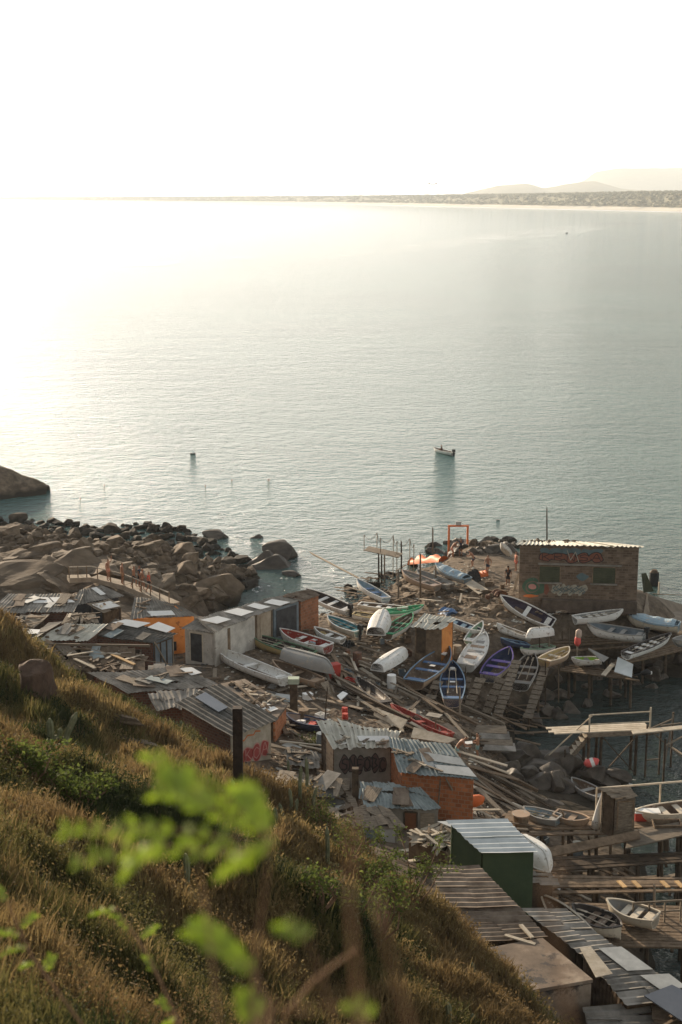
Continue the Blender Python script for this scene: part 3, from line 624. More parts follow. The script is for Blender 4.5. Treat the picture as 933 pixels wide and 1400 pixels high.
# --- boatyard
hut('HS', 'small brown box shack with orange side among the moored boats', [(565, 856, 5.15), (605, 861, 5.1), (623, 847, 5.4), (582, 839, 5.5)], cement_lt, [wood_mid, plaster_orange, wood_mid, wood_mid], grid=(4, 3), jit=.06, base=2.6, inset=(.1, .1), miss=.1)
hut('HH', 'large old brick boathouse with graffiti and two shuttered windows on the point', [(708.5, 744.5, 8.2), (877, 748, 8.2), (833, 743, 7.5), (716, 738.5, 7.5)], cement_lt, [stone_brick], grid=(14, 1), base=3.2, inset=(.12, .12), wave=.3, amp=.05, name='boathouse', cat='boathouse', jit=.015)
# --- centre
hut('H11', 'stone walled shack with broken white corrugated roof and dark lettering', [(453, 1022, 6.0), (538, 1021, 6.0), (547, 1000, 6.45), (436, 985, 6.8)], cement_lt, [plaster_grey, stone_brick, stone_brick, stone_brick], ridge='v', grid=(7, 2), base=3.4, wave=.2, amp=.045, jit=.05, inset=(.12, .12))
hut('H12', 'orange brick hut with pale sheets on its roof in the centre', [(546, 1054, 5.9), (651, 1066, 5.9), (613, 1019, 6.5), (533, 1010, 6.55)], cement_blue, [brick_orange], ridge='v', grid=(4, 3), base=3.2, jit=.05, inset=(.12, .12))
hut('H13', 'lean to with blue grey roof and brown door below the orange hut', [(497, 1103, 4.9), (606, 1107, 4.75), (572, 1077, 5.25), (493, 1069, 5.35)], cement_blue, [plaster_grey], ridge='v', grid=(4, 3), base=3.0, jit=.06)
hut('H14a', 'low shack with splintered pale roof boards above the cacti', [(400, 1082, 5.5), (480, 1084, 5.4), (474, 1066, 5.7), (404, 1060, 5.8)], wood_grey, [wood_dark], flat=True, grid=(7, 2), jit=.1, base=4.0)
hut('H14c', 'low shack with grey plank roof between graffiti house and cacti', [(332, 1078, 5.8), (412, 1084, 5.7), (402, 1062, 6.0), (348, 1056, 6.0)], wood_grey, [wood_dark], flat=True, grid=(7, 2), jit=.09, base=4.2)
hut('H14b', 'small shack with grey board roof left of the brown door', [(487, 1131, 4.9), (551, 1129, 4.85), (531, 1104, 5.2), (484, 1102, 5.3)], wood_grey, [plaster_grey, wood_grey], flat=True, grid=(6, 2), jit=.06, base=3.4)
hut('H15', 'shack with heaped broken tiles for a roof beside the green hut', [(552, 1143, 5.5), (614, 1168, 5.4), (630, 1142, 5.7), (600, 1127, 5.85)], wood_pale, [wood_mid, wood_mid], flat=True, grid=(10, 3), jit=.09, base=3.4)
hut('H16', 'tall dark green hut with bright zinc roof', [(659, 1166, 6.6), (734, 1164.5, 6.6), (693, 1121, 7.0), (613, 1124, 7.0)], zinc, [plaster_green], ridge='u', grid=(2, 2), base=3.2, wave=.28, amp=.026, jit=.01, inset=(.1, .1))
hut('H17', 'long shack with upper brown corrugated roof below the green hut', [(603, 1240, 6.0), (707, 1240, 5.95), (657, 1186, 6.25), (592, 1186, 6.25)], brown_sheet, [wood_dark, wood_dark, wood_dark, plaster_tan], ridge='u', grid=(2, 2), base=3.6, wave=.28, amp=.027, jit=.02)
hut('H17b', 'shack with lower brown corrugated roof next to the concrete roof', [(651, 1288, 5.65), (747, 1281, 5.6), (705, 1237, 5.9), (600, 1236, 5.95)], brown_sheet, [wood_dark, wood_dark, wood_dark, plaster_tan], ridge='u', grid=(2, 2), base=3.6, wave=.28, amp=.027, jit=.02)
hut('H19', 'narrow shack with grey corrugated roof beside the leaning boat hull', [(792, 1302, 5.6), (842, 1296, 5.55), (774, 1243, 5.8), (716, 1245, 5.85)], cement, [wood_dark], ridge='u', grid=(2, 4), base=3.0, wave=.28, amp=.027, jit=.02)
hut('H19b', 'grey corrugated roof shack carrying two white panels at bottom right', [(858, 1372, 5.2), (945, 1362, 5.1), (846, 1297, 5.5), (790, 1300, 5.55)], cement, [wood_mid, wood_dark], ridge='u', grid=(2, 4), base=3.0, wave=.28, amp=.027, jit=.02)
hut('H18', 'concrete flat roofed hut with stained top at the foot of the slope', [(703, 1358, 5.75), (811, 1339, 5.7), (742, 1282, 5.7), (638, 1301, 5.75)], concrete, [concrete, plaster_tan, concrete, concrete], slab=.12, base=3.0, inset=(.04, .04))
hut('H20', 'low shack with grey corrugated roof at the bottom right corner', [(806, 1408, 4.6), (900, 1408, 4.6), (886, 1372, 4.85), (800, 1380, 4.9)], cement, [wood_dark], ridge='u', grid=(2, 2), base=3.0, wave=.22, amp=.04)
hut('H20b', 'small weathered shack under the tilted dark solar panel at bottom right', [(898, 1412, 4.8), (960, 1412, 4.8), (945, 1376, 5.0), (893, 1378, 5.0)], wood_mid, [wood_mid], flat=True, grid=(6, 2), base=3.0)
hut('H21', 'little grey wooden shed standing on the right hand dock', [(841, 1092, 4.75), (872, 1090, 4.75), (861, 1078, 4.85), (820, 1079, 4.9)], wood_grey, [wood_grey, wood_mid, wood_grey, wood_dark], ridge='u', grid=(2, 2), base=2.75, inset=(.07, .07), name='shed', cat='shed')
hut('H22', 'tiny lean to with grey tin roof right of the green hut', [(716, 1209, 4.7), (764, 1208, 4.6), (752, 1193, 4.9), (713, 1195, 5.0)], cement, [wood_dark], ridge='u', grid=(2, 2), base=3.0)
hut('N1', 'low brown board shack against the slope at far left', [(8, 889, 5.75), (66, 891, 5.7), (72, 877, 6.0), (14, 874, 6.1)], wood_mid, [wood_dark], flat=True, grid=(6, 2), jit=.08, base=3.8)
hut('N2', 'little dark roofed shack at the left edge under the long roof', [(-12, 857, 6.25), (28, 856, 6.25), (38, 844, 6.5), (-8, 844, 6.5)], cement_dk, [G], grid=(3, 2), base=3.8)
hut('N3', 'small slatted roof shack beside the pale stone heap', [(84, 853, 6.35), (134, 851, 6.35), (128, 839, 6.6), (92, 839, 6.6)], wood_grey, [wood_dark], flat=True, grid=(10, 1), jit=.05, base=3.8)
hut('N4', 'low beige roofed shack between the panelled shack and striped roof', [(196, 927, 5.2), (264, 929, 5.2), (260, 914, 5.4), (206, 911, 5.4)], wood_pale, [wood_mid], flat=True, grid=(5, 2), jit=.07, base=3.6)
hut('N6', 'low plank roofed shack between cacti and brown post', [(430, 1101, 5.0), (486, 1103, 4.95), (482, 1085, 5.2), (424, 1083, 5.3)], wood_grey, [wood_dark], flat=True, grid=(7, 2), jit=.08, base=3.8)
hut('N7', 'small sunken grey roof between debris and stone shack', [(394, 1046, 4.9), (438, 1050, 4.8), (434, 1029, 5.1), (390, 1025, 5.2)], cement, [wood_dark], grid=(3, 2), jit=.06, base=3.6)
hut('N11', 'lowest grey board shack above the leafy bushes', [(450, 1129, 4.9), (486, 1131, 4.85), (483, 1110, 5.1), (446, 1106, 5.2)], wood_grey, [wood_mid], flat=True, grid=(5, 2), jit=.07, base=3.6)
# doors, windows
opening('HA', 0, .18, .62, -1.95, -.12, dark_paint, 'door', 'dark blue grey door', wood_pale)
opening('HB', 0, .30, .36, -1.9, -.1, wood_mid, 'door', 'narrow brown door')
opening('HC', 0, .2, .6, -1.7, -.2, plaster_tan, 'door'); opening('HD', 0, .1, .9, -1.9, -.15, dark_paint, 'door', 'wide dark shutter')
for i in range(3): opening('H5', 1, .08+.29*i, .32+.29*i, -1.9, -.12, blue_grey_paint, 'door', None, wood_dark, .04)
opening('H3', 0, .62, .70, -2.2, -1.6, dark_paint, 'vent')
opening('HS', 0, .06, .42, -1.7, -.1, wood_dark, 'door'); opening('H13', 0, .52, .70, -1.2, -.15, mat('brown_door', (.12, .045, .02), (.2, .08, .035), 2, .7, .1), 'door', 'brown door', wood_dark)
opening('H13', 0, .75, .95, -1.15, -.15, wood_grey, 'door'); opening('H21', 0, .12, .9, -1.5, -.12, wood_grey, 'door', None, wood_mid)
opening('H14b', 0, .1, .45, -.9, -.15, blue_grey_paint, 'shutter'); opening('H14b', 0, .52, .92, -.9, -.15, grey_board, 'shutter')
opening('H18', 1, .3, .7, -1.6, -.3, wood_dark, 'door')
# planks on the wall of the bottom right shack
t_ = HUTS['H19b']['t']; mb = MB()
for k in range(12): mb.poly([wallp('H19b', 3, .05+k*.075, -.1-.1*(k % 3), .02), wallp('H19b', 3, .11+k*.075, -.1, .02), wallp('H19b', 3, .11+k*.075, -1.7, .02), wallp('H19b', 3, .05+k*.075, -1.7, .02)], HUTS['H19b']['fr'][3][2]*.03)
mb.build('cladding', wood_mid, t_)
# boathouse details: plinth, lintel, shuttered windows, roof beam ends
def boathouse():
    k = 'HH'; t = HUTS[k]['t']; a0, d, out, L, h0, h1 = HUTS[k]['fr'][0]
    mb = MB(); p = [wallp(k, 0, .2, -4.7), wallp(k, 0, 1.0, -4.7), wallp(k, 0, 1.0, -3.82), wallp(k, 0, .2, -3.82)]; mb.poly([x+out*.004 for x in p], out*.45); mb.build('plinth', mat('dark_stone_plinth', (.07, .052, .04), (.14, .105, .08), 1.5, .95, .4), t)
    mb = MB(); p = [wallp(k, 0, .16, -1.36), wallp(k, 0, .86, -1.40), wallp(k, 0, .86, -1.28), wallp(k, 0, .16, -1.24)]; mb.poly([x+out*.004 for x in p], out*.09); mb.build('lintel', plaster_grey, t)
    for u0, u1 in ((.168, .348), (.62, .815)):
        o = opening(k, 0, u0, u1, -2.62, -1.46, mat('green_shutter', (.045, .05, .03), (.08, .085, .05), 2, .8, .1), 'window', 'closed dark green shutter', wood_mid, .03)
        mb = MB()
        for i in range(7):
            z = -2.55+i*.16; p = [wallp(k, 0, u0+.01, z, .036), wallp(k, 0, u1-.01, z, .036), wallp(k, 0, u1-.01, z+.11, .036), wallp(k, 0, u0+.01, z+.11, .036)]; mb.poly(p, out*.02)
        mb.build('shutter', MATS['green_shutter'], o)
        mb = MB(); p = [wallp(k, 0, u0-.015, -2.74, .004), wallp(k, 0, u1+.015, -2.74, .004), wallp(k, 0, u1+.015, -2.64, .004), wallp(k, 0, u0-.015, -2.64, .004)]; mb.poly(p, out*.1); mb.build('sill', plaster_grey, o)
boathouse()
# ------------------------------------------------------------------ graffiti: flat painted shapes on walls
def blob(cx, cz, rx, rz, seed, n=18, wob=.18):
    r = random.Random(seed); ph = [r.uniform(0, 6.28) for _ in range(3)]
    return [(cx+rx*math.cos(a)*(1+wob*math.sin(2*a+ph[0])+wob*.6*math.sin(3*a+ph[1])), cz+rz*math.sin(a)*(1+wob*math.sin(2*a+ph[2]))) for a in [2*math.pi*i/n for i in range(n)]]
def paint(key, i, shapes, m, off, label=None):
    a0, d, out, L, h0, h1 = HUTS[key]['fr'][i]; mb = MB()
    for s in shapes:
        mb.poly([a0+d*(u*L)+out*off+Vector((0, 0, lerp(h0, h1, u)+z)) for u, z in s], out*.003)
    return mb.build('graffiti', m, HUTS[key]['t'], label)
def paintmat(name, c): return mat(name, tuple(x*.8 for x in c), c, 3, .8, .1, spots=(tuple(x*.5+.08 for x in c), .62, 2))
def stroke(pts, wd, asp):   # polyline as little quads in (u, z); asp = wall length
    out = []
    for (a, b), (c, e) in zip(pts, pts[1:]):
        dx = (c-a)*asp; dz = e-b; l = math.hypot(dx, dz) or 1; nx = -dz/l*wd/2/asp; nz = dx/l*wd/2
        ex = dx/l*wd*.3/asp; ez = dz/l*wd*.3
        out.append([(a-nx-ex, b-nz-ez), (c-nx+ex, e-nz+ez), (c+nx+ex, e+nz+ez), (a+nx-ex, b+nz-ez)])
    return out
LET = {'S': [(1, .9), (.6, 1), (.1, .85), (.1, .6), (.9, .45), (.9, .15), (.4, 0), (0, .1)], 'A': [(0, 0), (.45, 1), (.6, 1), (1, 0), (.8, .4), (.2, .4)], 'O': [(.5, 0), (.05, .25), (.05, .75), (.5, 1), (.95, .75), (.95, .25), (.5, 0)],
       'R': [(.05, 0), (.05, 1), (.8, .95), (.85, .6), (.1, .5), (.95, 0)], 'N': [(.05, 0), (.1, 1), (.85, 0), (.95, 1)], 'E': [(.95, .95), (.1, 1), (.1, .5), (.75, .55), (.1, .5), (.1, 0), (.95, .05)], 'K': [(.1, 1), (.1, 0), (.1, .45), (.9, 1), (.3, .55), (.95, 0)],
       'C': [(.95, .8), (.5, 1), (.08, .7), (.08, .3), (.5, 0), (.95, .2)], 'U': [(.05, 1), (.08, .2), (.5, 0), (.92, .2), (.95, 1)], 'B': [(.05, 0), (.05, 1), (.8, .85), (.5, .55), (.95, .3), (.05, 0)]}
def word(key, i, letters, u0, u1, z0, z1, fill, line, fat=.16, sd=5):
    L = HUTS[key]['fr'][i][3]; n = len(letters); w_ = (u1-u0)/n
    paint(key, i, [blob(u0+w_*(k+.5), (z0+z1)/2+.05*math.sin(k*2.1), w_*.62, (z1-z0)*.56, sd+k) for k in range(n)], line, .006)
    paint(key, i, [blob(u0+w_*(k+.5), (z0+z1)/2+.05*math.sin(k*2.1), w_*.53, (z1-z0)*.48, sd+k) for k in range(n)], fill, .011)
    st = []
    for k, ch in enumerate(letters):
        st += stroke([(u0+w_*(k+.14+.72*x), z0+(z1-z0)*(.14+.72*z)+.05*math.sin(k*2.1)) for x, z in LET[ch]], fat, L)
    paint(key, i, st, line, .016)
g_red = paintmat('red_spray', (.38, .07, .06)); g_dark = paintmat('black_spray', (.035, .03, .03)); g_blue = paintmat('blue_spray', (.11, .16, .17)); g_green = paintmat('green_spray', (.07, .13, .085))
g_cream = paintmat('cream_spray', (.36, .33, .26)); g_rust = paintmat('rust_spray', (.22, .085, .055)); g_brown = paintmat('brown_spray', (.12, .075, .065)); g_pink = paintmat('pink_spray', (.55, .26, .22)); g_or = paintmat('orange_spray', (.6, .17, .05))
word('H8', 0, 'SKOA', .08, .94, -1.75, -.95, g_red, g_pink, .05, 3)
paint('H8', 0, stroke([(.1, -.45), (.2, -.3), (.3, -.5), (.4, -.3), (.55, -.4), (.6, -.25), (.72, -.35)], .07, 3), g_or, .006)
word('H11', 0, 'SNEOBC', .12, .93, -1.25, -.42, g_brown, g_dark, .07, 21)
word('HH', 0, 'KRNSA', .17, .70, -1.12, -.5, g_rust, g_dark, .05, 31)
paint('HH', 0, [blob(.22+.085*k, -.42+.06*(k % 2), .05, .24, 50+k) for k in range(6)], g_blue, .0045)
paint('HH', 0, stroke([(.40, -.3), (.43, -1.0), (.47, -.4), (.50, -1.1)], .05, 8), g_cream, .02)
paint('HH', 0, [blob(.115, -3.0, .085, .62, 61, 22, .12)], g_green, .006); paint('HH', 0, [blob(.115, -3.0, .062, .43, 62, 20, .08)], stone_brick, .010)
paint('HH', 0, [blob(.115, -3.0, .050, .34, 63, 20, .08)], g_green, .014); paint('HH', 0, [blob(.115, -2.98, .034, .2, 64, 14, .05)], g_pink, .018); paint('HH', 0, [blob(.19, -3.1, .03, .45, 69, 14, .2)], g_green, .007)
paint('HH', 0, [blob(.235, -3.15, .022, .38, 65, 14, .1)], g_rust, .006)
paint('HH', 0, [blob(.30+.028*k, -3.15+.12*math.sin(k*2.3), .026, .33, 70+k, 12, .25) for k in range(10)], g_cream, .006); paint('HH', 0, sum([stroke([(.30+.028*k+x, -3.15+z+.1*math.sin(k*2)) for x, z in ((-.01, -.2), (.012, -.05), (-.01, .08), (.012, .22))], .05, 8) for k in range(10)], []), g_blue, .012)
paint('HH', 0, [blob(.535, -2.2, .045, .25, 90, 16, .2)], g_blue, .006); paint('HH', 0, [blob(.10, -3.66, .06, .1, 91, 12, .2)], g_or, .02)

# white panels lying on roofs
def RS(k, pts, lab, m=white_board, **kw): roofsheet(k, pts, m, lab, **kw)
RS('H1', [(46, 824), (73, 824), (66, 816.5), (39, 816.5)], 'left one of two white panels on the long left roof'); RS('H1', [(75.5, 824), (103, 823), (93, 816), (68, 816.5)], 'right one of two white panels on the long left roof')
RS('H1b', [(138, 813.5), (145, 812), (132, 802.5), (125, 804)], 'narrow white panel on the angled roof under the walkway'); RS('H2', [(140, 833.5), (165, 828.5), (151, 821.5), (126, 826.5)], 'ribbed white panel alone on the small dark roof')
RS('H3', [(207, 842), (240, 840.5), (235, 834.5), (201, 835.5)], 'white panel on the roof of the bright orange hut'); RS('H4d', [(34, 866.5), (56, 866), (64, 861), (41, 860)], 'bright white panel lying over loose roof boards at far left')
RS('H5', [(154, 851), (188, 858), (206, 851.5), (172, 846.5)], 'larger flat white sheet on the dark roof above grey panels', lift=.12); RS('H5', [(202, 857.5), (228, 864.5), (240, 858.5), (217, 850)], 'smaller creased white sheet on the dark roof above grey panels', lift=.12)
RS('HA', [(274, 847.5), (297, 852.5), (316, 846.5), (298, 842)], 'white panel on the raised box of the nearest white hut', lift=.35); RS('HB', [(306, 836), (330, 842), (347, 836), (325, 831)], 'white panel on the roof of the widest white hut')
RS('HC', [(338, 828), (356, 833), (370, 829.5), (348, 824)], 'small white panel on the narrow third roof of the white row'); RS('HD', [(361, 823.5), (383, 828), (397, 823), (372, 819)], 'white panel on the roof of the blue grey hut')
RS('H9', [(366, 974), (381, 969), (368, 962), (350, 963)], 'white sheet near the orange brick corner'); RS('H7', [(262, 923), (276, 919.5), (262, 912), (246, 914)], 'white sheet at the far corner of the striped roof', lift=.12)
RS('H8', [(299, 973), (312, 966.5), (281, 946), (267, 953)], 'dark solar panel on the corrugated roof of the graffiti house', panel_m, name='solar_panel', cat='solar panel', th=.05, lift=.12)
RS('H12', [(585, 1039), (637, 1047), (629, 1036), (579, 1028)], 'upper pale sheet on the orange brick hut', grey_board); RS('H12', [(600, 1056), (652, 1062), (641, 1049), (594, 1045)], 'lower pale sheet on the orange brick hut', mat('pale_sheet', (.5, .49, .45), (.62, .6, .56), 2, .5, .05))
RS('H19b', [(858, 1327), (893, 1325), (850, 1294), (818, 1296)], 'upper white panel on the bottom right corrugated roof', grey_board, lift=.12); RS('H19b', [(902, 1352), (940, 1350), (915, 1331), (875, 1333)], 'lower white panel on the bottom right corrugated roof', grey_board, lift=.12)
RS('H20b', [(933, 1396), (985, 1380), (919, 1346), (881, 1361)], 'tilted dark solar panel at the bottom right corner', panel_m, name='solar_panel', cat='solar panel', th=.05, lift=.5)
RS('H11', [(492, 1013), (536, 1011), (530, 1006), (488, 1006)], 'long white strip across the broken white corrugated roof', white_board, lift=.1)
RS('H19', [(815, 1336), (838, 1331), (808, 1294), (793, 1296)], 'tan plywood sheet beside the concrete roof edge', wood_pale, lift=.16)
RS('H15', [(640, 1140), (652, 1132), (620, 1122), (598, 1123)], 'thin pale sheet poking out from under the zinc roof', white_board, lift=.3)
# ================================================================== BOATS
def hullmat(name, c, dirt=(.36, .31, .25), th=.57): return mat('paint_'+name, tuple(x*.86 for x in c), c, 1.6, .6, .1, spots=(dirt, th, 2.2))
WHT = hullmat('white', (.74, .72, .67)); CRM = hullmat('cream', (.62, .54, .42)); YEL = hullmat('yellow', (.55, .42, .20)); GRY = hullmat('grey', (.30, .29, .27)); TAN = hullmat('tan', (.40, .28, .19))
BLU = hullmat('blue', (.09, .17, .32)); NVY = hullmat('navy', (.035, .05, .10), (.09, .08, .07)); GRN = hullmat('green', (.05, .30, .14)); PUR = hullmat('purple', (.20, .14, .42)); DRK = hullmat('dark', (.06, .05, .045)); RED = hullmat('boat_red', (.32, .05, .035)); TEA = hullmat('teal', (.08, .26, .30)); LBL = hullmat('light_blue', (.30, .40, .46)); BRN = hullmat('brown_floor', (.16, .11, .075)); LIM = hullmat('lime', (.35, .6, .08)); PIN = hullmat('pink_grey', (.48, .36, .29))
def make_boat(label, b, s, up=None, beam=None, Hh=None, hull=WHT, inner=DRK, rim=None, bench=None, nb=3, stern=.72, overturn=False, roll=0, transom=None, group='rowing boats drawn up on the shore', full=1.0, pointed=False, name='rowing_boat', extras=None, cat='boat', stripe=None):
    b = Vector(b); s = Vector(s); L = (b-s).length; B = beam or L*.34; Hh = Hh or min(.62, B*.38); Hb = Hh*1.42
    root = thing(name, label, cat, (0, 0, 0), group)
    N = 15; M = 7; rim = rim or hull; bench = bench or rim
    def hw(t):
        f = math.sin(math.pi*min(t/.42, 1)/2)*(1-stern)+stern if t < .42 else max(0.0, 1-((t-.42)/.58)**2.2)**.85
        if pointed and t < .42: f = math.sin(math.pi/2*t/.42)**.7
        return max(B/2*f, .015)
    def sheer(t): return Hh*(1+.42*max(0, (t-.35)/.65)**1.8+.06*max(0, .35-t))
    def keel(t): return .0+(Hb*.92)*max(0, (t-.72)/.28)**2.6+.05*max(0, .3-t)
    def ring(t, ins, up_=0):
        pts = []; w0 = max(hw(t)-ins, .008); zk = keel(t)+ins*1.2; zs = sheer(t)+up_
        for j in range(-M, M+1):
            a = abs(j)/M; y = w0*math.sin(a*math.pi/2)**.62*(1 if j > 0 else -1) if j else 0; z = zk+(zs-zk)*(1-math.cos(a*math.pi/2))**1.15
            pts.append((-L/2+t*L+(.12*L*(a**2)*max(0, t-.8)/.2*0), y, z))
        return pts
    ts = [i/(N-1) for i in range(N)]; K = 2*M+1
    def shell(ins, flip):
        vs = []; fs = []
        for t in ts: vs += ring(min(t, .985) if ins else t, ins)
        for i in range(N-1):
            for j in range(K-1):
                f = (i*K+j, (i+1)*K+j, (i+1)*K+j+1, i*K+j+1); fs.append(f if flip else f[::-1])
        fs.append(tuple(range(K)) if not flip else tuple(range(K))[::-1]); return vs, fs
    vs, fs = shell(0, False); MB().add(vs, fs).build('hull', hull, root, local=True, smooth=False)
    vs, fs = shell(.035, True); MB().add(vs, fs).build('lining', inner, root, local=True)
    g = MB(); gw = .075
    for sd in (-1, 1):
        pts = [(-L/2+t*L, sd*max(hw(t)-.012, .0), sheer(t)+.01) for t in ts]
        for p, q in zip(pts, pts[1:]): g.beam(p, q, gw, .05)
    g.beam((-L/2, -hw(0), sheer(0)), (-L/2, hw(0), sheer(0)), gw, .06); g.build('gunwale', rim, root, local=True)
    for k in range(nb):
        t = (.06+.0*k) if k == 0 else .18+.62*k/max(nb, 1); bw = hw(t)-.05; z = keel(t)+(sheer(t)-keel(t))*.78; l = .30 if k else .34
        MB().box((-L/2+t*L+l/2*(k == 0), 0, z), (l, 2*bw*.95, .04)).build('bench', bench, root, local=True)
    if nb and inner not in (RED,):
        MB().box((-.04*L, 0, keel(.4)+.10), (L*.5, hw(.3)*1.0, .03)).build('floor_boards', BRN, root, local=True)
    if nb and len(BOATS) % 3 == 1:
        for sd in (-1, 1): o_ = MB().tube([(-.32*L, sd*B*.18, Hh*.86), (.3*L, sd*B*.12, Hh*1.0)], .025, 5); o_.box((.34*L, sd*B*.115, Hh*1.0), (.5, .12, .02)); o_.build('oar', wood_pale, root, local=True)
    if nb and len(BOATS) % 4 == 2:
        MB().tube([(.18*L+.22*math.cos(a/9*6.28*2), .22*math.sin(a/9*6.28*2)*.8, keel(.6)+.14+.01*a) for a in range(19)], .03, 5).build('rope_coil', YEL, root, local=True)
    if stripe:
        g = MB()
        for sd in (-1, 1):
            for t0, t1 in zip(ts, ts[1:]):
                p = (-L/2+t0*L, sd*(hw(t0)*.985+.006), sheer(t0)*.86+keel(t0)*.14-.02); q = (-L/2+t1*L, sd*(hw(t1)*.985+.006), sheer(t1)*.86+keel(t1)*.14-.02); g.beam(p, q, .02, .09)
        g.build('stripe', stripe, root, local=True)
    kb = MB()
    kp = [(-L/2+t*L, 0, keel(t)-.02) for t in ts]
    for p, q in zip(kp, kp[1:]): kb.beam(p, q, .05, .07)
    kb.build('keel', hull, root, local=True)
    if extras: extras(root, L, B, Hh, hw, sheer)
    d = (b-s).normalized(); up0 = Vector((0, 0, 1)); y0 = up0.cross(d).normalized(); nrm = d.cross(y0).normalized()
    dz = sheer(1)-sheer(0); al = math.atan2(dz, L)*(-1 if overturn else 1)
    ex = (d*math.cos(al)-nrm*math.sin(al)).normalized(); ez = (nrm*math.cos(al)+d*math.sin(al)).normalized(); ey = ez.cross(ex)
    if overturn: ez = -ez; ey = -ey
    Mx = Matrix((ex, ey, ez)).transposed() @ Matrix.Rotation(R(roll), 3, 'X')
    o = s-Mx@Vector((-L/2, 0, sheer(0)))
    M4 = Mx.to_4x4(); M4.translation = o; root.matrix_world = M4
    root.location = o; root.rotation_euler = Mx.to_euler(); root['len'] = round(L, 2); BOATS.append((label, L, B, root))
    return root
BOATS = []
def boat(label, bow, stern_, **k):   # bow/stern: (px, py, height of the rim above the ground there)
    gb = k.pop('abs', False)
    f = (lambda p: at(*p)) if gb else (lambda p: on(*p))
    return make_boat(label, f(bow), f(stern_), **k)
def outboard(root, L, B, Hh, hw, sheer):
    o = MB().box((-L/2-.12, 0, Hh+.28), (.34, .26, .34)).build('outboard_motor', black_m, root, local=True); MB().beam((-L/2-.14, 0, Hh+.1), (-L/2-.14, 0, -.1), .1, .14).build('shaft', black_m, o, local=True); MB().tube([(-L/2+.05, .02, Hh+.32), (-L/2+.4, .1, Hh+.4)], .02, 6).build('tiller', black_m, o, local=True)
def whitebox(root, L, B, Hh, hw, sheer):
    MB().box((.02*L, 0, Hh*.83), (.22, .34, .03)).build('paper', white_board, root, local=True); MB().box((.36*L, 0, Hh*1.02), (.3, .3, .1)).build('foredeck_box', white_board, root, local=True)
def cavities(root, L, B, Hh, hw, sheer):
    MB().poly([(-L/2+t*L, sd*(hw(t)-.05), Hh*.93+.25*max(0, t-.45)) for sd, ts in ((-1, [.04, .2, .4, .6, .75, .88, .95]), (1, [.95, .88, .75, .6, .4, .2, .04])) for t in ts], (0, 0, .03)).build('deck', WHT, root, local=True)
    for i, (x, l, w_) in enumerate(((-.26, .10, .5), (-.06, .07, .62), (.09, .07, .62), (.24, .09, .36))): MB().box((x*L, 0, Hh*.93+.04+.2*max(0, x-.0)), (l*L, w_*B, .05)).build('hatch', GRY if i % 2 else TAN, root, local=True)
def tarp(root, L, B, Hh, hw, sheer):
    mb = MB(); vs = []; n = 12
    for i in range(n):
        t = .06+.82*i/(n-1)
        for j in range(7):
            a = -1+j/3; vs.append((-L/2+t*L, a*(hw(t)+.05), sheer(t)+.24*(1-a*a)*(.7+.3*math.sin(i*1.7))-.1*abs(a)**3+.05))
    mb.add(vs, [(i*7+j, (i+1)*7+j, (i+1)*7+j+1, i*7+j+1) for i in range(n-1) for j in range(6)]); k = len(vs); mb.add([(x, y, z-.02) for x, y, z in vs], [(i*7+j, i*7+j+1, (i+1)*7+j+1, (i+1)*7+j) for i in range(n-1) for j in range(6)]); mb.build('cover', LBL, root, local=True)
def junk(root, L, B, Hh, hw, sheer):
    r = random.Random(int(L*1000)); 
    for k in range(4): MB().box((r.uniform(-.3, .3)*L, r.uniform(-.2, .2)*B, Hh*.8), (r.uniform(.2, .45), r.uniform(.15, .35), .14)).build('box', r.choice([white_board, red_paint, wood_grey, LBL]), root, local=True)
S_ = 'boats hauled out on the left yard'
boat('long narrow white boat lying before the white huts', (293, 884, .75), (390, 926, .75), beam=1.35, hull=WHT, inner=WHT, nb=2, group=S_, stern=.8)
boat('yellow sided dark boat with green rim beside the white row', (342, 866, .8), (427, 893, .7), beam=1.45, hull=YEL, inner=DRK, rim=mat('green_rim', (.08, .16, .09), (.13, .22, .13), 2, .7, .1), nb=3, group=S_)
boat('white boat with dark red inside and loose boxes at the left yard', (383, 859, .85), (449, 882, .75), beam=1.5, hull=WHT, inner=RED, nb=3, group=S_, extras=junk)
boat('pale hull underneath the overturned grey boat', (373, 902, .65), (437, 930, .6), beam=1.3, hull=TAN, inner=BRN, nb=2, group=S_)
boat('overturned weathered grey boat lying across a pale hull', (457, 921, .75), (388, 897, .9), beam=1.5, hull=GRY, inner=DRK, overturn=True, group=S_, stern=.62)
boat('white boat with dark inside tilted at the end of the white row', (418, 804, 4.2), (478, 833, 3.6), abs=True, beam=1.25, hull=WHT, inner=DRK, nb=3, group=S_, roll=-8, extras=outboard)
boat('small white sterned boat behind the teal one', (430, 857, .7), (469, 873, .7), beam=.95, hull=WHT, inner=BRN, nb=2, group=S_)
boat('cream boat with teal inside left of the ribbed overturned boat', (448, 841, 1.1), (491, 862, 1.0), beam=1.3, hull=CRM, inner=TEA, rim=WHT, bench=TEA, nb=3, group=S_, extras=outboard)
T_ = 'boats on the rubble bank'
boat('white boat with light blue inside, highest above the rubble bank', (488, 791, 4.0), (528, 817, 3.4), abs=True, beam=1.2, hull=WHT, inner=LBL, rim=WHT, bench=BLU, nb=3, group=T_, roll=6)
boat('long cream boat seen side on behind the green and white one', (558, 830, .9), (492, 825, .9), beam=1.0, hull=CRM, inner=BRN, rim=WHT, group=T_)
boat('low white hull with yellow edge left of the green and white boat', (528, 843, .6), (484, 838, .6), beam=.95, hull=WHT, inner=DRK, rim=YEL, nb=2, group=T_)
boat('white boat with green painted top strake seen side on', (579, 827, 1.0), (528, 836, .8), beam=1.0, hull=WHT, inner=GRN, rim=GRN, nb=2, group=T_, stripe=GRN)
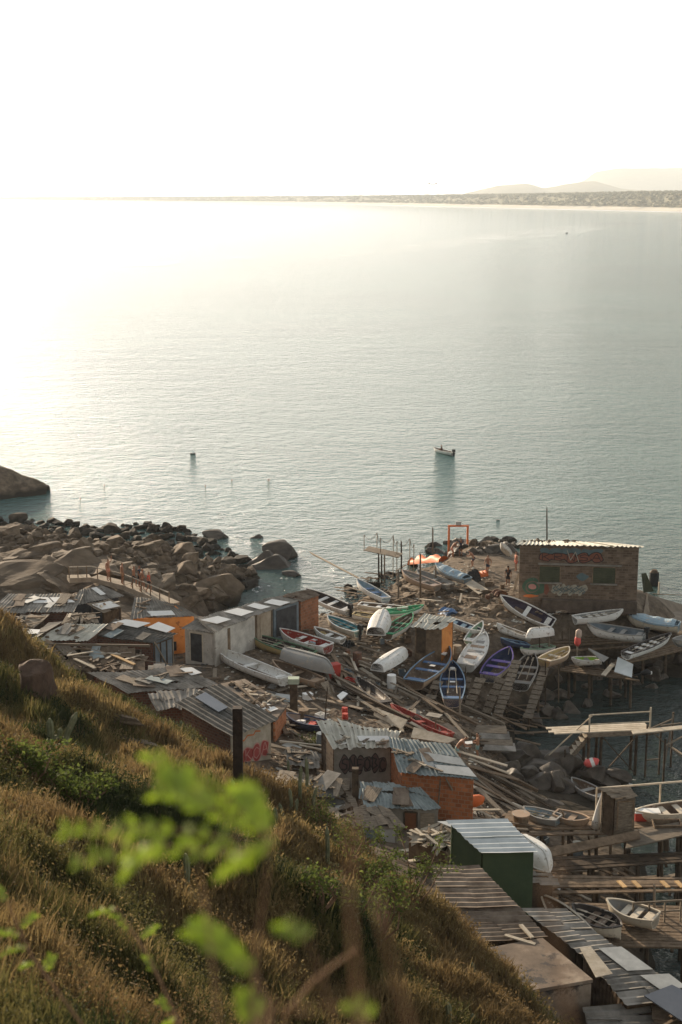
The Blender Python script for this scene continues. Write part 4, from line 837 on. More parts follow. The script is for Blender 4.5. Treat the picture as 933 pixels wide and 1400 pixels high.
boat('overturned white boat with ribbed bottom and flat tan stern', (526, 841, .7), (514, 868, .7), beam=1.45, hull=WHT, inner=DRK, overturn=True, group=T_, stern=.85)
boat('open boat with bright green rim and benches beside the ribbed one', (564, 837, .9), (529, 866, .8), beam=1.25, hull=WHT, inner=BRN, rim=GRN, bench=GRN, nb=3, group=T_)
boat('overturned smooth white boat alone in front of the brown shack', (557, 893, .7), (516, 917, .6), beam=1.25, hull=WHT, inner=DRK, overturn=True, group=T_)
Q_ = 'boats on the slipways'
boat('large boat with blue rim and benches beside the brown shack', (614, 883, 1.3), (566, 930, .9), beam=1.9, hull=TAN, inner=BRN, rim=mat('blue_grey_rim', (.10, .17, .25), (.16, .24, .33), 2, .6, .1), bench=BLU, nb=3, group=Q_, extras=whitebox)
boat('narrow navy boat pointing away with white card on its bench', (619, 903, 1.2), (619, 955, .9), beam=1.55, hull=PIN, inner=NVY, rim=mat('blue_grey_rim', (.1, .17, .25)), bench=BLU, nb=3, group=Q_, extras=whitebox)
boat('white decked boat with small hatches on the slipway', (664, 864, 1.1), (637, 908, 1.0), beam=1.5, hull=WHT, inner=WHT, nb=0, group=Q_, extras=cavities, stern=.8)
boat('boat with purple rim and benches on the slipway', (697, 884, 1.1), (668, 922, 1.0), beam=1.6, hull=CRM, inner=NVY, rim=PUR, bench=PUR, nb=3, group=Q_)
boat('grey boat with dark inside on the right hand slipway', (728, 890, 1.1), (711, 934, 1.1), beam=1.5, hull=WHT, inner=DRK, rim=GRY, bench=GRY, nb=3, group=Q_, stern=.85)
boat('overturned white dinghy propped above the yellow boat', (720, 872, 1.6), (752, 866, 1.8), beam=1.15, hull=WHT, inner=WHT, overturn=True, group=Q_, stern=.7)
boat('white and green dinghy under the overturned white dinghy', (712, 886, 1.2), (754, 882, 1.2), beam=1.05, hull=WHT, inner=GRY, rim=mat('pale_green_rim', (.25, .36, .25)), nb=3, group=Q_)
boat('yellowish empty boat at the right end of the slipways', (778, 884, 3.5), (744, 902, 3.3), abs=True, beam=1.3, hull=TAN, inner=YEL, rim=CRM, nb=2, group=Q_)
boat('small navy boat behind the purple rimmed one', (685, 872, .9), (722, 880, .9), beam=.95, hull=NVY, inner=NVY, rim=mat('blue_grey_rim', (.1, .17, .25)), nb=2, group=Q_)
boat('dark boat with white side tilted up by the brick boathouse', (685, 813, 1.2), (757, 852, 1.0), beam=1.35, hull=WHT, inner=mat('paint_dark_violet', (.04, .03, .05), (.07, .055, .08), 2, .7, .1), nb=2, group=Q_, roll=-22)
boat('white hull half hidden under the tilted dark boat', (680, 852, .7), (726, 870, .7), beam=.95, hull=WHT, inner=BRN, nb=2, group=Q_)
boat('white boat with blue inside right of the brown shack', (663, 862, .9), (616, 847, .9), beam=1.1, hull=WHT, inner=NVY, rim=WHT, bench=LBL, nb=3, group=Q_)
boat('small white skiff leaning up beside the decked boat', (660, 849, 1.0), (640, 876, .8), beam=.8, hull=WHT, inner=mat('pale_green_rim', (.25, .36, .25)), nb=1, group=Q_)
W_ = 'boats below the boathouse'
boat('grey white boat nearest the boathouse wall with round holes', (852, 833, 4.3), (786, 844, 4.0), abs=True, beam=1.25, hull=WHT, inner=GRY, nb=4, group=W_)
boat('broad white hulled boat with blue grey canvas and motor', (803, 851, 3.7), (882, 866, 3.5), abs=True, beam=1.7, hull=WHT, inner=blue_grey_paint, rim=GRY, nb=3, group=W_, extras=outboard)
boat('white boat under a pale blue cover by the concrete apron', (857, 838, 1.0), (929, 853, .9), beam=1.6, hull=CRM, inner=LBL, rim=LBL, nb=1, group=W_, extras=tarp)
boat('white boat with black rim slanting up on the right platform', (918, 865, 3.6), (856, 893, 3.3), abs=True, beam=1.1, hull=WHT, inner=DRK, rim=DRK, bench=WHT, nb=4, group=W_)
boat('grey boat cut by the right edge of the picture', (920, 874, 3.3), (968, 866, 3.3), abs=True, beam=1.2, hull=GRY, inner=GRY, nb=2, group=W_)
boat('small white boat with lime green inside on the poles', (782, 899, 2.6), (823, 900, 2.5), abs=True, beam=.95, hull=WHT, inner=LIM, rim=WHT, bench=GRY, nb=2, group=W_, pointed=True)
U_ = 'boats on the upper landing'
boat('beige boat with ragged paint in front of the orange container', (550, 779, 4.4), (598, 800, 3.9), abs=True, beam=1.3, hull=TAN, inner=GRY, rim=PIN, nb=3, group=U_)
boat('grey covered flat boat sloping down beside the container', (596, 770, 4.6), (640, 791, 4.1), abs=True, beam=1.2, hull=GRY, inner=LBL, rim=LBL, nb=1, group=U_, extras=tarp)
boat('grey white hull between the beige boat and the covered one', (570, 779, 4.1), (616, 799, 3.7), abs=True, beam=1.3, hull=GRY, inner=GRY, nb=2, group=U_)
boat('upturned white skiff stood on end left of the boathouse', (686, 742, 1.8), (696, 756, .7), beam=.7, hull=WHT, inner=WHT, nb=1, group=U_)
V_ = 'boats around the lower docks'
boat('dark red hulled long boat wedged in the timber below the slipways', (534, 962, .9), (615, 1003, .9), beam=1.1, hull=RED, inner=RED, nb=2, group=V_, roll=12)
boat('thin dark hull shell curving through the debris', (488, 925, .7), (528, 960, .7), beam=1.0, hull=DRK, inner=DRK, nb=1, group=V_)
boat('cream boat with dark rim and inside at the lower right dock', (783, 1236, 3.45), (850, 1266, 3.2), abs=True, beam=1.45, hull=CRM, inner=DRK, rim=DRK, bench=BRN, nb=3, group=V_, pointed=True)
boat('smaller grey white boat behind the cream one on the lower dock', (830, 1229, 3.3), (897, 1253, 3.15), abs=True, beam=1.3, hull=CRM, inner=GRY, nb=3, group=V_)
boat('long cream hull leaning between corrugated roof and lower dock', (742, 1222, 4.1), (812, 1290, 3.7), abs=True, beam=.9, hull=CRM, inner=BRN, nb=2, group=V_, roll=-25)
boat('overturned white boat right of the green hut', (751, 1192, 3.7), (712, 1156, 3.9), abs=True, beam=1.4, hull=WHT, inner=WHT, overturn=True, group=V_)
boat('small grey boat afloat among the rocks under the stairs', (782, 1063, .55), (824, 1088, .45), abs=True, beam=1.1, hull=GRY, inner=BRN, nb=2, group=V_)
boat('long cream boat at the right edge behind the wooden shed', (868, 1108, 3.3), (968, 1098, 3.3), abs=True, beam=1.4, hull=CRM, inner=BRN, nb=3, group=V_)
boat('grey boat at the left end of the shed dock', (716, 1103, 3.2), (764, 1118, 3.1), abs=True, beam=1.1, hull=GRY, inner=LBL, nb=2, group=V_)
boat('tan boat beside the grey one on the shed dock', (806, 1119, 3.15), (760, 1110, 3.1), abs=True, beam=1.0, hull=TAN, inner=GRY, nb=2, group=V_)
boat('navy boat half buried in litter before the debris roof', (392, 975, .7), (447, 990, .7), beam=1.2, hull=NVY, inner=PIN, nb=3, group=S_, extras=junk)
boat('small motor skiff with one rower on the open sea', (593, 611.5, .42), (620, 619, .38), abs=True, beam=1.0, hull=WHT, inner=DRK, nb=3, group='skiff', extras=outboard, name='motor_skiff')
SKIFF = BOATS[-1][3]; del SKIFF['group']

# ================================================================== DOCKS, SLIPWAYS, DEBRIS
def unit_plank(m):
    me = bpy.data.meshes.new('plank'); r = random.Random(len(bpy.data.meshes))
    c = [(-.5, -.5, 0), (.5, -.46, 0), (.5, .5, 0), (-.48, .5, 0), (-.5, -.5, 1), (.49, -.46, 1), (.5, .5, 1), (-.48, .47, 1)]
    mb = MB().hexa(c); me.from_pydata(mb.v, [], mb.f); me.materials.append(m); return me
def unit_pole(m, n=7):
    mb = MB().tube([(-.5, 0, 0), (-.17, .04, .02), (.17, -.03, .01), (.5, 0, 0)], [.5, .47, .45, .4], n); me = bpy.data.meshes.new('pole'); me.from_pydata(mb.v, [], mb.f); me.materials.append(m); return me
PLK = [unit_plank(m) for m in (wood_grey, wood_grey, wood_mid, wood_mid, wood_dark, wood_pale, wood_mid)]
POLES = [unit_pole(m) for m in (wood_grey, wood_mid, wood_dark, wood_grey)]
SHT = [unit_plank(m) for m in (cement, cement_dk, cement_blue, wood_grey, grey_board, brown_sheet)]
YEL_P = unit_plank(wood_new); WHT_P = unit_plank(white_board)
def stick(me, a, b, wd, th, label, cat='plank', group=None, name='plank', roll=0):
    a = Vector(a); b = Vector(b); d = b-a; L = d.length; ex = d.normalized(); up = Vector((0, 0, 1))
    if abs(ex.z) > .97: up = Vector((0, 1, 0))
    ey = up.cross(ex).normalized(); ez = ex.cross(ey)
    M = Matrix((ex, ey, ez)).transposed() @ Matrix.Rotation(roll, 3, 'X')
    o = bpy.data.objects.new(name, me); COL.objects.link(o); o.location = (a+b)/2; o.rotation_euler = M.to_euler(); o.scale = (L, wd, th)
    return tag(o, label, cat, group)
def lay(px, py, ang, L, wd, th, lift, label, group, meshes, name='plank', cat='plank', tilt=.05, r=random):
    p = on(px, py, lift); d = Vector((math.cos(ang), math.sin(ang), 0))*L/2; a = p-d; b = p+d
    a.z = max(gz(a.x, a.y), .05)+lift+r.uniform(0, tilt*L); b.z = max(gz(b.x, b.y), .05)+lift+r.uniform(0, tilt*L)
    if abs(a.z-b.z) > .45*L: b.z = a.z+.2*L*(1 if b.z > a.z else -1)
    return stick(r.choice(meshes), a, b, wd, th, label, cat, group, name, r.uniform(-.1, .1))
def field(P, n, mind, ang, spread, Lr, label, group, meshes=PLK, wr=(.12, .26), th=.045, name='plank', cat='plank', lift=(.02, .35), sd=1, tilt=.06):
    r = random.Random(sd)
    for x, y in scatter_px(P, n, mind, sd): lay(x, y, ang+r.gauss(0, spread), r.uniform(*Lr), r.uniform(*wr), th, r.uniform(*lift), label, group, meshes, name, cat, tilt, r)
dA = R(-52)   # most of the long timber runs towards the camera and to the right
field([(455, 905), (500, 915), (600, 960), (640, 1000), (600, 1010), (540, 990), (440, 960)], 60, 5, dA, .35, (1.6, 4.2), 'old plank in the heap of timber between grey boat and red hull', 'planks heaped below the moored boats', sd=3)
field([(640, 1045), (700, 1075), (735, 1110), (700, 1120), (655, 1090)], 26, 6, R(-35), .25, (2.0, 4.6), 'long board in the timber slide right of the orange brick hut', 'boards in the timber slide', sd=4)
field([(300, 935), (390, 925), (440, 960), (430, 1005), (390, 1020), (380, 975)], 30, 7, R(-35), .6, (.8, 2.4), 'scrap of board lying in the litter behind the graffiti house', 'board scraps behind the graffiti house', sd=5)
field([(380, 1025), (440, 1015), (440, 1060), (480, 1075), (400, 1060)], 22, 6, R(-10), .5, (.8, 2.6), 'scrap plank on the ground above the cacti', 'scrap planks above the cacti', sd=6)
field([(470, 800), (560, 775), (640, 800), (700, 830), (640, 850), (520, 850), (470, 835)], 46, 6, R(-30), .8, (.8, 3), 'driftwood plank on the rubble bank under the upper boats', 'driftwood on the rubble bank', sd=7)
field([(430, 870), (520, 880), (560, 900), (520, 930), (440, 905)], 16, 9, R(-10), .7, (.8, 2.4), 'loose plank on the brown yard between the boats', 'loose planks on the brown yard', sd=8)
field([(700, 1195), (800, 1190), (930, 1200), (930, 1215), (820, 1222), (740, 1235), (705, 1225)], 30, 7, R(-10), .5, (.8, 2.6), 'worn board lying about the lower dock', 'worn boards on the lower dock', sd=9, lift=(.1, .5))
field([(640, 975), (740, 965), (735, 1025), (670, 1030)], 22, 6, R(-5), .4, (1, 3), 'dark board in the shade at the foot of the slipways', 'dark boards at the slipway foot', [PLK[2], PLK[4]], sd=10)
field([(455, 930), (560, 950), (620, 1000), (480, 985)], 12, 14, dA, .4, (1.0, 1.9), 'rough sheet of board in the timber heap', 'board sheets in the timber heap', SHT, (.5, .9), .03, 'board_sheet', 'board', sd=11)
field([(390, 1020), (440, 1010), (470, 1060), (400, 1060)], 10, 12, R(0), .8, (.8, 1.6), 'broken roofing sheet on the ground above the cacti', 'broken sheets above the cacti', SHT, (.5, .9), .03, 'roofing_sheet', 'roofing sheet', sd=12)
field([(300, 940), (385, 935), (400, 965), (330, 945)], 10, 12, R(0), .8, (.6, 1.3), 'broken roofing sheet in the litter by the long white boat', 'broken sheets by the long white boat', SHT, (.4, .8), .03, 'roofing_sheet', 'roofing sheet', sd=13)
field([(570, 1155), (590, 1180), (560, 1190), (540, 1160)], 6, 8, R(0), .8, (.6, 1.3), 'broken board beside the heaped tile roof', 'broken boards beside the tile roof', PLK, (.15, .3), .03, sd=14)
field([(200, 915), (300, 920), (330, 960), (240, 940)], 16, 7, R(-20), .7, (.8, 2.4), 'scrap board between the striped roof and the long white boat', 'scrap boards by the striped roof', sd=41)
field([(690, 1120), (760, 1140), (770, 1230), (700, 1240)], 22, 7, R(-20), .8, (.8, 2.6), 'dark plank in the jumble right of the green hut', 'planks in the jumble right of the green hut', [PLK[2], PLK[4], PLK[0]], sd=42, lift=(.05, .9), tilt=.2)
field([(620, 1090), (680, 1120), (700, 1135), (630, 1125)], 12, 6, R(-30), .5, (.8, 2.2), 'plank below the orange brick hut corner', 'planks below the orange brick hut', sd=43)
field([(400, 860), (520, 850), (560, 880), (480, 900)], 14, 9, R(-20), .7, (.6, 1.8), 'short board lying between the hauled out boats', 'short boards between the hauled out boats', sd=44)
def gear(n, P, mind, sd, where):
    r = random.Random(sd)
    for i, (x, y) in enumerate(scatter_px(P, n, mind, sd)):
        p = on(x, y, 0); k = r.choice(['crate', 'barrel', 'crate', 'bucket']); m_, cn = r.choice([(wood_mid, 'brown'), (wood_grey, 'grey'), (white_board, 'white'), (blue_grey_paint, 'blue grey'), (rust, 'rusty'), (red_paint, 'dull red')])
        lab = '%s %s standing %s' % (cn, k, where); g_ = 'fishing gear %s, %s %s' % (where, cn, k); a = r.uniform(0, 3); Mz = Matrix.Rotation(a, 3, 'Z'); t = thing(k, lab, k, tuple(p), g_)
        if k == 'crate':
            s1, s2, s3 = r.uniform(.45, .7), r.uniform(.3, .45), r.uniform(.22, .4); MB().box(p+Vector((0, 0, .03)), (s1, s2, .05), Mz).build('bottom', m_, t)
            for sx, sy in ((1, 0), (-1, 0), (0, 1), (0, -1)): MB().box(p+Mz@Vector((sx*s1/2, sy*s2/2, 0))+Vector((0, 0, s3/2)), (.03 if sx else s1, .03 if sy else s2, s3), Mz).build('side', m_, t)
        else:
            R_ = .28 if k == 'barrel' else .17; h_ = .85 if k == 'barrel' else .32; MB().tube([p, p+Vector((0, 0, h_*.5)), p+Vector((0, 0, h_))], [R_*.9, R_*1.05, R_*.95], 12).build('body', m_, t); MB().tube([p+Vector((0, 0, h_)), p+Vector((0, 0, h_+.03))], R_*1.0, 12).build('rim', m_, t)
gear(16, [(440, 870), (560, 860), (640, 900), (600, 960), (480, 950)], 14, 51, 'among the moored boats'); gear(9, [(590, 775), (690, 790), (700, 830), (610, 830)], 12, 52, 'on the upper landing'); gear(9, [(390, 985), (480, 960), (500, 1000), (440, 1050), (390, 1040)], 12, 53, 'in the litter left of the stone shack'); gear(8, [(700, 1120), (860, 1195), (850, 1230), (720, 1235)], 16, 54, 'on the lower docks')
# long timbers that read singly
for (a, b, lab, m) in (((490, 905), (690, 992), 'longest grey timber slanting from the left yard to the slipway foot', 0), ((455, 925), (602, 1008), 'long grey timber above the red hulled boat', 0), ((470, 940), (560, 985), 'dark timber left of the red hull', 4), ((560, 945), (668, 1000), 'thin long timber passing under the navy boat', 2),
                       ((447, 762), (490, 789), 'long boom pole reaching out over the cove from the blue boat', 5), ((640, 1052), (737, 1107), 'pale long pole beside the orange brick hut', 5), ((650, 1040), (735, 1083), 'dark long timber above the pale pole', 2)):
    A = on(*a, .45); B_ = on(*b, .45)
    if 'boom' in lab: A = at(425, 756, 2.6); B_ = at(490, 790, 3.4)
    stick(PLK[m] if m != 5 else POLES[0], A, B_, .16, .16, lab, 'timber', None, 'timber')
# white and coloured boards
def board(pts, z, m, lab, name='board', th=.05, cat='board'):
    q = [at(x, y, zz) for (x, y), zz in zip(pts, z)]; return MB().slab(q, th).build(name, m, None, lab, cat)
board([(549, 997), (557, 984), (513, 967), (511, 978)], [3.5, 3.9, 3.9, 3.5], wood_pale, 'pale leaning board left of the dark red hull')
board([(612, 1016), (624, 1010), (566, 994), (562, 1008)], [4.1, 4.3, 4.3, 4.0], wood_pale, 'pale leaning board right of the dark red hull')
board([(462, 960), (456, 957), (438, 934), (449, 930)], [3.5, 3.5, 4.4, 4.4], wood_grey, 'grey plank door propped below the overturned grey boat')
board([(461, 951), (469, 945), (476, 948), (466, 957)], [3.7, 3.7, 3.7, 3.7], white_board, 'small white board lying in the timber heap')
for i, (x, y) in enumerate(((672, 998), (676, 1006), (680, 1014), (684, 1022))):
    q = [at(x-24, y+3, 2.0-.16*i), at(x+22, y+5, 2.0-.16*i), at(x+20, y-6, 2.2-.16*i), at(x-20, y-7, 2.2-.16*i)]
    MB().slab(q, .06).build('roofing_sheet', cement if i % 2 else wood_grey, None, 'grey sheet number in the stack right of the two shirtless men'.replace(' number', ''), 'roofing sheet', 'sheets stacked right of the shirtless men')
for (x0, y0, x1, y1) in ((85+59, 875+0, 185, 908), (152, 896, 184, 908), (101, 900, 130, 915), (91, 897, 127, 890)): pass
stick(YEL_P, rp('H6', 153, 895, .16), rp('H6', 184, 909, .16), .22, .05, 'orange tinted plank on the collapsed roof', 'plank')
stick(PLK[5], rp('H6', 102, 901, .16), rp('H6', 130, 914, .16), .22, .05, 'pale plank pointing down the collapsed roof', 'plank'); stick(PLK[5], rp('H6', 92, 897, .2), rp('H6', 128, 891, .2), .16, .05, 'pale plank lying across the top of the collapsed roof', 'plank')
stick(PLK[0], rp('H6', 62, 882, .3), rp('H5', 205, 884, .1), .12, .12, 'long beam running above the collapsed roof', 'beam', None, 'beam')
stick(POLES[0], at(213, 880, 5.8), at(230, 912, 3.8), .11, .11, 'white slanting pole against the grey panelled shack', 'pole', None, 'pole').active_material_index = 0
stick(PLK[2], rp('H9', 326, 938, .2), rp('H9', 360, 968, .2), .14, .05, 'plank on the debris roof behind the dark corrugated roof', 'plank')
stick(POLES[1], rp('H9', 343, 962, .3), rp('H9', 368, 946, .35), .07, .07, 'thin pole crossing the debris roof', 'pole', None, 'pole')
stick(PLK[5], rp('H17b', 712, 1265, .1), rp('H17b', 728, 1283, .16), .16, .05, 'short pale plank on the lower brown roof', 'plank'); stick(PLK[5], rp('H17b', 690, 1279, .14), rp('H17b', 732, 1292, .14), .16, .05, 'long pale plank along the lower edge of the brown roof', 'plank')
stick(POLES[0], at(532, 1212, 5.6), at(604, 1254, 5.2), .14, .14, 'white pipe running down the edge of the slope to the brown roof', 'pipe', None, 'pipe')
stick(PLK[5], at(583, 1143, 5.95), at(604, 1160, 5.8), .15, .05, 'pale stick on the heaped tile roof', 'plank')
# loose stuff on roofs
def roof_litter(key, n, label, group, meshes, sz, sd, area=(.08, .92, .1, .9), flatk=.3):
    r = random.Random(sd); h = HUTS[key]
    for i in range(n):
        p = bil(h['q'], r.uniform(*area[:2]), r.uniform(*area[2:]))+Vector((0, 0, .06)); s = r.uniform(*sz); a = r.uniform(0, 3.14); d = Vector((math.cos(a), math.sin(a), 0))*s
        if meshes is RK: rock(p, s*.4, label, group, RK, 'stone', cat='stone')
        else: stick(r.choice(meshes), p-d/2, p+d/2+Vector((0, 0, r.uniform(0, .06))), r.uniform(.08, .2), .04, label, 'board scrap', group, 'board_scrap')
roof_litter('H4', 6, 'stone weighing down the beige tin roof', 'stones on the beige tin roof', RK, (.3, .45), 1)
roof_litter('H1', 7, 'scrap of wood on the long roof at far left', 'scraps on the long left roof', PLK, (.5, 1.6), 2)
roof_litter('H2', 4, 'scrap of wood on the dark roof left of the orange hut', 'scraps on the dark roof', PLK, (.5, 1.1), 3)
roof_litter('H4d', 16, 'loose board on the ragged plank roof at the left edge', 'boards on the ragged left roof', PLK, (.6, 1.8), 4)
roof_litter('H6', 30, 'broken board on the collapsed roof', 'broken boards on the collapsed roof', PLK, (.5, 1.9), 5)
roof_litter('H7', 4, 'thin board on the wide striped roof', 'boards on the striped roof', PLK, (.8, 1.8), 6, flatk=.1)
roof_litter('H9', 26, 'scrap of wood and tile littering the flat debris roof', 'scraps on the flat debris roof', PLK, (.3, 1.0), 7)
roof_litter('H9', 10, 'stone on the flat debris roof', 'stones on the flat debris roof', RK, (.3, .6), 17)
roof_litter('H11', 14, 'broken piece on the lower edge of the white corrugated roof', 'broken pieces on the white corrugated roof', [PLK[5], PLK[0], WHT_P], (.3, .8), 8, (.1, .95, .05, .4))
roof_litter('H12', 7, 'scrap along the left edge of the orange hut roof', 'scraps on the orange hut roof', PLK, (.4, 1.2), 9, (.02, .5, .1, .7))
roof_litter('H14a', 10, 'splintered board on the low roof above the cacti', 'splintered boards above the cacti', [PLK[5], PLK[0]], (.6, 1.7), 10)
roof_litter('H14c', 10, 'pale board on the low roof beside the graffiti house', 'pale boards beside the graffiti house', [PLK[5], PLK[0]], (.6, 1.7), 11)
roof_litter('H15', 16, 'broken tile piece heaped on the roof beside the green hut', 'broken tiles beside the green hut', [PLK[5], PLK[0], PLK[2]], (.4, 1.1), 12)
roof_litter('HH', 14, 'small rubble stone on the boathouse roof', 'rubble on the boathouse roof', RK, (.3, .6), 13, (.02, .6, .5, 1.0))
roof_litter('H3', 5, 'scrap of board on the roof of the bright orange hut', 'scraps on the bright orange hut', PLK, (.5, 1.2), 14)
roof_litter('H20b', 8, 'old board on the bottom right shack', 'old boards on the bottom right shack', PLK, (.5, 1.2), 15)
def roof_sheets(key, n, label, group, sd, meshes=SHT, sz=(.8, 1.5)):
    r = random.Random(sd); h = HUTS[key]; d0 = (h['q'][3]-h['q'][0]).normalized()
    for i in range(n):
        p = bil(h['q'], r.uniform(.1, .9), r.uniform(.12, .88))+h['n']*r.uniform(.06, .12); d = (d0+Vector((r.gauss(0, .3), r.gauss(0, .2), 0))).normalized()*r.uniform(*sz)/2; stick(r.choice(meshes), p-d, p+d, r.uniform(.45, .85), .025, label, 'roofing sheet', group, 'roofing_sheet', math.atan2(-h['n'].x, h['n'].z)*0)
for key, n, sd, w_ in (('H1', 5, 1, 'long left'), ('H7', 5, 2, 'wide striped'), ('H4', 3, 3, 'beige tin'), ('H5', 3, 4, 'dark panelled'), ('H14a', 4, 5, 'cactus side'), ('H14c', 5, 6, 'graffiti side'), ('N4', 4, 7, 'low beige'), ('N1', 3, 8, 'far left brown'), ('H12', 3, 9, 'orange hut'), ('H13', 3, 10, 'blue grey'), ('N6', 3, 11, 'plank'), ('H6', 4, 12, 'collapsed')):
    roof_sheets(key, n, 'loose patching sheet laid on the %s roof' % w_, 'patching sheets on the %s roof' % w_, sd)
for key, n, sd, w_ in (('N1', 8, 21, 'far left brown'), ('N2', 5, 22, 'little dark left'), ('N3', 8, 23, 'slatted'), ('N4', 12, 24, 'low beige'), ('N6', 8, 25, 'plank'), ('N7', 6, 26, 'sunken grey'), ('N11', 6, 27, 'lowest grey')):
    roof_litter(key, n, 'scrap of board on the %s roof' % w_, 'scraps on the %s roof' % w_, PLK, (.4, 1.4), sd)
# stone heap between the left roofs
for i in range(14): p = at(random.uniform(104, 130), random.uniform(839, 844), 6.3); rock(p, random.uniform(.12, .22), 'pebble sized stone in the pale heap between the left roofs', 'pale stone heap between the left roofs', RK, 'stone', cat='stone')
# uncountable chips and gravel on the village ground
def chips(P, n, sz, m, label, sd, name='rubble_chips'):
    r = np.random.default_rng(sd); xs = [p[0] for p in P]; ys = [p[1] for p in P]; pts = []
    while len(pts) < n:
        x = r.uniform(min(xs), max(xs)); y = r.uniform(min(ys), max(ys))
        if inpoly(x, y, P): pts.append((x, y))
    # ground positions through a plane fit, then snapped to the terrain
    c = np.array([tuple(at(x, y, 3.2)) for x, y in pts]); 
    for _ in range(3):
        g = np.maximum(ground(c[:, 0], c[:, 1]), .02); c = np.array([tuple(at(x, y, z)) for (x, y), z in zip(pts, g)])
    s = r.uniform(sz[0], sz[1], n); A = r.uniform(0, 6.28, n); el = r.uniform(.25, 1, n); tl = r.normal(0, .35, n)
    V = np.zeros((n, 5, 3)); 
    for k, (a, b, z) in enumerate(((-1, -1, 0), (1, -1, 0), (1, 1, 0), (-1, 1, 0), (0, 0, 1))):
        X = a*s; Y = b*s*el; V[:, k, 0] = c[:, 0]+X*np.cos(A)-Y*np.sin(A); V[:, k, 1] = c[:, 1]+X*np.sin(A)+Y*np.cos(A); V[:, k, 2] = g+X*tl*.4+(z*s*.5 if z else 0)
    F = np.array([(0, 1, 4), (1, 2, 4), (2, 3, 4), (3, 0, 4)])[None]+(np.arange(n)*5)[:, None, None]
    o = npmesh(name, V.reshape(-1, 3), F.reshape(-1, 3), m, 3); tag(o, label, 'rubble', kind='stuff')
YARD = [(290, 905), (420, 850), (500, 790), (620, 765), (705, 790), (705, 835), (870, 835), (860, 870), (760, 870), (700, 960), (690, 1040), (700, 1130), (620, 1150), (500, 1120), (330, 1075), (390, 1010), (300, 945)]
chips(YARD, 5000, (.04, .16), wood_mid, 'brown splinters and litter strewn over the boatyard ground', 1)
chips(YARD, 3000, (.05, .2), wood_dark, 'dark litter strewn over the boatyard ground', 2); chips(YARD, 900, (.05, .18), cement_lt, 'pale litter strewn over the boatyard ground', 3)
chips([(700, 1130), (800, 1190), (800, 1300), (900, 1380), (760, 1380), (690, 1240)], 1500, (.04, .15), wood_mid, 'litter strewn along the lower shore', 4)
chips([(0, 870), (160, 840), (290, 900), (260, 950), (120, 930)], 1500, (.05, .2), cement_dk, 'litter between the left shacks', 5)

# --- slipways: tracks of short cross planks on two stringers
def slipway(a, b, za, zb, wd, lab):
    A = at(a[0], a[1], za); B = at(b[0], b[1], zb); d = (B-A); L = d.length; e = d.normalized(); sd = Vector((-e.y, e.x, 0)).normalized(); up = sd.cross(e); up = up if up.z > 0 else -up
    t = thing('slipway', lab, 'slipway', tuple(B))
    for s in (-1, 1): MB().beam(A+sd*s*wd*.36-up*.1, B+sd*s*wd*.36-up*.1, .1, .12).build('rail', wood_dark, t)
    mb = MB(); n = int(L/.42); r = random.Random(n)
    for i in range(n):
        if r.random() < .1: continue
        p = A+e*(i+.5)*L/n; w_ = wd*r.uniform(.85, 1.15); k = e*.17; q = sd*w_/2; tl = up*r.uniform(-.02, .02); mb.slab([p-k-q+tl, p+k-q, p+k+q-tl, p-k+q], .04)
    mb.build('deck', wood_grey, t)
    for i in (1, 2):
        p = A+d*i/2.2; g = max(gz(p.x, p.y), -1.0)-.3
        if p.z-.15 > g: MB().tube([(p.x, p.y, g), (p.x, p.y, p.z-.15)], .08, 6).build('post', wood_dark, t)
slipway((658, 926), (637, 973), 2.9, 1.4, .62, 'leftmost slipway track running down below the white decked boat'); slipway((685, 926), (664, 975), 2.9, 1.1, .62, 'slipway track under the purple rimmed boat')
slipway((707, 902), (679, 982), 3.0, .9, .6, 'slipway track between the purple and the grey boat'); slipway((750, 900), (721, 982), 3.2, .9, .55, 'rightmost slipway track beside the grey boat')
slipway((600, 930), (585, 962), 3.0, 2.2, .6, 'short slipway track beneath the blue rimmed boat'); slipway((640, 925), (628, 965), 2.7, 1.5, .5, 'narrow track between navy boat and white decked boat')
# --- platforms on posts
def platform(lab, pts, nplank, posts, bay=.0, m=wood_mid, name='dock', cat='dock', th=.07, rail=None, gap=.12, along='u', label_posts=None, pr=.09, ragged=.15):
    q = [at(*p) for p in pts]; c = sum(q, Vector())/4; t = thing(name, lab, cat, (c.x, c.y, min(gz(c.x, c.y), 0)-.5)); mb = MB(); r = random.Random(nplank)
    for i in range(nplank):
        a, b = i/nplank, (i+1-gap)/nplank
        if r.random() < .06: continue
        x0 = -r.uniform(0, ragged)/4; x1 = 1+r.uniform(0, ragged)/4; up = Vector((0, 0, r.uniform(0, .03)))
        if along == 'u': mb.slab([bil(q, x0, a)+up, bil(q, x1, a)+up, bil(q, x1, b)+up, bil(q, x0, b)+up], th)
        else: mb.slab([bil(q, a, x0)+up, bil(q, b, x0)+up, bil(q, b, x1)+up, bil(q, a, x1)+up], th)
    mb.build('deck', m, t)
    for v in (.12, .5, .88):
        dz = Vector((0, 0, th+.08))
        if along == 'u': A, B = bil(q, v, 0)-dz, bil(q, v, 1)-dz
        else: A, B = bil(q, 0, v)-dz, bil(q, 1, v)-dz
        MB().beam(A, B, .12, .15).build('beam', wood_dark, t)
    for u, v in posts:
        p = bil(q, u, v); g = min(gz(p.x, p.y), 1.5)-.6; MB().tube([(p.x, p.y, g), (p.x+.04, p.y, (g+p.z)/2), (p.x, p.y, p.z-th+.01+bay)], pr, 7).build('post', wood_dark, t)
    return t, q
P6 = [(u, v) for u in (.04, .35, .68, .97) for v in (.06, .94)]
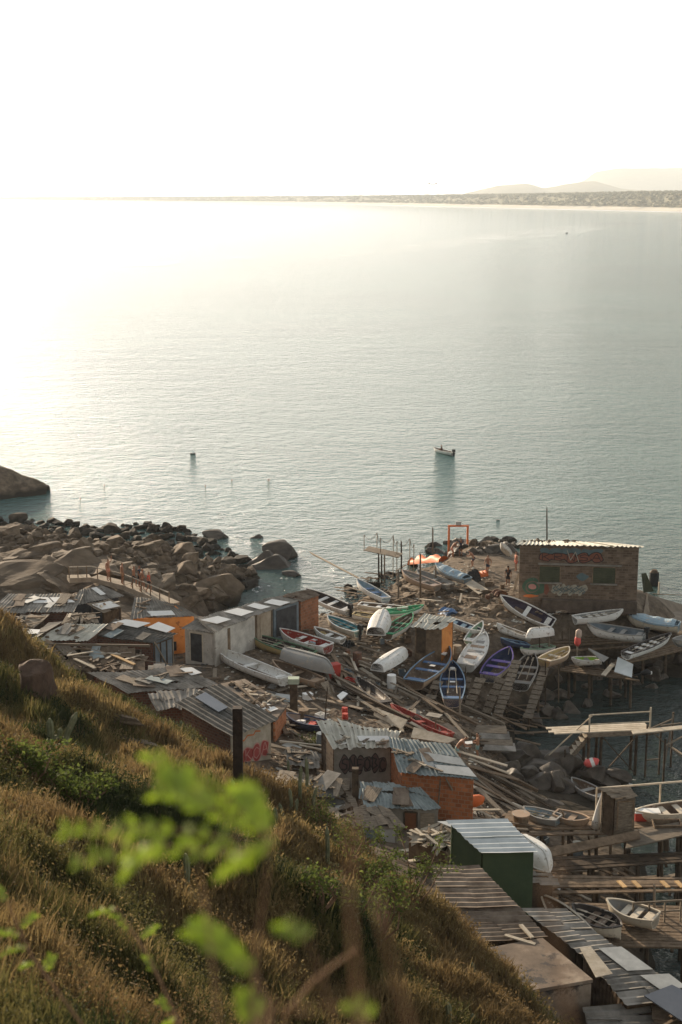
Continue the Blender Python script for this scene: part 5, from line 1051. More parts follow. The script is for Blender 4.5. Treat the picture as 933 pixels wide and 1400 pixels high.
platform('dock carrying the little wooden shed and several boats', [(690, 1143, 2.75), (940, 1138, 2.75), (935, 1108, 2.75), (700, 1108, 2.75)], 9, P6+[(.2, .06), (.5, .06), (.85, .06)], ragged=.3)
platform('lower dock under the cream boat and its grey neighbour', [(768, 1293, 2.45), (940, 1296, 2.45), (938, 1238, 2.45), (756, 1232, 2.45)], 14, P6, ragged=.4, gap=.2)
platform('plank walkway between the green hut and the lower dock', [(742, 1222, 2.5), (940, 1218, 2.6), (938, 1200, 2.6), (752, 1196, 2.6)], 6, P6, ragged=.5)
platform('dark mid dock in front of the slanted board', [(735, 1192, 2.3), (935, 1178, 2.3), (932, 1165, 2.3), (745, 1172, 2.3)], 4, P6, m=wood_dark, ragged=.4)
platform('plank platform holding the lime green boat on tall poles', [(774, 918, 1.9), (866, 930, 1.9), (858, 915, 1.9), (784, 906, 1.9)], 5, P6, ragged=.5, gap=.35)
platform('plank platform below the black rimmed boat', [(845, 910, 1.7), (940, 888, 1.7), (936, 874, 1.7), (850, 893, 1.7)], 5, P6, ragged=.4, gap=.3)
platform('timber staging between the blue grey canvas boat and the slipways', [(745, 892, 1.9), (870, 884, 1.9), (860, 866, 1.9), (760, 868, 1.9)], 6, P6, ragged=.6, gap=.45)
board([(748, 1172), (876, 1146), (874, 1135), (745, 1160)], [3.0, 3.2, 3.4, 3.2], wood_mid, 'long wide brown board slanting beneath the shed dock', 'long_board', .08)
board([(855, 1160), (940, 1140), (938, 1122), (862, 1135)], [3.0, 3.1, 3.1, 3.0], wood_grey, 'grey wide board continuing right of the slanted brown board', 'long_board', .06)
board([(804, 1250), (820, 1268), (827, 1266), (812, 1249)], [2.7]*4, wood_new, 'short yellow plank on the lower dock left of the cream boat')
for i, x in enumerate((846, 866, 905, 925)): stick(YEL_P, at(x, 1205, 2.75), at(x+9, 1214, 2.75), .2, .05, 'sunlit yellow plank lying on the walkway to the lower dock', 'plank', 'sunlit planks on the walkway')
# single standing poles
def pole(x, y0, y1, lab, z0=None, w_=.1, m=POLES, lean=0, group=None, cat='pole', name='pole'):
    b = on(x, y1, 0) if z0 is None else at(x, y1, z0); t_ = atY(x+lean, y0, b.y); b.z -= .2; return stick(random.choice(m), b, t_, w_, w_, lab, cat, group, name)
pole(748, 694, 745, 'tall thin dark mast rising behind the brick boathouse', None, .14, [POLES[2]], name='mast', cat='mast')
for x, y0, y1 in ((518, 752, 800), (522, 753, 798), (526, 756, 796), (549, 740, 780), (592, 722, 770), (575, 757, 822), (545, 780, 822), (596, 775, 800)): pole(x, y0, y1, 'upright grey post standing in the rubble bank by the net catwalk', None, .15, group='posts of the rubble bank')
for x, y0, y1 in ((738, 858, 905), (751, 858, 908), (764, 905, 960), (779, 860, 905), (746, 905, 975), (769, 862, 880)): pole(x, y0, y1, 'thin upright post between the slipways and the platforms', None, .09, group='thin posts right of the slipways')
for x, y0, y1 in ((708, 1140, 1190), (722, 1118, 1160), (770, 1110, 1190), (782, 1150, 1220), (790, 1160, 1200), (806, 1145, 1205), (835, 1140, 1210), (855, 1140, 1200), (905, 1145, 1215), (730, 1195, 1235), (745, 1150, 1200)): pole(x, y0, y1, 'dark dock post among the jumble of the lower docks', 0.2, .16, [POLES[2], POLES[1]], group='dark posts of the lower docks')
for x, y0, y1 in ((893, 1110, 1160), (911, 1120, 1175)): pole(x, y0, y1, 'thick black dock post at the right edge', -.5, .32, [POLES[2]], group='thick black dock posts')
pole(895, 1210, 1245, 'short white post at the corner of the lower dock', 2.4, .13, name='post'); pole(643, 1008-8, 1010, 'short grey post by the bow of the red hulled boat')
pole(596, 985, 1012, 'grey stake beside the leaning pale board', None, .09); pole(444, 940, 985, 'pale slanting pole before the white corrugated roof', None, .08, lean=4); pole(629, 940, 985, 'white painted stake below the navy boat', None, .13, [POLES[0]])
pole(637, 912, 955, 'white stake below the decked boat', None, .08); pole(100, 765, 795, 'thin pole standing left of the walkway', None, .07); pole(225, 823, 862, 'thin stake by the nearest white hut roof', 4.0, .07, lean=7)
# cut-off column with box, between the debris roof and the left boats
t = thing('box_post', 'dark brown post topped by a pale green box in the left yard', 'post', tuple(on(402, 973))); b = on(402, 973); MB().box((b.x, b.y, b.z+.75), (.42, .42, 1.9)).build('post', wood_dark, t); MB().box((b.x, b.y, b.z+1.85), (.62, .5, .3)).build('box', mat('pale_green_box', (.30, .36, .28), (.42, .48, .38), 2, .7, .1), t)
# tall black post in front of the graffiti house
b = on(326, 1086); tp = atY(325, 967, b.y); MB().beam(b-Vector((0, 0, .5)), tp, .30, .30).build('black_post', mat('charred_post', (.018, .012, .009), (.05, .032, .022), 3, .8, .3, spots=((.10, .04, .02), .62, 2)), None, 'thick blackened post standing in front of the graffiti house', 'post')
b = on(486, 1108); tp = atY(486, 1050, b.y-1); MB().beam(tp-Vector((0, 0, 3)), tp, .3, .3).build('brown_post', wood_dark, None, 'square dark brown post between white roofed shack and lean to', 'post')
# --- stairs pier
def stairs_pier():
    t = thing('stair_pier', 'wooden pier with handrail and open stairs down to the dark rocks', 'pier', tuple(at(815, 1050, -.5)))
    Y = atX(0, 0, 0); A = at(759, 1003, 2.75); B = at(890, 997, 2.75); e = (B-A).normalized(); n = Vector((-e.y, e.x, 0)); L = (B-A).length
    mb = MB()
    for k in range(4): mb.slab([A+n*(k*.27)-e*(.25*(k % 2)), B+n*(k*.27), B+n*(k*.27+.23), A+n*(k*.27+.23)-e*(.25*(k % 2))], .06)
    mb.build('deck', wood_pale, t)
    for k in (.05, .95): MB().beam(A+n*k+e*1.9-Vector((0, 0, .2)), B+n*k-Vector((0, 0, .2)), .09, .26).build('beam', wood_grey, t)
    for u in (.36, .49, .86): 
        for k in (.1, .95): p = A+e*L*u+n*k; MB().tube([(p.x, p.y, -1.4), (p.x, p.y, 2.62)], .09, 7).build('post', wood_dark, t)
    r0 = A+e*L*.355; r1 = B-e*.05
    for p in (r0, r1): MB().tube([p, p+Vector((0, 0, 1.0 if p is r0 else 1.3))], .05, 6).build('rail_post', wood_pale, t)
    MB().beam(r0+Vector((0, 0, 1.0)), r1+Vector((0, 0, 1.05)), .06, .06).build('handrail', wood_pale, t); MB().beam(r0+Vector((0, 0, .45)), r1+Vector((0, 0, .45)), .05, .05).build('handrail', wood_pale, t)
    s0 = A+e*L*.40+n*.1; s1 = at(775, 1048, .35); s1.y = s0.y+.05; s1 = at(772, 1046, .5)
    for k in (0, .8): MB().beam(s0+n*k+Vector((0, 0, -.1)), s1+n*k, .07, .22).build('stringer', wood_grey, t)
    for i in range(8): p = lerp(s0, s1, (i+.6)/8.3); MB().box(p+n*.4, (.26, .8, .04)).build('tread', wood_pale, t)
    MB().beam(s0+Vector((0, 0, 1.0)), s1+Vector((-.9, 0, .6)), .06, .06).build('handrail', wood_pale, t); MB().tube([s1+n*.0+Vector((0, 0, -.6)), s1+Vector((0, 0, .95))], .05, 6).build('rail_post', wood_dark, t)
    for a, b in ((.5, .86), (.86, .5)): MB().beam(A+e*L*a+Vector((0, 0, 2.4-2.75)), A+e*L*b+Vector((0, 0, .1-2.75)), .06, .06).build('brace', wood_dark, t)
stairs_pier()
def lattice():
    t = thing('scaffold', 'lattice of thin poles and cross bars standing in the water at right', 'scaffold', tuple(at(900, 1040, 0))); 
    pp = []
    for x, y, zt in ((882, 1062, 3.1), (901, 1058, 2.9), (917, 1048, 3.3), (934, 1060, 3.2), (907, 1070, 2.6), (945, 1052, 3.3)):
        b = at(x, y, 0); MB().tube([(b.x, b.y, -1.5), (b.x, b.y, zt)], .06, 6).build('post', wood_dark, t); pp.append((b, zt))
    for a, b, za, zb in ((0, 2, 2.8, 2.9), (1, 3, 2.6, 2.8), (0, 5, 2.5, 2.7), (0, 1, 1.0, .9), (2, 3, 1.2, 1.2), (4, 3, 2.2, 2.4), (0, 3, 2.9, 1.0), (2, 4, 3.2, .9), (5, 1, 2.9, 2.9)):
        A = pp[a][0]; B = pp[b][0]; MB().beam((A.x, A.y, za), (B.x, B.y, zb), .07, .07).build('cross_bar', wood_grey, t)
    A = at(866, 1003, 3.1); B = at(945, 995, 3.1); MB().slab([A, B, B+Vector((0, .5, 0)), A+Vector((0, .5, 0))], .06).build('plank', wood_pale, t)
lattice()
def railing(lab, a, b, n, h, m=wood_pale, low=True, r_=.05):
    A = at(*a); B = at(*b); t = thing('railing', lab, 'railing', tuple((A+B)/2)); MB().beam(A+Vector((0, 0, h)), B+Vector((0, 0, h)), r_*1.5, r_*1.5).build('handrail', m, t)
    if low: MB().beam(A+Vector((0, 0, h*.5)), B+Vector((0, 0, h*.5)), r_*1.3, r_*1.3).build('handrail', m, t)
    for i in range(n): p = lerp(A, B, i/(n-1)); MB().beam(p-Vector((0, 0, .05)), p+Vector((0, 0, h+.03)), r_*1.4, r_*1.4).build('rail_post', m, t)
railing('long thin railing behind the little wooden shed', (815, 1108, 2.8), (945, 1097, 2.8), 4, 1.15, low=False); railing('low grey railing on the lower dock by the white post', (865, 1262, 2.5), (930, 1258, 2.5), 4, .9, wood_grey)
# walkway with people, left
def walkway():
    q = [(95, 790), (125, 789), (170, 800), (200, 812), (232, 826)]; z = [5.3, 5.2, 5.0, 4.9, 4.8]; t = thing('stone_walkway', 'narrow pale walkway with wooden railing along the rocks', 'walkway', tuple(at(165, 800, 4)))
    P = [at(a, b, c) for (a, b), c in zip(q, z)]; mb = MB()
    for a, b in zip(P, P[1:]): n = Vector((-(b-a).y, (b-a).x, 0)).normalized(); n = n if n.y > 0 else -n; mb.slab([a-n*.1, b-n*.1, b+n*.85, a+n*.85], .35)
    mb.build('slab', mat('pale_concrete', (.26, .21, .155), (.40, .33, .25), 1.5, .9, .2), t); mb = MB()
    for a, b in zip(P, P[1:]): mb.beam(a+Vector((0, 0, .8)), b+Vector((0, 0, .8)), .06, .06)
    mb.build('handrail', wood_pale, t)
    for i in range(11):
        k = i/10*3.99; a = P[int(k)]; b = P[int(k)+1]; p = lerp(a, b, k-int(k)); MB().beam(p, p+Vector((0, 0, .85)), .07, .07).build('rail_post', wood_mid, t)
    return P
WALK = walkway()
# orange frame with sign box
def orange_frame():
    a = on(613.5, 762); b = atY(639, 760, a.y); z = atY(613, 719, a.y).z; t = thing('orange_frame', 'tall orange goal shaped frame with a small grey box on top', 'frame', tuple((a+b)/2))
    b.y = a.y
    for p in (a, b): MB().beam(p-Vector((0, 0, .3)), (p.x, p.y, z), .17, .17).build('post', orange_paint, t)
    MB().beam((a.x-.1, a.y, z), (b.x+.1, b.y, z), .14, .14).build('crossbar', orange_paint, t); MB().beam((a.x, a.y, z-.75), (b.x, b.y, z-.75), .03, .03).build('cable', black_m, t)
    x = lerp(a.x, b.x, .5); MB().box((x, a.y, z+.25), (.5, .2, .33)).build('sign_box', grey_board, t)
orange_frame()
# orange net roll / container
def net_heap(lab, a, b, h, m, name='net_heap', sd=1):
    A = on(*a); B = on(*b); d = B-A; n = Vector((-d.y, d.x, 0)).normalized(); mb = MB(); r = random.Random(sd); N = 12; vs = []
    for i in range(N+1):
        for j in range(7):
            a_ = math.pi*j/6; p = lerp(A, B, i/N)+n*math.cos(a_)*.55*(1-.2*r.random()); p.z += math.sin(a_)*h*(.75+.25*math.sin(i*1.3+sd))*(.85+.3*r.random())-.05; vs.append(p)
    mb.add(vs, [(i*7+j, (i+1)*7+j, (i+1)*7+j+1, i*7+j+1) for i in range(N) for j in range(6)]+[tuple(range(7))[::-1], tuple(N*7+j for j in range(7))]); mb.build(name, m, None, lab, 'net heap' if 'net' in name else 'tarpaulin', smooth=True)
net_heap('bright orange tarpaulin bundle above the beige boat', (563, 771, 0), (607, 767, 0), .8, orange_paint, 'tarpaulin', 3)
net_heap('small red orange net heap on the sand near the walkers', (652, 789, 0), (664, 786, 0), .45, orange_paint, 'net_heap', 4)
net_heap('dark bundle of nets below the covered grey boat', (641, 797, 0), (650, 793, 0), .9, black_m, 'net_heap', 5)
for i, (x, y, h_, m_, lab) in enumerate(((470, 882, .5, black_m, 'dark net pile left of the ribbed overturned boat'), (536, 902, .45, GRN, 'faded green net pile below the smooth overturned boat'), (432, 918, .5, wood_dark, 'brown net pile beside the overturned grey boat'),
    (700, 992, .4, black_m, 'dark net pile at the foot of the slipways'), (608, 838, .5, BLU, 'blue grey net pile behind the brown shack'), (745, 1128, .4, TEA, 'teal net pile on the shed dock'), (676, 812, .5, rust, 'rust coloured net pile left of the tilted dark boat'), (650, 1120, .5, black_m, 'dark net pile at the foot of the orange brick hut'), (768, 1206, .4, wood_dark, 'brown net pile on the plank walkway'), (560, 920, .4, GRY, 'grey net pile left of the blue rimmed boat'))):
    net_heap(lab, (x, y, 0), (x+11, y+3, 0), h_, m_, 'net_heap', 10+i)
net_heap('orange brown heap beside the dark green row boat', (418, 868, 0), (424, 866, 0), .3, rust, 'net_heap', 6)
# net catwalk
def catwalk():
    t = thing('net_catwalk', 'rickety catwalk with thin poles and slack netting lines over the cove', 'catwalk', tuple(on(520, 795))); A = at(498, 752, 4.0); B = at(545, 762, 4.2); n = Vector((.3, 1, 0))*1.4
    mb = MB()
    for i in range(5): mb.slab([A+n*i/5, B+n*i/5, B+n*(i+.75)/5, A+n*(i+.75)/5], .06)
    mb.build('deck', wood_grey, t)
    tops = []
    for i in range(7):
        p = lerp(A-Vector((0, 0, 0)), at(566, 765, 4.0), i/6)+n*(i % 2); h = 1.25; MB().tube([p-Vector((0, 0, 2.2 if i > 2 else .1)), p+Vector((0, 0, h))], .035, 5).build('pole', wood_grey, t); tops.append(p+Vector((0, 0, h)))
    for a, b in zip(tops, tops[1:]):
        pts = [lerp(a, b, k/6)-Vector((0, 0, .5*math.sin(math.pi*k/6))) for k in range(7)]; MB().tube(pts, .02, 4).build('line', wood_dark, t)
catwalk()
# fence of white posts on the point
for k in range(7): pole(650+k*8, 742+(k % 3), 752, 'thin pale stake of the low fence behind the walkers', None, .1, [POLES[0]], group='stakes of the low fence on the point', cat='stake', name='stake')
# gangway boards at the upper landing
board([(655, 812), (668, 806), (645, 792), (636, 798)], [3.75, 3.75, 3.9, 3.9], wood_pale, 'tan boards leading down from the covered grey boat')
board([(700, 812), (704, 812), (711, 784), (708, 784)], [3.6, 3.6, 5.0, 5.0], wood_pale, 'white board leaning on the left corner of the boathouse')
# leaning panels and drum right of the boathouse
board([(880, 810), (894, 808), (883, 783), (877, 784)], [3.45, 3.45, 5.2, 5.3], MATS['green_shutter'], 'dark green panel leaning on the right end of the boathouse')
t = thing('barrel', 'dark tall barrel wrapped in cloth right of the boathouse', 'barrel', tuple(on(894, 800))); p = on(894, 800); MB().tube([p, p+Vector((0, 0, .4)), p+Vector((0, 0, 1.1)), p+Vector((0, 0, 1.15))], [.38, .42, .4, .3], 12).build('drum', black_m, t); MB().tube([p+Vector((0, 0, 1.12)), p+Vector((0, 0, 1.35))], [.36, .2], 10).build('cloth', wood_dark, t)
stick(POLES[1], on(892, 812, 0), on(935, 822, 0)+Vector((0, 0, .5)), .06, .06, 'thin red brown bar lying on the apron at the right edge', 'bar', None, 'bar'); stick(PLK[5], on(901, 812), on(901, 812)+Vector((0, 0, 1.0)), .12, .1, 'short tan post right of the dark barrel', 'post', None, 'post')
# concrete apron right of the boathouse
q = [on(878, 850, .06), on(945, 872, .06), on(945, 830, .06), on(885, 812, .06)]; MB().slab(q, .3).build('concrete_apron', mat('apron_concrete', (.16, .125, .09), (.25, .20, .15), 1, .9, .2), None, 'tilted brown concrete apron right of the boathouse', 'apron')
# red box, buoys, dummy on a post
def chest(x, y, s, m, lab):
    p = on(x, y); M = Matrix.Rotation(R(25), 3, 'Z'); t = thing('chest', lab, 'chest', tuple(p)); MB().box(p+Vector((0, 0, s[2]/2)), s, M).build('body', m, t); MB().box(p+Vector((0, 0, s[2]+.03)), (s[0]*1.06, s[1]*1.06, .07), M).build('lid', m, t)
chest(456, 925, (.75, .55, .75), red_paint, 'dark red chest behind the overturned grey boat'); chest(421, 956, (.5, .4, .3), white_board, 'small white cool box by the stern of the long white boat')
def buoy(x, y, z, r_, m, lab, m2=None):
    p = at(x, y, z); t = thing('buoy', lab, 'buoy', tuple(p)); MB().tube([p+Vector((-r_*1.6, 0, 0)), p+Vector((-r_*1.1, 0, 0.05)), p+Vector((0, 0, .1)), p+Vector((r_, 0, .2)), p+Vector((r_*1.5, 0, .3))], [r_*.3, r_*.9, r_, r_*.8, r_*.25], 10).build('float', m, t, smooth=True)
    if m2: MB().tube([p+Vector((-r_*.2, 0, .09)), p+Vector((r_*.5, 0, .16))], [r_*1.03, r_*.98], 10).build('band', m2, t)
buoy(809, 1045, 1.1, .26, mat('pink_red', (.62, .09, .08), (.75, .14, .12), 3, .5, 0), 'pink red buoy with white band on the rocks under the stairs', white_board)
buoy(649, 1098, 4.0, .3, orange_paint, 'orange float hung at the right corner of the orange brick hut'); buoy(757, 800+0, 3.9, .12, orange_paint, 'tiny orange float at the boathouse foot')
def dummy():
    b = at(789, 905, 1.9); t = thing('buoy_post', 'post hung with pink and white floats between the docks', 'post', tuple(b)); MB().tube([b-Vector((0, 0, .3)), b+Vector((0, 0, 1.9))], .06, 6).build('post', wood_grey, t)
    MB().tube([b+Vector((0, 0, 1.1)), b+Vector((0, 0, 1.3)), b+Vector((0, 0, 1.65)), b+Vector((0, 0, 1.85))], [.1, .22, .2, .1], 8).build('float', MATS['pink_red'], t, smooth=True); MB().tube([b+Vector((.05, 0, 1.6)), b+Vector((.05, 0, 1.8)), b+Vector((.05, 0, 2.15)), b+Vector((.05, 0, 2.25))], [.12, .22, .2, .08], 8).build('float', PIN, t, smooth=True)
dummy()
# tin covered stern on the right platform + leaning white plate
board([(840, 918), (864, 926), (866, 908), (845, 898)], [2.3, 2.2, 2.6, 3.0], zinc, 'shiny tin sheet over the end of the pole platform'); board([(806, 889), (826, 905), (833, 899), (805, 886)], [2.7, 2.6, 2.8, 3.3], GRY, 'pale triangular plate behind the lime green boat')
board([(822, 922), (836, 906), (841, 908), (828, 924)], [2.0, 2.3, 2.3, 2.0], wood_pale, 'tan plank propped under the tin sheet'); t = thing('outboard_motor', 'black outboard motor lying at the right end of the pole platform', 'motor', tuple(at(878, 922, 2.1))); p = at(877, 921, 2.3); MB().tube([p, p+Vector((.35, 0, .12)), p+Vector((.6, 0, .05))], [.14, .2, .1], 8).build('cowling', black_m, t, smooth=True); MB().beam(p, p+Vector((-.5, 0, -.15)), .07, .07).build('shaft', black_m, t); MB().box(p+Vector((.62, 0, .06)), (.12, .16, .16)).build('cap', white_board, t)
# white furled sail and red box by the shed
p = at(815, 1132, 2.75); MB().tube([p, p+Vector((.05, 0, .5)), p+Vector((.14, 0, 1.2)), p+Vector((.22, 0, 1.75))], [.24, .22, .13, .03], 8).build('furled_sail', WHT, None, 'furled white sail cloth standing left of the little wooden shed', 'sail', smooth=True)
chest(868+16, 1122, (1.0, .5, .4), red_paint, 'red box on the dock right of the little wooden shed') if False else None
p = at(884, 1120, 2.8); t = thing('chest', 'red box on the dock right of the little wooden shed', 'chest', tuple(p)); MB().box(p+Vector((0, 0, .2)), (1.2, .5, .4)).build('body', red_paint, t); MB().box(p+Vector((0, 0, .43)), (1.25, .55, .05)).build('lid', white_board, t)
p = at(912, 1135, 2.8); t = thing('crate', 'brown wooden crate at the right end of the shed dock', 'crate', tuple(p)); MB().box(p+Vector((0, 0, .1)), (1.3, .7, .05)).build('bottom', wood_mid, t)
for s in (-1, 1): MB().box(p+Vector((0, s*.35, .25)), (1.3, .04, .32)).build('side', wood_mid, t); MB().box(p+Vector((s*.65, 0, .25)), (.04, .66, .32)).build('side', wood_mid, t)
p = at(712, 1128, 2.8); t = thing('fish_tub', 'brown tub with pale rim at the left end of the shed dock', 'tub', tuple(p)); MB().tube([p, p+Vector((0, 0, .55))], [.34, .42], 12).build('tub', wood_mid, t); MB().tube([p+Vector((0, 0, .55)), p+Vector((0, 0, .6))], [.44, .44], 12).build('rim', TAN, t)
p = at(758, 1106, 2.8); rock(p+Vector((0, 0, .3)), .45, 'round dark bundle on the shed dock behind the boats', None, RKD, 'net_bundle', cat='bundle')
# cable along the slope and overhead line
def cable(lab, a, b, sag, r_=.02):
    pts = [lerp(a, b, k/14)-Vector((0, 0, sag*math.sin(math.pi*k/14))) for k in range(15)]; MB().tube(pts, r_, 4).build('cable', wood_grey, None, lab, 'cable')
cable('thin cable sagging from the striped roof to the orange hut', at(110, 884, 6.0), at(290, 913, 5.6), .2); cable('rod across the front of the graffiti house', atY(295, 1034, 60), atY(350, 1072, 60), .05, .03); cable('wire dropping down the face of the orange brick hut', wallp('H12', 0, .55, -.1, .05), wallp('H12', 0, .5, -2.6, .05), 0, .03)
stick(PLK[0], wallp('H12', 0, .62, -.05, .06), wallp('H12', 0, .72, -.6, .08), .14, .03, 'short pale batten hanging on the face of the orange brick hut', 'batten', None, 'batten')
for x, y, lab in ((247, 1240-300, ''),): pass
# ================================================================== PEOPLE
JN = dict(pelvis=(0, 0, .95, .125), waist=(0, 0, 1.10, .108), chest=(0, .01, 1.32, .135), neck=(0, .01, 1.49, .052), jaw=(0, .03, 1.56, .062), skull=(0, .02, 1.65, .088), crown=(0, .0, 1.715, .062), nose=(0, .115, 1.625, .016))
for s, n in ((-1, 'l'), (1, 'r')):
    JN.update({'sho'+n: (s*.18, 0, 1.43, .055), 'elb'+n: (s*.235, -.03, 1.15, .042), 'wri'+n: (s*.24, .06, .91, .027), 'palm'+n: (s*.24, .09, .85, .032), 'hip'+n: (s*.09, 0, .88, .088), 'knee'+n: (s*.10, .03, .49, .058), 'calf'+n: (s*.10, -.01, .34, .052), 'ank'+n: (s*.10, -.02, .09, .036), 'toe'+n: (s*.11, .14, .03, .03)})
BN = [('pelvis', 'waist'), ('waist', 'chest'), ('chest', 'neck'), ('neck', 'jaw'), ('jaw', 'skull'), ('skull', 'crown'), ('skull', 'nose')]
for n in 'lr': BN += [('chest', 'sho'+n), ('sho'+n, 'elb'+n), ('elb'+n, 'wri'+n), ('wri'+n, 'palm'+n), ('pelvis', 'hip'+n), ('hip'+n, 'knee'+n), ('knee'+n, 'calf'+n), ('calf'+n, 'ank'+n), ('ank'+n, 'toe'+n)]
def skinned(name, V, E, rad, m, parent, rootv=0, lv=1):
    me = bpy.data.meshes.new(name); me.from_pydata(V, E, []); me.materials.append(m); o = bpy.data.objects.new(name, me); COL.objects.link(o); o.parent = parent
    md = o.modifiers.new('skin', 'SKIN'); md.use_smooth_shade = True
    for i, r_ in enumerate(rad): me.skin_vertices[0].data[i].radius = (r_, r_)
    me.skin_vertices[0].data[rootv].use_root = True
    sb = o.modifiers.new('sub', 'SUBSURF'); sb.levels = lv; sb.render_levels = lv; return o
def person(loc, face, label, h=1.7, skin=skin_m, shorts=None, top=None, hair=hair_m, pose=None, group=None, longhair=False):
    k = h/1.76; J = {a: list(b) for a, b in JN.items()}
    for a, b in (pose or {}).items(): J[a][:3] = b
    V = []; Rr = []; ix = {}
    for a, (x, y, z, r_) in J.items(): ix[a] = len(V); V.append((x*k, y*k, z*k)); Rr.append(r_*k)
    E = [(ix[a], ix[b]) for a, b in BN]
    for n in 'lr':   # five short fingers on each palm
        P = Vector(J['palm'+n][:3]); d = (P-Vector(J['wri'+n][:3])).normalized(); sdv = d.cross(Vector((0, 1, .2))).normalized()
        for f, (o_, l_) in enumerate(((-.03, .055), (-.012, .075), (.006, .08), (.024, .07), (.045, .045))):
            a = P+sdv*o_+d*.02; b = a+d*l_*(.6 if f else .5)+sdv*(-.02 if f == 0 else 0); c = b+d*l_*.4+Vector((0, .012, 0))
            i0 = len(V); V += [tuple(a*k), tuple(b*k), tuple(c*k)]; Rr += [.009*k, .0085*k, .007*k]; E += [(ix['palm'+n], i0), (i0, i0+1), (i0+1, i0+2)]
    t = thing('person', label, 'person', loc, group); t.rotation_euler = (0, 0, face)
    skinned('body', V, E, Rr, skin, t)
    g = lambda a: Vector(J[a][:3])*k
    if shorts:
        vs = [g('waist')*.55+g('pelvis')*.45, g('pelvis')]; rr = [.125*k, .143*k]; ee = [(0, 1)]
        for n in 'lr': i0 = len(vs); vs += [g('hip'+n), g('hip'+n)*.45+g('knee'+n)*.55]; rr += [.108*k, .095*k]; ee += [(1, i0), (i0, i0+1)]
        skinned('shorts', [tuple(v) for v in vs], ee, rr, shorts, t, 1)
    if top:
        vs = [g('pelvis')*.8+g('waist')*.2, g('waist'), g('chest'), g('chest')*.45+g('neck')*.55]; rr = [.135*k, .125*k, .152*k, .07*k]; ee = [(0, 1), (1, 2), (2, 3)]
        for n in 'lr': i0 = len(vs); vs += [g('sho'+n), g('sho'+n)*.5+g('elb'+n)*.5]; rr += [.07*k, .058*k]; ee += [(2, i0), (i0, i0+1)]
        skinned('shirt', [tuple(v) for v in vs], ee, rr, top, t, 1)
    s_, c_ = g('skull'), g('crown'); up = (c_-g('jaw')).normalized(); b = -(g('nose')-s_).normalized()
    vs = [s_+b*.035*k+up*.01, c_+b*.01*k+up*.008]; rr = [.088*k, .07*k]; ee = [(0, 1)]
    if longhair: vs.append(g('neck')+b*.09*k); rr.append(.06*k); ee.append((0, 2))
    skinned('hair', [tuple(v) for v in vs], ee, rr, hair, t, 0)
    return t
navy_c = mat('navy_cloth', (.03, .035, .06), (.05, .06, .09), 4, .9, .1); teal_c = mat('teal_cloth', (.16, .27, .26), (.24, .36, .34), 4, .9, .1); red_c = mat('red_cloth', (.5, .06, .035), (.62, .1, .06), 4, .9, .1); pink_c = mat('salmon_cloth', (.55, .22, .15), (.65, .3, .2), 4, .9, .1); black_c = mat('black_cloth', (.02, .02, .022), (.04, .04, .045), 4, .9, .1); cap_c = mat('tan_cap', (.4, .3, .2), (.5, .4, .28), 4, .9, 0)
walk = dict(kneel=(-.11, .16, .50), anklel=(0, 0, 0)); 
def P(**k): return {a: b for a, b in k.items()}
STEP = P(kneel=(-.10, .17, .52), calfl=(-.10, .15, .37), ankl=(-.10, .12, .13), toel=(-.10, .27, .05), kneer=(.10, -.02, .50), calfr=(.10, -.12, .33), ankr=(.10, -.22, .11), toer=(.10, -.08, .04), elbl=(-.24, -.14, 1.17), wril=(-.23, -.12, .93), palml=(-.23, -.10, .87), elbr=(.24, .08, 1.17), wrir=(.22, .22, .97), palmr=(.21, .27, .93))
ARMUP = P(elbl=(-.33, .05, 1.50), wril=(-.30, .10, 1.76), palml=(-.29, .11, 1.83))
BENT = P(pelvis=(0, -.18, .86), waist=(0, -.06, 1.00), chest=(0, .12, 1.20), neck=(0, .24, 1.31), jaw=(0, .30, 1.35), skull=(0, .35, 1.41), crown=(0, .38, 1.47), nose=(0, .43, 1.36), shol=(-.18, .18, 1.25), shor=(.18, .18, 1.25), elbl=(-.2, .26, 1.0), elbr=(.2, .26, 1.0), wril=(-.13, .46, .95), wrir=(.13, .46, .95), palml=(-.12, .52, .95), palmr=(.12, .52, .95), hipl=(-.09, -.16, .80), hipr=(.09, -.16, .80), kneel=(-.12, .06, .47), kneer=(.12, .02, .47))
HOLD = P(elbl=(-.24, .06, 1.17), wril=(-.14, .30, 1.12), palml=(-.12, .36, 1.12), elbr=(.24, .06, 1.17), wrir=(.14, .30, 1.10), palmr=(.12, .36, 1.10))
SIT = P(pelvis=(0, 0, .12), waist=(0, 0, .27), chest=(0, .04, .50), neck=(0, .06, .67), jaw=(0, .09, .74), skull=(0, .09, .82), crown=(0, .07, .89), nose=(0, .18, .80), shol=(-.18, .05, .61), shor=(.18, .05, .61), elbl=(-.25, .02, .34), elbr=(.25, .12, .36), wril=(-.2, .22, .26), wrir=(.22, .34, .34), palml=(-.18, .27, .25), palmr=(.21, .4, .34), hipl=(-.1, .05, .11), hipr=(.1, .05, .11), kneel=(-.13, .42, .20), kneer=(.13, .42, .20), calfl=(-.13, .44, .05), calfr=(.13, .44, .05), ankl=(-.13, .45, -.2), ankr=(.13, .45, -.2), toel=(-.13, .58, -.25), toer=(.13, .58, -.25))
gw = 'people on the stone walkway'
def wp(x, y, z=5.1): return tuple(at(x, y, z))
person(wp(148.5, 794, 5.2), R(-120), 'shirtless sunburnt person at the left of the walkway group with one arm raised', 1.66, shorts=pink_c, pose=ARMUP, group=gw)
person(wp(167.5, 799, 5.05), R(-60), 'slim person in tan swimwear standing alone on the walkway', 1.62, shorts=mat('tan_cloth', (.4, .22, .12), (.45, .26, .15), 3, .9, 0), group=gw)
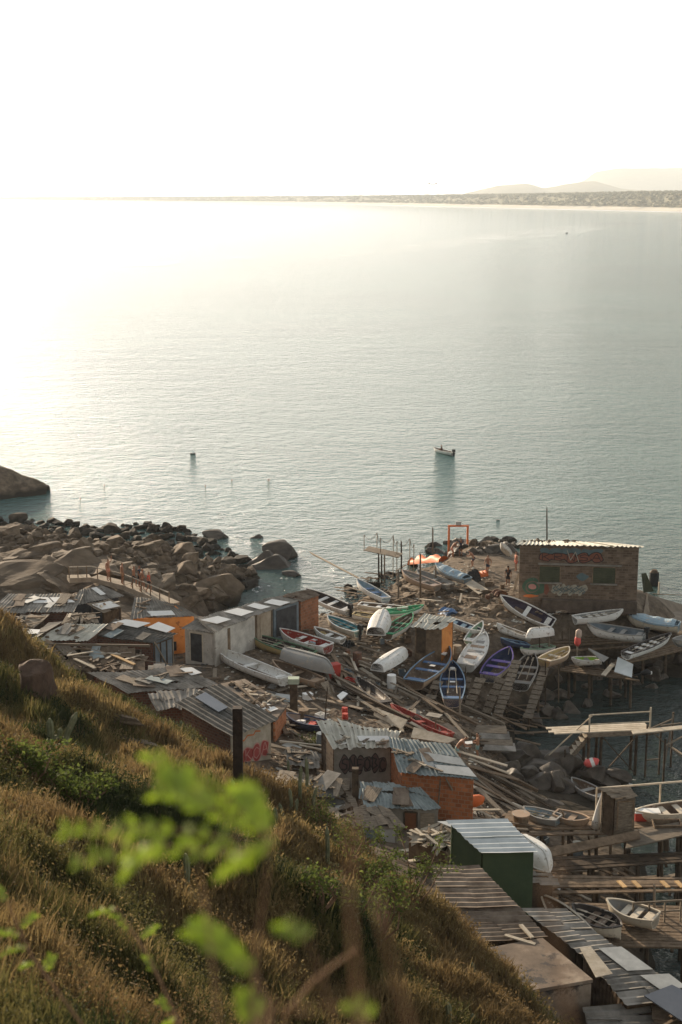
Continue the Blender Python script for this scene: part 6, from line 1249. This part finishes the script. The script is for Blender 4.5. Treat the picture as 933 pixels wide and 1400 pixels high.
person(wp(183.5, 803, 5.0), R(-110), 'shirtless person in black shorts third from left on the walkway', 1.6, shorts=black_c, pose=STEP, group=gw)
person(wp(190.8, 803, 4.95), R(-90), 'darker person half hidden behind others on the walkway', 1.65, skin_dk, black_c, navy_c, group=gw)
person(wp(195, 808, 4.9), R(-70), 'person with pale cap and brown shorts nearest on the walkway', 1.66, shorts=mat('brown_cloth', (.16, .07, .045), (.2, .1, .06), 3, .9, 0), hair=cap_c, pose=STEP, group=gw)
person(wp(204, 810, 4.85), R(-100), 'person in red shirt and black shorts at the right of the walkway group', 1.55, shorts=black_c, top=red_c, pose=STEP, group=gw)
def pg(x, y, z=0): return tuple(on(x, y, z))
gl = 'people on the upper landing'
person(pg(630, 761), R(10), 'dark silhouetted person standing inside the orange frame', 1.7, skin_dk, black_c, navy_c, pose=HOLD, group=gl)
person(pg(619.5, 762), R(-70), 'shirtless person bending down at the left post of the orange frame', 1.65, shorts=pink_c, pose=BENT, group=gl)
person(pg(646, 775), R(60), 'pale backed person bending over beside the orange frame', 1.55, shorts=navy_c, pose=BENT, group=gl)
person(pg(667, 786), R(150), 'shirtless person in dark shorts walking on the sand', 1.62, shorts=navy_c, pose=STEP, group=gl)
person(pg(694.5, 803), R(170), 'slim dark haired woman in dark swimwear left of the boathouse', 1.62, skin_dk, black_c, black_c, group=gl, longhair=True, pose=STEP)
person(pg(705.5, 781), R(100), 'person in orange red clothes at the boathouse corner', 1.62, shorts=red_c, top=pink_c, group=gl)
b1 = on(628, 1043); b2 = on(653, 1039)
person(tuple(b1), R(-88), 'shirtless man in teal shorts bending to take a paper', 1.78, shorts=teal_c, pose=BENT)
person(tuple(b2), R(80), 'shirtless boy in teal shorts handing over a paper', 1.62, shorts=teal_c, pose=HOLD)
p = (b1+b2)/2+Vector((0, .05, 1.02)); MB().slab([p+Vector((-.2, -.12, 0)), p+Vector((.2, -.12, .05)), p+Vector((.2, .15, .1)), p+Vector((-.2, .15, .05))], .02).build('paper_bag', white_board, None, 'white paper held between the man and the boy', 'paper')
gs = 'swimmers in the bay'
for x, y, lab in ((143, 664, 'swimmer nearest the islet, upper of two heads at left'), (110, 682, 'swimmer low in the sparkling water near the rocky point'), (281, 665, 'swimmer left of a pair in the middle of the bay'), (317, 657, 'swimmer alone between two others in the bay'), (367, 657, 'swimmer furthest right, arm out of the water')):
    q = at(x, y, 0); q.z = -1.5; person(tuple(q), random.uniform(0, 6), lab, 1.7, skin_dk, black_c, pose=ARMUP if x == 367 else None, group=gs)
q = at(264, 621, 0); make_boat('tiny dark canoe with a splash beside it in the left bay', q+Vector((.35, 0, .12)), q+Vector((-.35, 0, .10)), beam=.25, Hh=.1, hull=DRK, inner=DRK, nb=0, group=None, name='canoe'); 
pp_ = [tuple(q+Vector((.0, .0, .05))), tuple(q+Vector((.05, 0, .3))), tuple(q+Vector((.12, 0, .5)))]; MB().tube(pp_, [.1, .08, .03], 7).build('spray', mat('spray_white', (.8, .8, .78)), None, 'small white spray beside the tiny dark canoe', 'spray')
make_boat('tiny distant dark boat far out at upper right', at(773, 318, .6), at(777, 318, .6), beam=1.5, hull=DRK, inner=DRK, nb=1, group=None, name='distant_boat')
q = at(682, 711, 0); rock(q, .11, 'small dark rock breaking the surface above the orange frame', None, RKD, 'sea_rock', (0, 0, 0), (1.8, .8, .5), 'rock')
sk = (at(604.5, 615.5, .3)); person((sk.x, sk.y, .16), R(95), 'lone person seated in the small motor skiff', 1.65, skin_dk, black_c, black_c, pose=SIT)
# a gull above the horizon
g = atY(592, 253, 150); mb = MB(); mb.poly([g, g+Vector((.35, .05, .18)), g+Vector((.6, 0, .05)), g+Vector((.33, -.08, .1))], (0, .05, .02)); mb.poly([g, g+Vector((-.35, .05, .18)), g+Vector((-.6, 0, .05)), g+Vector((-.33, -.08, .1))], (0, .05, .02)); mb.tube([g+Vector((0, .2, 0)), g, g+Vector((0, -.25, 0))], [.02, .06, .02], 6); mb.build('gull', black_m, None, 'tiny dark gull flying just above the far shore', 'bird')
# ================================================================== VEGETATION
def leafmat(name, c1, c2, c3, tr=.35, sc_=.5, spots=None): return mat(name, c1, c2, sc_, .8, 0, c3=c3, translucent=tr, spots=spots, spec=.15)
M_dry = leafmat('dry_grass_leaf', (.13, .10, .043), (.34, .26, .12), (.235, .17, .073), .4)
M_grn = leafmat('olive_leaf', (.065, .064, .024), (.18, .155, .058), (.115, .105, .038), .4)
M_dgr = leafmat('dark_green_leaf', (.024, .034, .014), (.055, .066, .022), (.038, .048, .017), .3)
M_brn = leafmat('rust_brown_leaf', (.12, .085, .04), (.28, .20, .095), (.185, .125, .057), .35)
def hill_points(n, rs, y0=5, y1=66, pw=1.15, ref=13):
    out = np.zeros((0, 2))
    while len(out) < n:
        Y = rs.uniform(y0, y1, n*3); X = rs.uniform(-.30, .30, n*3)*Y*1.05+rs.normal(0, .6, n*3); keep = rs.random(n*3) < (Y/y1)*np.minimum(1, (ref/Y)**pw)
        X, Y = X[keep], Y[keep]; zb = base_z(X, Y); m = hillmask(X, Y, zb) > .45; out = np.concatenate([out, np.stack([X[m], Y[m]], 1)])
    return out[:n]
def veg_field(X, Y): return fbm(X/4.3+3, Y/4.3+8, 3), fbm(X/1.3+1, Y/1.3, 2)
def ztype(X, Y):   # 0 dry 1 olive 2 dark green 3 rust
    a, b = veg_field(X, Y); v = a+.45*b+rng.normal(0, .07, len(X)); t = np.where(v > .02, 1, 0); t = np.where(v > .30, 2, t); t = np.where(v < -.22, 3, t); return t
def blades(n, seed):
    rs = np.random.default_rng(seed); P_2 = hill_points(n, rs); X, Y = P_2[:, 0], P_2[:, 1]; Z = ground(X, Y); ty = ztype(X, Y)
    D = np.sqrt(X**2+Y**2+(Z-H)**2); lod = np.clip(D/16, .8, 2.6); h = rs.uniform(.10, .42, n)*(.75+.25*lod)*(1+.5*fbm(X/.8, Y/.8, 2)); wd = rs.uniform(.006, .012, n)*lod
    A = rs.uniform(0, 6.28, n); ln = rs.uniform(.1, .6, n)*h; wx = np.cos(A)*ln+.08*h; wy = np.sin(A)*ln
    B = rs.uniform(0, 6.28, n); dx = np.cos(B)*wd; dy = np.sin(B)*wd
    V = np.zeros((n, 5, 3)); V[:, 0] = np.stack([X-dx, Y-dy, Z-.03], 1); V[:, 1] = np.stack([X+dx, Y+dy, Z-.03], 1); V[:, 2] = np.stack([X+dx*.8+wx*.4, Y+dy*.8+wy*.4, Z+h*.6], 1); V[:, 3] = np.stack([X-dx*.8+wx*.4, Y-dy*.8+wy*.4, Z+h*.6], 1); V[:, 4] = np.stack([X+wx, Y+wy, Z+h], 1)
    return V, ty
V, ty = blades(250000, 5)
FB = np.array([(0, 1, 2), (0, 2, 3), (3, 2, 4)])
for k, m, nm, lab in ((0, M_dry, 'dry_grass', 'straw coloured dry grass covering the slope'), (1, M_grn, 'green_grass', 'olive green grass in the hollows of the slope'), (2, M_dgr, 'dark_grass', 'dark green weeds in the shaded hollows of the slope'), (3, M_brn, 'rusty_grass', 'rust brown dry weeds on the slope ridges')):
    v = V[ty == k]; n = len(v); F = (FB[None]+(np.arange(n)*5)[:, None, None]).reshape(-1, 3); tag(npmesh(nm, v.reshape(-1, 3), F, m, 3), lab, 'grass', kind='stuff')
def clumps(nc, per, seed):
    rs = np.random.default_rng(seed); C = hill_points(nc, rs, 5, 66, .9, 15); tyc = ztype(C[:, 0], C[:, 1]); Rr = rs.uniform(.18, .62, nc)*(1+.3*(tyc == 2)); res = {0: [], 1: [], 2: [], 3: []}
    n = nc*per; ci = np.repeat(np.arange(nc), per); a = rs.uniform(0, 6.28, n); el = np.arccos(rs.uniform(0, 1, n)); rr = Rr[ci]*rs.uniform(.45, 1.05, n)**.6
    X = C[ci, 0]+rr*np.sin(el)*np.cos(a)*1.25; Y = C[ci, 1]+rr*np.sin(el)*np.sin(a)*1.25; Z0 = ground(C[:, 0], C[:, 1])[ci]; Z = Z0+rr*np.cos(el)*.85-.02
    g = ground(X, Y); Z = np.maximum(Z, g+.02)
    D = np.sqrt(X**2+Y**2+(Z-H)**2); s = rs.uniform(.010, .022, n)*np.clip(D/16, .7, 2.6)
    u = rs.normal(0, 1, (n, 3)); u /= np.linalg.norm(u, axis=1)[:, None]; w_ = rs.normal(0, 1, (n, 3)); w_ -= u*(w_*u).sum(1)[:, None]; w_ /= np.linalg.norm(w_, axis=1)[:, None]
    c = np.stack([X, Y, Z], 1); V = np.stack([c-u*s[:, None], c+w_*s[:, None]*.5, c+u*s[:, None]*1.3, c-w_*s[:, None]*.5], 1); return V, tyc[ci]
V, ty = clumps(4200, 110, 9)
for k, m, nm, lab in ((0, M_dry, 'dry_ground_cover', 'dry straw coloured herbs matting the slope'), (1, M_grn, 'olive_ground_cover', 'olive green low bushes matting the slope'), (2, M_dgr, 'green_ground_cover', 'dark green creeping bushes on the slope'), (3, M_brn, 'rusty_ground_cover', 'rust brown withered herbs on the slope')):
    v = V[ty == k]; n = len(v); F = (np.arange(n*4)).reshape(-1, 4); tag(npmesh(nm, v.reshape(-1, 3), F, m, 4), lab, 'ground cover', kind='stuff')
# ---- cacti
def column(pts, r_, ribs=7):
    pts = [Vector(p) for p in pts]; n = ribs*2; vs = []; fs = []
    fine = []
    for a, b in zip(pts, pts[1:]): fine += [lerp(a, b, k/4) for k in range(4)]
    fine.append(pts[-1]); m = len(fine)
    for i, p in enumerate(fine):
        d = (fine[min(i+1, m-1)]-fine[max(i-1, 0)]).normalized(); x = d.cross(Vector((0, 1, .1))).normalized(); y = d.cross(x); t = i/(m-1); rr = r_*(.8+.2*min(1, t*4))*(1 if t < .88 else max(.25, math.sqrt(max(0, 1-((t-.88)/.125)**2))))
        for k in range(n): a_ = math.pi*2*k/n; q = rr*(1 if k % 2 else .78); vs.append(p+x*math.cos(a_)*q+y*math.sin(a_)*q)
    fs = [(i*n+k, i*n+(k+1) % n, (i+1)*n+(k+1) % n, (i+1)*n+k) for i in range(m-1) for k in range(n)]+[tuple(range(n))[::-1], tuple(range((m-1)*n, m*n))]
    return MB().add(vs, fs)
def cactus(x, y, hpx, lab, lean=0, r_=.1, arms=(), group='columnar cacti on the slope'):
    r_ *= .8
    b = on(x, y); tp = atY(x+lean, y-hpx, b.y); t = thing('columnar_cactus', lab, 'cactus', tuple(b), group); md = lerp(b, tp, .5)+Vector((-.04 if lean > 0 else .03, 0, 0))
    column([b-Vector((0, 0, .2)), md, tp], r_).build('stem', cactus_m, t)
    for (s, z0, ln) in arms:
        p = lerp(b, tp, z0); q = p+Vector((s*.28, 0, .1)); column([p, q, q+Vector((s*.04, 0, ln))], r_*.8).build('arm', cactus_m, t)
    return t
cactus(68, 1024, 42, 'straight upright cactus of the pair standing on the left ridge', 0, .13, [(1, .3, .25)]); cactus(82, 1036, 62, 'slanting cactus of the pair standing on the left ridge', 23, .12, [(-1, .1, .35)])
for x, y, h_, ln, lab in ((411, 1095, 48, 1, 'tall thin cactus right of the black post cluster'), (419, 1088, 52, 0, 'tallest cactus above the middle bushes'), (394, 1075, 36, 0, 'single thin cactus against the pale scrap roofs'), (398, 1112, 34, -2, 'cactus at the left of the dense group'), (388, 1128, 30, -6, 'curved reddish cactus low in the dense group'),
                          (376, 1130, 26, 0, 'short pale tipped cactus left of the dense group'), (405, 1122, 30, 2, 'short cactus in the front of the dense group'), (428, 1110, 34, 5, 'leaning cactus at the right of the dense group'), (318, 1092, 26, 0, 'pale tipped cactus just left of the black post foot'), (337, 1118, 28, 0, 'grey cactus below the graffiti wall'),
                          (248, 1003, 18, 0, 'small pale tipped cactus at the corner of the brick house'), (254, 1215, 48, 0, 'lone dark cactus behind the blurred leaves'), (646, 1340, 24, 0, 'small cactus near the lower brown roof'), (668, 1364, 26, 0, 'small cactus beside the concrete roof corner'), (612, 1402, 32, 0, 'paler cactus at the bottom edge'), (646, 1408, 22, 0, 'rightmost small cactus at the bottom edge'),
                          (64, 1232, 26, 0, 'pale tipped cactus on the near left ridge'), (447, 1190, 60, 0, 'slim tall cactus between the two leafy bushes'), (360, 1145, 30, 3, 'short cactus near the dense group foot')):
    cactus(x, y, h_, lab, ln, .085)
# ---- leafy shrubs
M_leaf = leafmat('fresh_leaf', (.06, .085, .022), (.15, .18, .045), (.10, .13, .032), .5, 2.0)
def shrub(x, y, hpx, wpx, lab, nl, sd, dens=1.0):
    r = random.Random(sd); b = on(x, y); top = atY(x, y-hpx, b.y); hh = (top-b).length; ww = hh*wpx/hpx/2; t = thing('leafy_shrub', lab, 'shrub', tuple(b)); mb = MB(); tips = []
    for i in range(9):
        a = r.uniform(0, 6.28); e = Vector((math.cos(a)*ww*r.uniform(.2, 1), math.sin(a)*ww*.7*r.uniform(.2, 1), hh*r.uniform(.55, 1))); m1 = e*.5+Vector((r.gauss(0, .1), r.gauss(0, .1), 0)); mb.tube([b, b+m1, b+e], [.035, .022, .008], 5)
        for k in range(5):
            p0 = lerp(b+m1, b+e, r.random()); p1 = p0+Vector((r.gauss(0, .22), r.gauss(0, .2), r.uniform(0, .3))); mb.tube([p0, p1], [.012, .004], 4); tips += [p1, lerp(p0, p1, .6)]
        tips.append(b+e)
    mb.build('stem', bark_m, t); vs = []; fs = []
    for i in range(nl):
        c = r.choice(tips)+Vector((r.gauss(0, .09), r.gauss(0, .09), r.gauss(0, .08))); u = Vector((r.gauss(0, 1), r.gauss(0, 1), r.gauss(0, .6))).normalized(); w_ = u.cross(Vector((r.gauss(0, 1), r.gauss(0, 1), r.gauss(0, 1)))).normalized(); s = r.uniform(.03, .06)
        k = len(vs); vs += [c-u*s, c+w_*s*.5, c+u*s, c-w_*s*.5]; fs.append((k, k+1, k+2, k+3))
    MB().add(vs, fs).build('foliage', M_leaf, t)
shrub(560, 1248, 112, 90, 'tallest bright leafy bush beside the white pipe', 1500, 2); shrub(520, 1290, 100, 80, 'loose leafy bush below the tallest bush', 700, 3); shrub(445, 1150, 55, 55, 'bright leafy bush beside the cactus group', 700, 4); shrub(480, 1180, 60, 40, 'small leafy bush between the cacti and the tall bush', 450, 5); shrub(505, 1235, 70, 60, 'sparse leafy bush in the middle of the right slope', 600, 6); shrub(440, 1250, 60, 60, 'low leafy bush in shade below the cactus group', 500, 7)
shrub(180, 958, 26, 60, 'green bush hugging the slope under the striped roof', 900, 12); shrub(230, 985, 30, 50, 'green bush at the corner of the brick house', 800, 13); shrub(425, 1022, 14, 34, 'small yellow green bush in front of the stone shack', 400, 14)
shrub(115, 1110, 50, 110, 'broad green bush below the cactus pair', 1500, 15); shrub(40, 1075, 60, 90, 'green bush on the far left below the ridge', 1300, 16)
# ================================================================== NEAR BRANCHES (out of focus)
M_front = mat('backlit_leaflet', (.42, .53, .10), (.58, .67, .18), 30, .6, 0, translucent=.65, c3=(.50, .60, .13), spec=.3)
M_twig = mat('brown_twig', (.16, .085, .045), (.28, .16, .09), 30, .8, 0)
M_stalk = mat('dry_stalk', (.30, .16, .085), (.48, .30, .17), 30, .8, 0, translucent=.2)
def nearpt(px, py, d): return atY(px, py, d)
def frond(a, b, n, sz, sd, t, wid=.36):
    r = random.Random(sd); d = b-a; L = d.length; e = d.normalized(); side = e.cross(Vector((0, -.5, 1))).normalized(); mb = MB(); mb.tube([a, lerp(a, b, .5)+Vector((0, 0, L*.05)), b], [.0012, .001, .0006], 5); fr = mb.build('frond', M_twig, t); lv = MB()
    for i in range(n):
        c = lerp(a, b, (i+.7)/n)+Vector((0, 0, L*.05*math.sin(math.pi*(i+.7)/n)))
        for s in (-1, 1):
            l = sz*(1-.45*abs(i/n-.45))*r.uniform(.85, 1.1); u = (side*s*.62+e*.8+Vector((r.gauss(0, .12), r.gauss(0, .25), r.gauss(0, .15)))).normalized(); w_ = u.cross(Vector((r.gauss(0, .3), -1, r.gauss(.5, .4)))).normalized()*l*wid/2
            p = [c+u*l*.06, c+u*l*.3+w_, c+u*l*.7+w_*.95, c+u*l, c+u*l*.7-w_*.95, c+u*l*.3-w_]; lv.poly(p, Vector((0, .0004, .0003)))
    o = lv.build('foliage', M_front, fr); return fr
def branch(lab, stem, fronds, d, r_=.0035, leaf=.02, n=9):
    pts = [nearpt(x, y, dd if dd else d) for x, y, dd in stem]; t = thing('leafy_branch', lab, 'branch', tuple(pts[0])); MB().tube(pts, [r_*(1-.6*i/(len(pts)-1)) for i in range(len(pts))], 6).build('stem', M_twig, t)
    for i, (x0, y0, x1, y1, dd) in enumerate(fronds): frond(nearpt(x0, y0, dd), nearpt(x1, y1, dd+.04), n, leaf, int(x0+y1)+i, t)
branch('largest blurred bright green leaf spray near the camera', [(350, 1900, 1.25), (345, 1400, 1.3), (350, 1300, 1.33), (372, 1150, 1.35)],
       [(355, 1125, 205, 1036, 1.35), (365, 1140, 215, 1085, 1.38), (330, 1150, 88, 1138, 1.33), (340, 1165, 105, 1178, 1.36), (300, 1110, 225, 1060, 1.32), (372, 1150, 300, 1195, 1.35), (372, 1140, 330, 1080, 1.34), (375, 1150, 345, 1175, 1.36), (230, 1150, 170, 1190, 1.35)], 1.35, leaf=.022, n=10)
branch('single blurred green frond at the bottom centre', [(420, 1900, 1.2), (372, 1400, 1.3), (352, 1330, 1.35)], [(352, 1332, 258, 1272, 1.35), (340, 1325, 275, 1262, 1.37), (346, 1402, 338, 1362, 1.3)], 1.35, leaf=.021, n=12)
branch('half sharp green sprig with brown stem at lower left centre', [(330, 1900, 2.6), (246, 1400, 2.9), (205, 1310, 2.95), (158, 1238, 3.0)], [(160, 1244, 125, 1250, 3.0), (180, 1275, 150, 1246, 3.0), (190, 1285, 212, 1268, 3.0), (212, 1330, 200, 1310, 2.95), (235, 1385, 220, 1368, 2.9), (240, 1395, 224, 1400, 2.9)], 3.0, r_=.0045, leaf=.02, n=5)
branch('half sharp green sprig at the lower left edge', [(190, 1900, 2.6), (112, 1400, 2.9), (45, 1310, 2.95), (8, 1230, 3.0)], [(10, 1235, -4, 1215, 3.0), (25, 1270, 48, 1252, 3.0), (30, 1280, -2, 1275, 3.0), (40, 1296, 5, 1302, 3.0), (60, 1330, 72, 1308, 2.95), (50, 1315, 30, 1322, 2.95)], 3.0, r_=.0045, leaf=.02, n=5)
branch('small blurred pale green leaf right of the large spray', [(560, 1900, 1.1), (440, 1330, 1.15), (420, 1285, 1.15)], [(422, 1288, 392, 1264, 1.15), (505, 1400, 484, 1372, 1.12)], 1.15, r_=.002, leaf=.02, n=4)
def stalk(lab, pts, r_): MB().tube([nearpt(x, y, d) for x, y, d in pts], [r_*(1-.5*i/(len(pts)-1)) for i in range(len(pts))], 6).build('dry_stalk', M_stalk, None, lab, 'stalk')
stalk('blurred brown stalk rising at bottom centre', [(520, 1900, .85), (492, 1400, .85), (478, 1230, .85), (484, 1110, .86)], .0028)
stalk('blurred tan twig crossing the bottom left of centre', [(300, 1900, .9), (350, 1420, .9), (372, 1372, .9), (410, 1382, .9), (470, 1376, .9)], .003)
stalk('faint reddish stalk by the bottom edge', [(640, 1900, .8), (560, 1400, .8), (520, 1260, .8), (515, 1215, .82)], .0022)
stalk('thin slanting twig near the bottom centre', [(330, 1900, 1.5), (390, 1385, 1.6), (430, 1340, 1.6), (490, 1295, 1.6)], .0028)
stalk('faint reddish dry seed stalk before the green hut', [(860, 1900, .75), (780, 1400, .75), (745, 1210, .75), (770, 1180, .76)], .0016)
stalk('blurred brown stalk left of the bottom centre frond', [(260, 1900, 1.3), (300, 1400, 1.3), (280, 1230, 1.35), (272, 1180, 1.35)], .002)
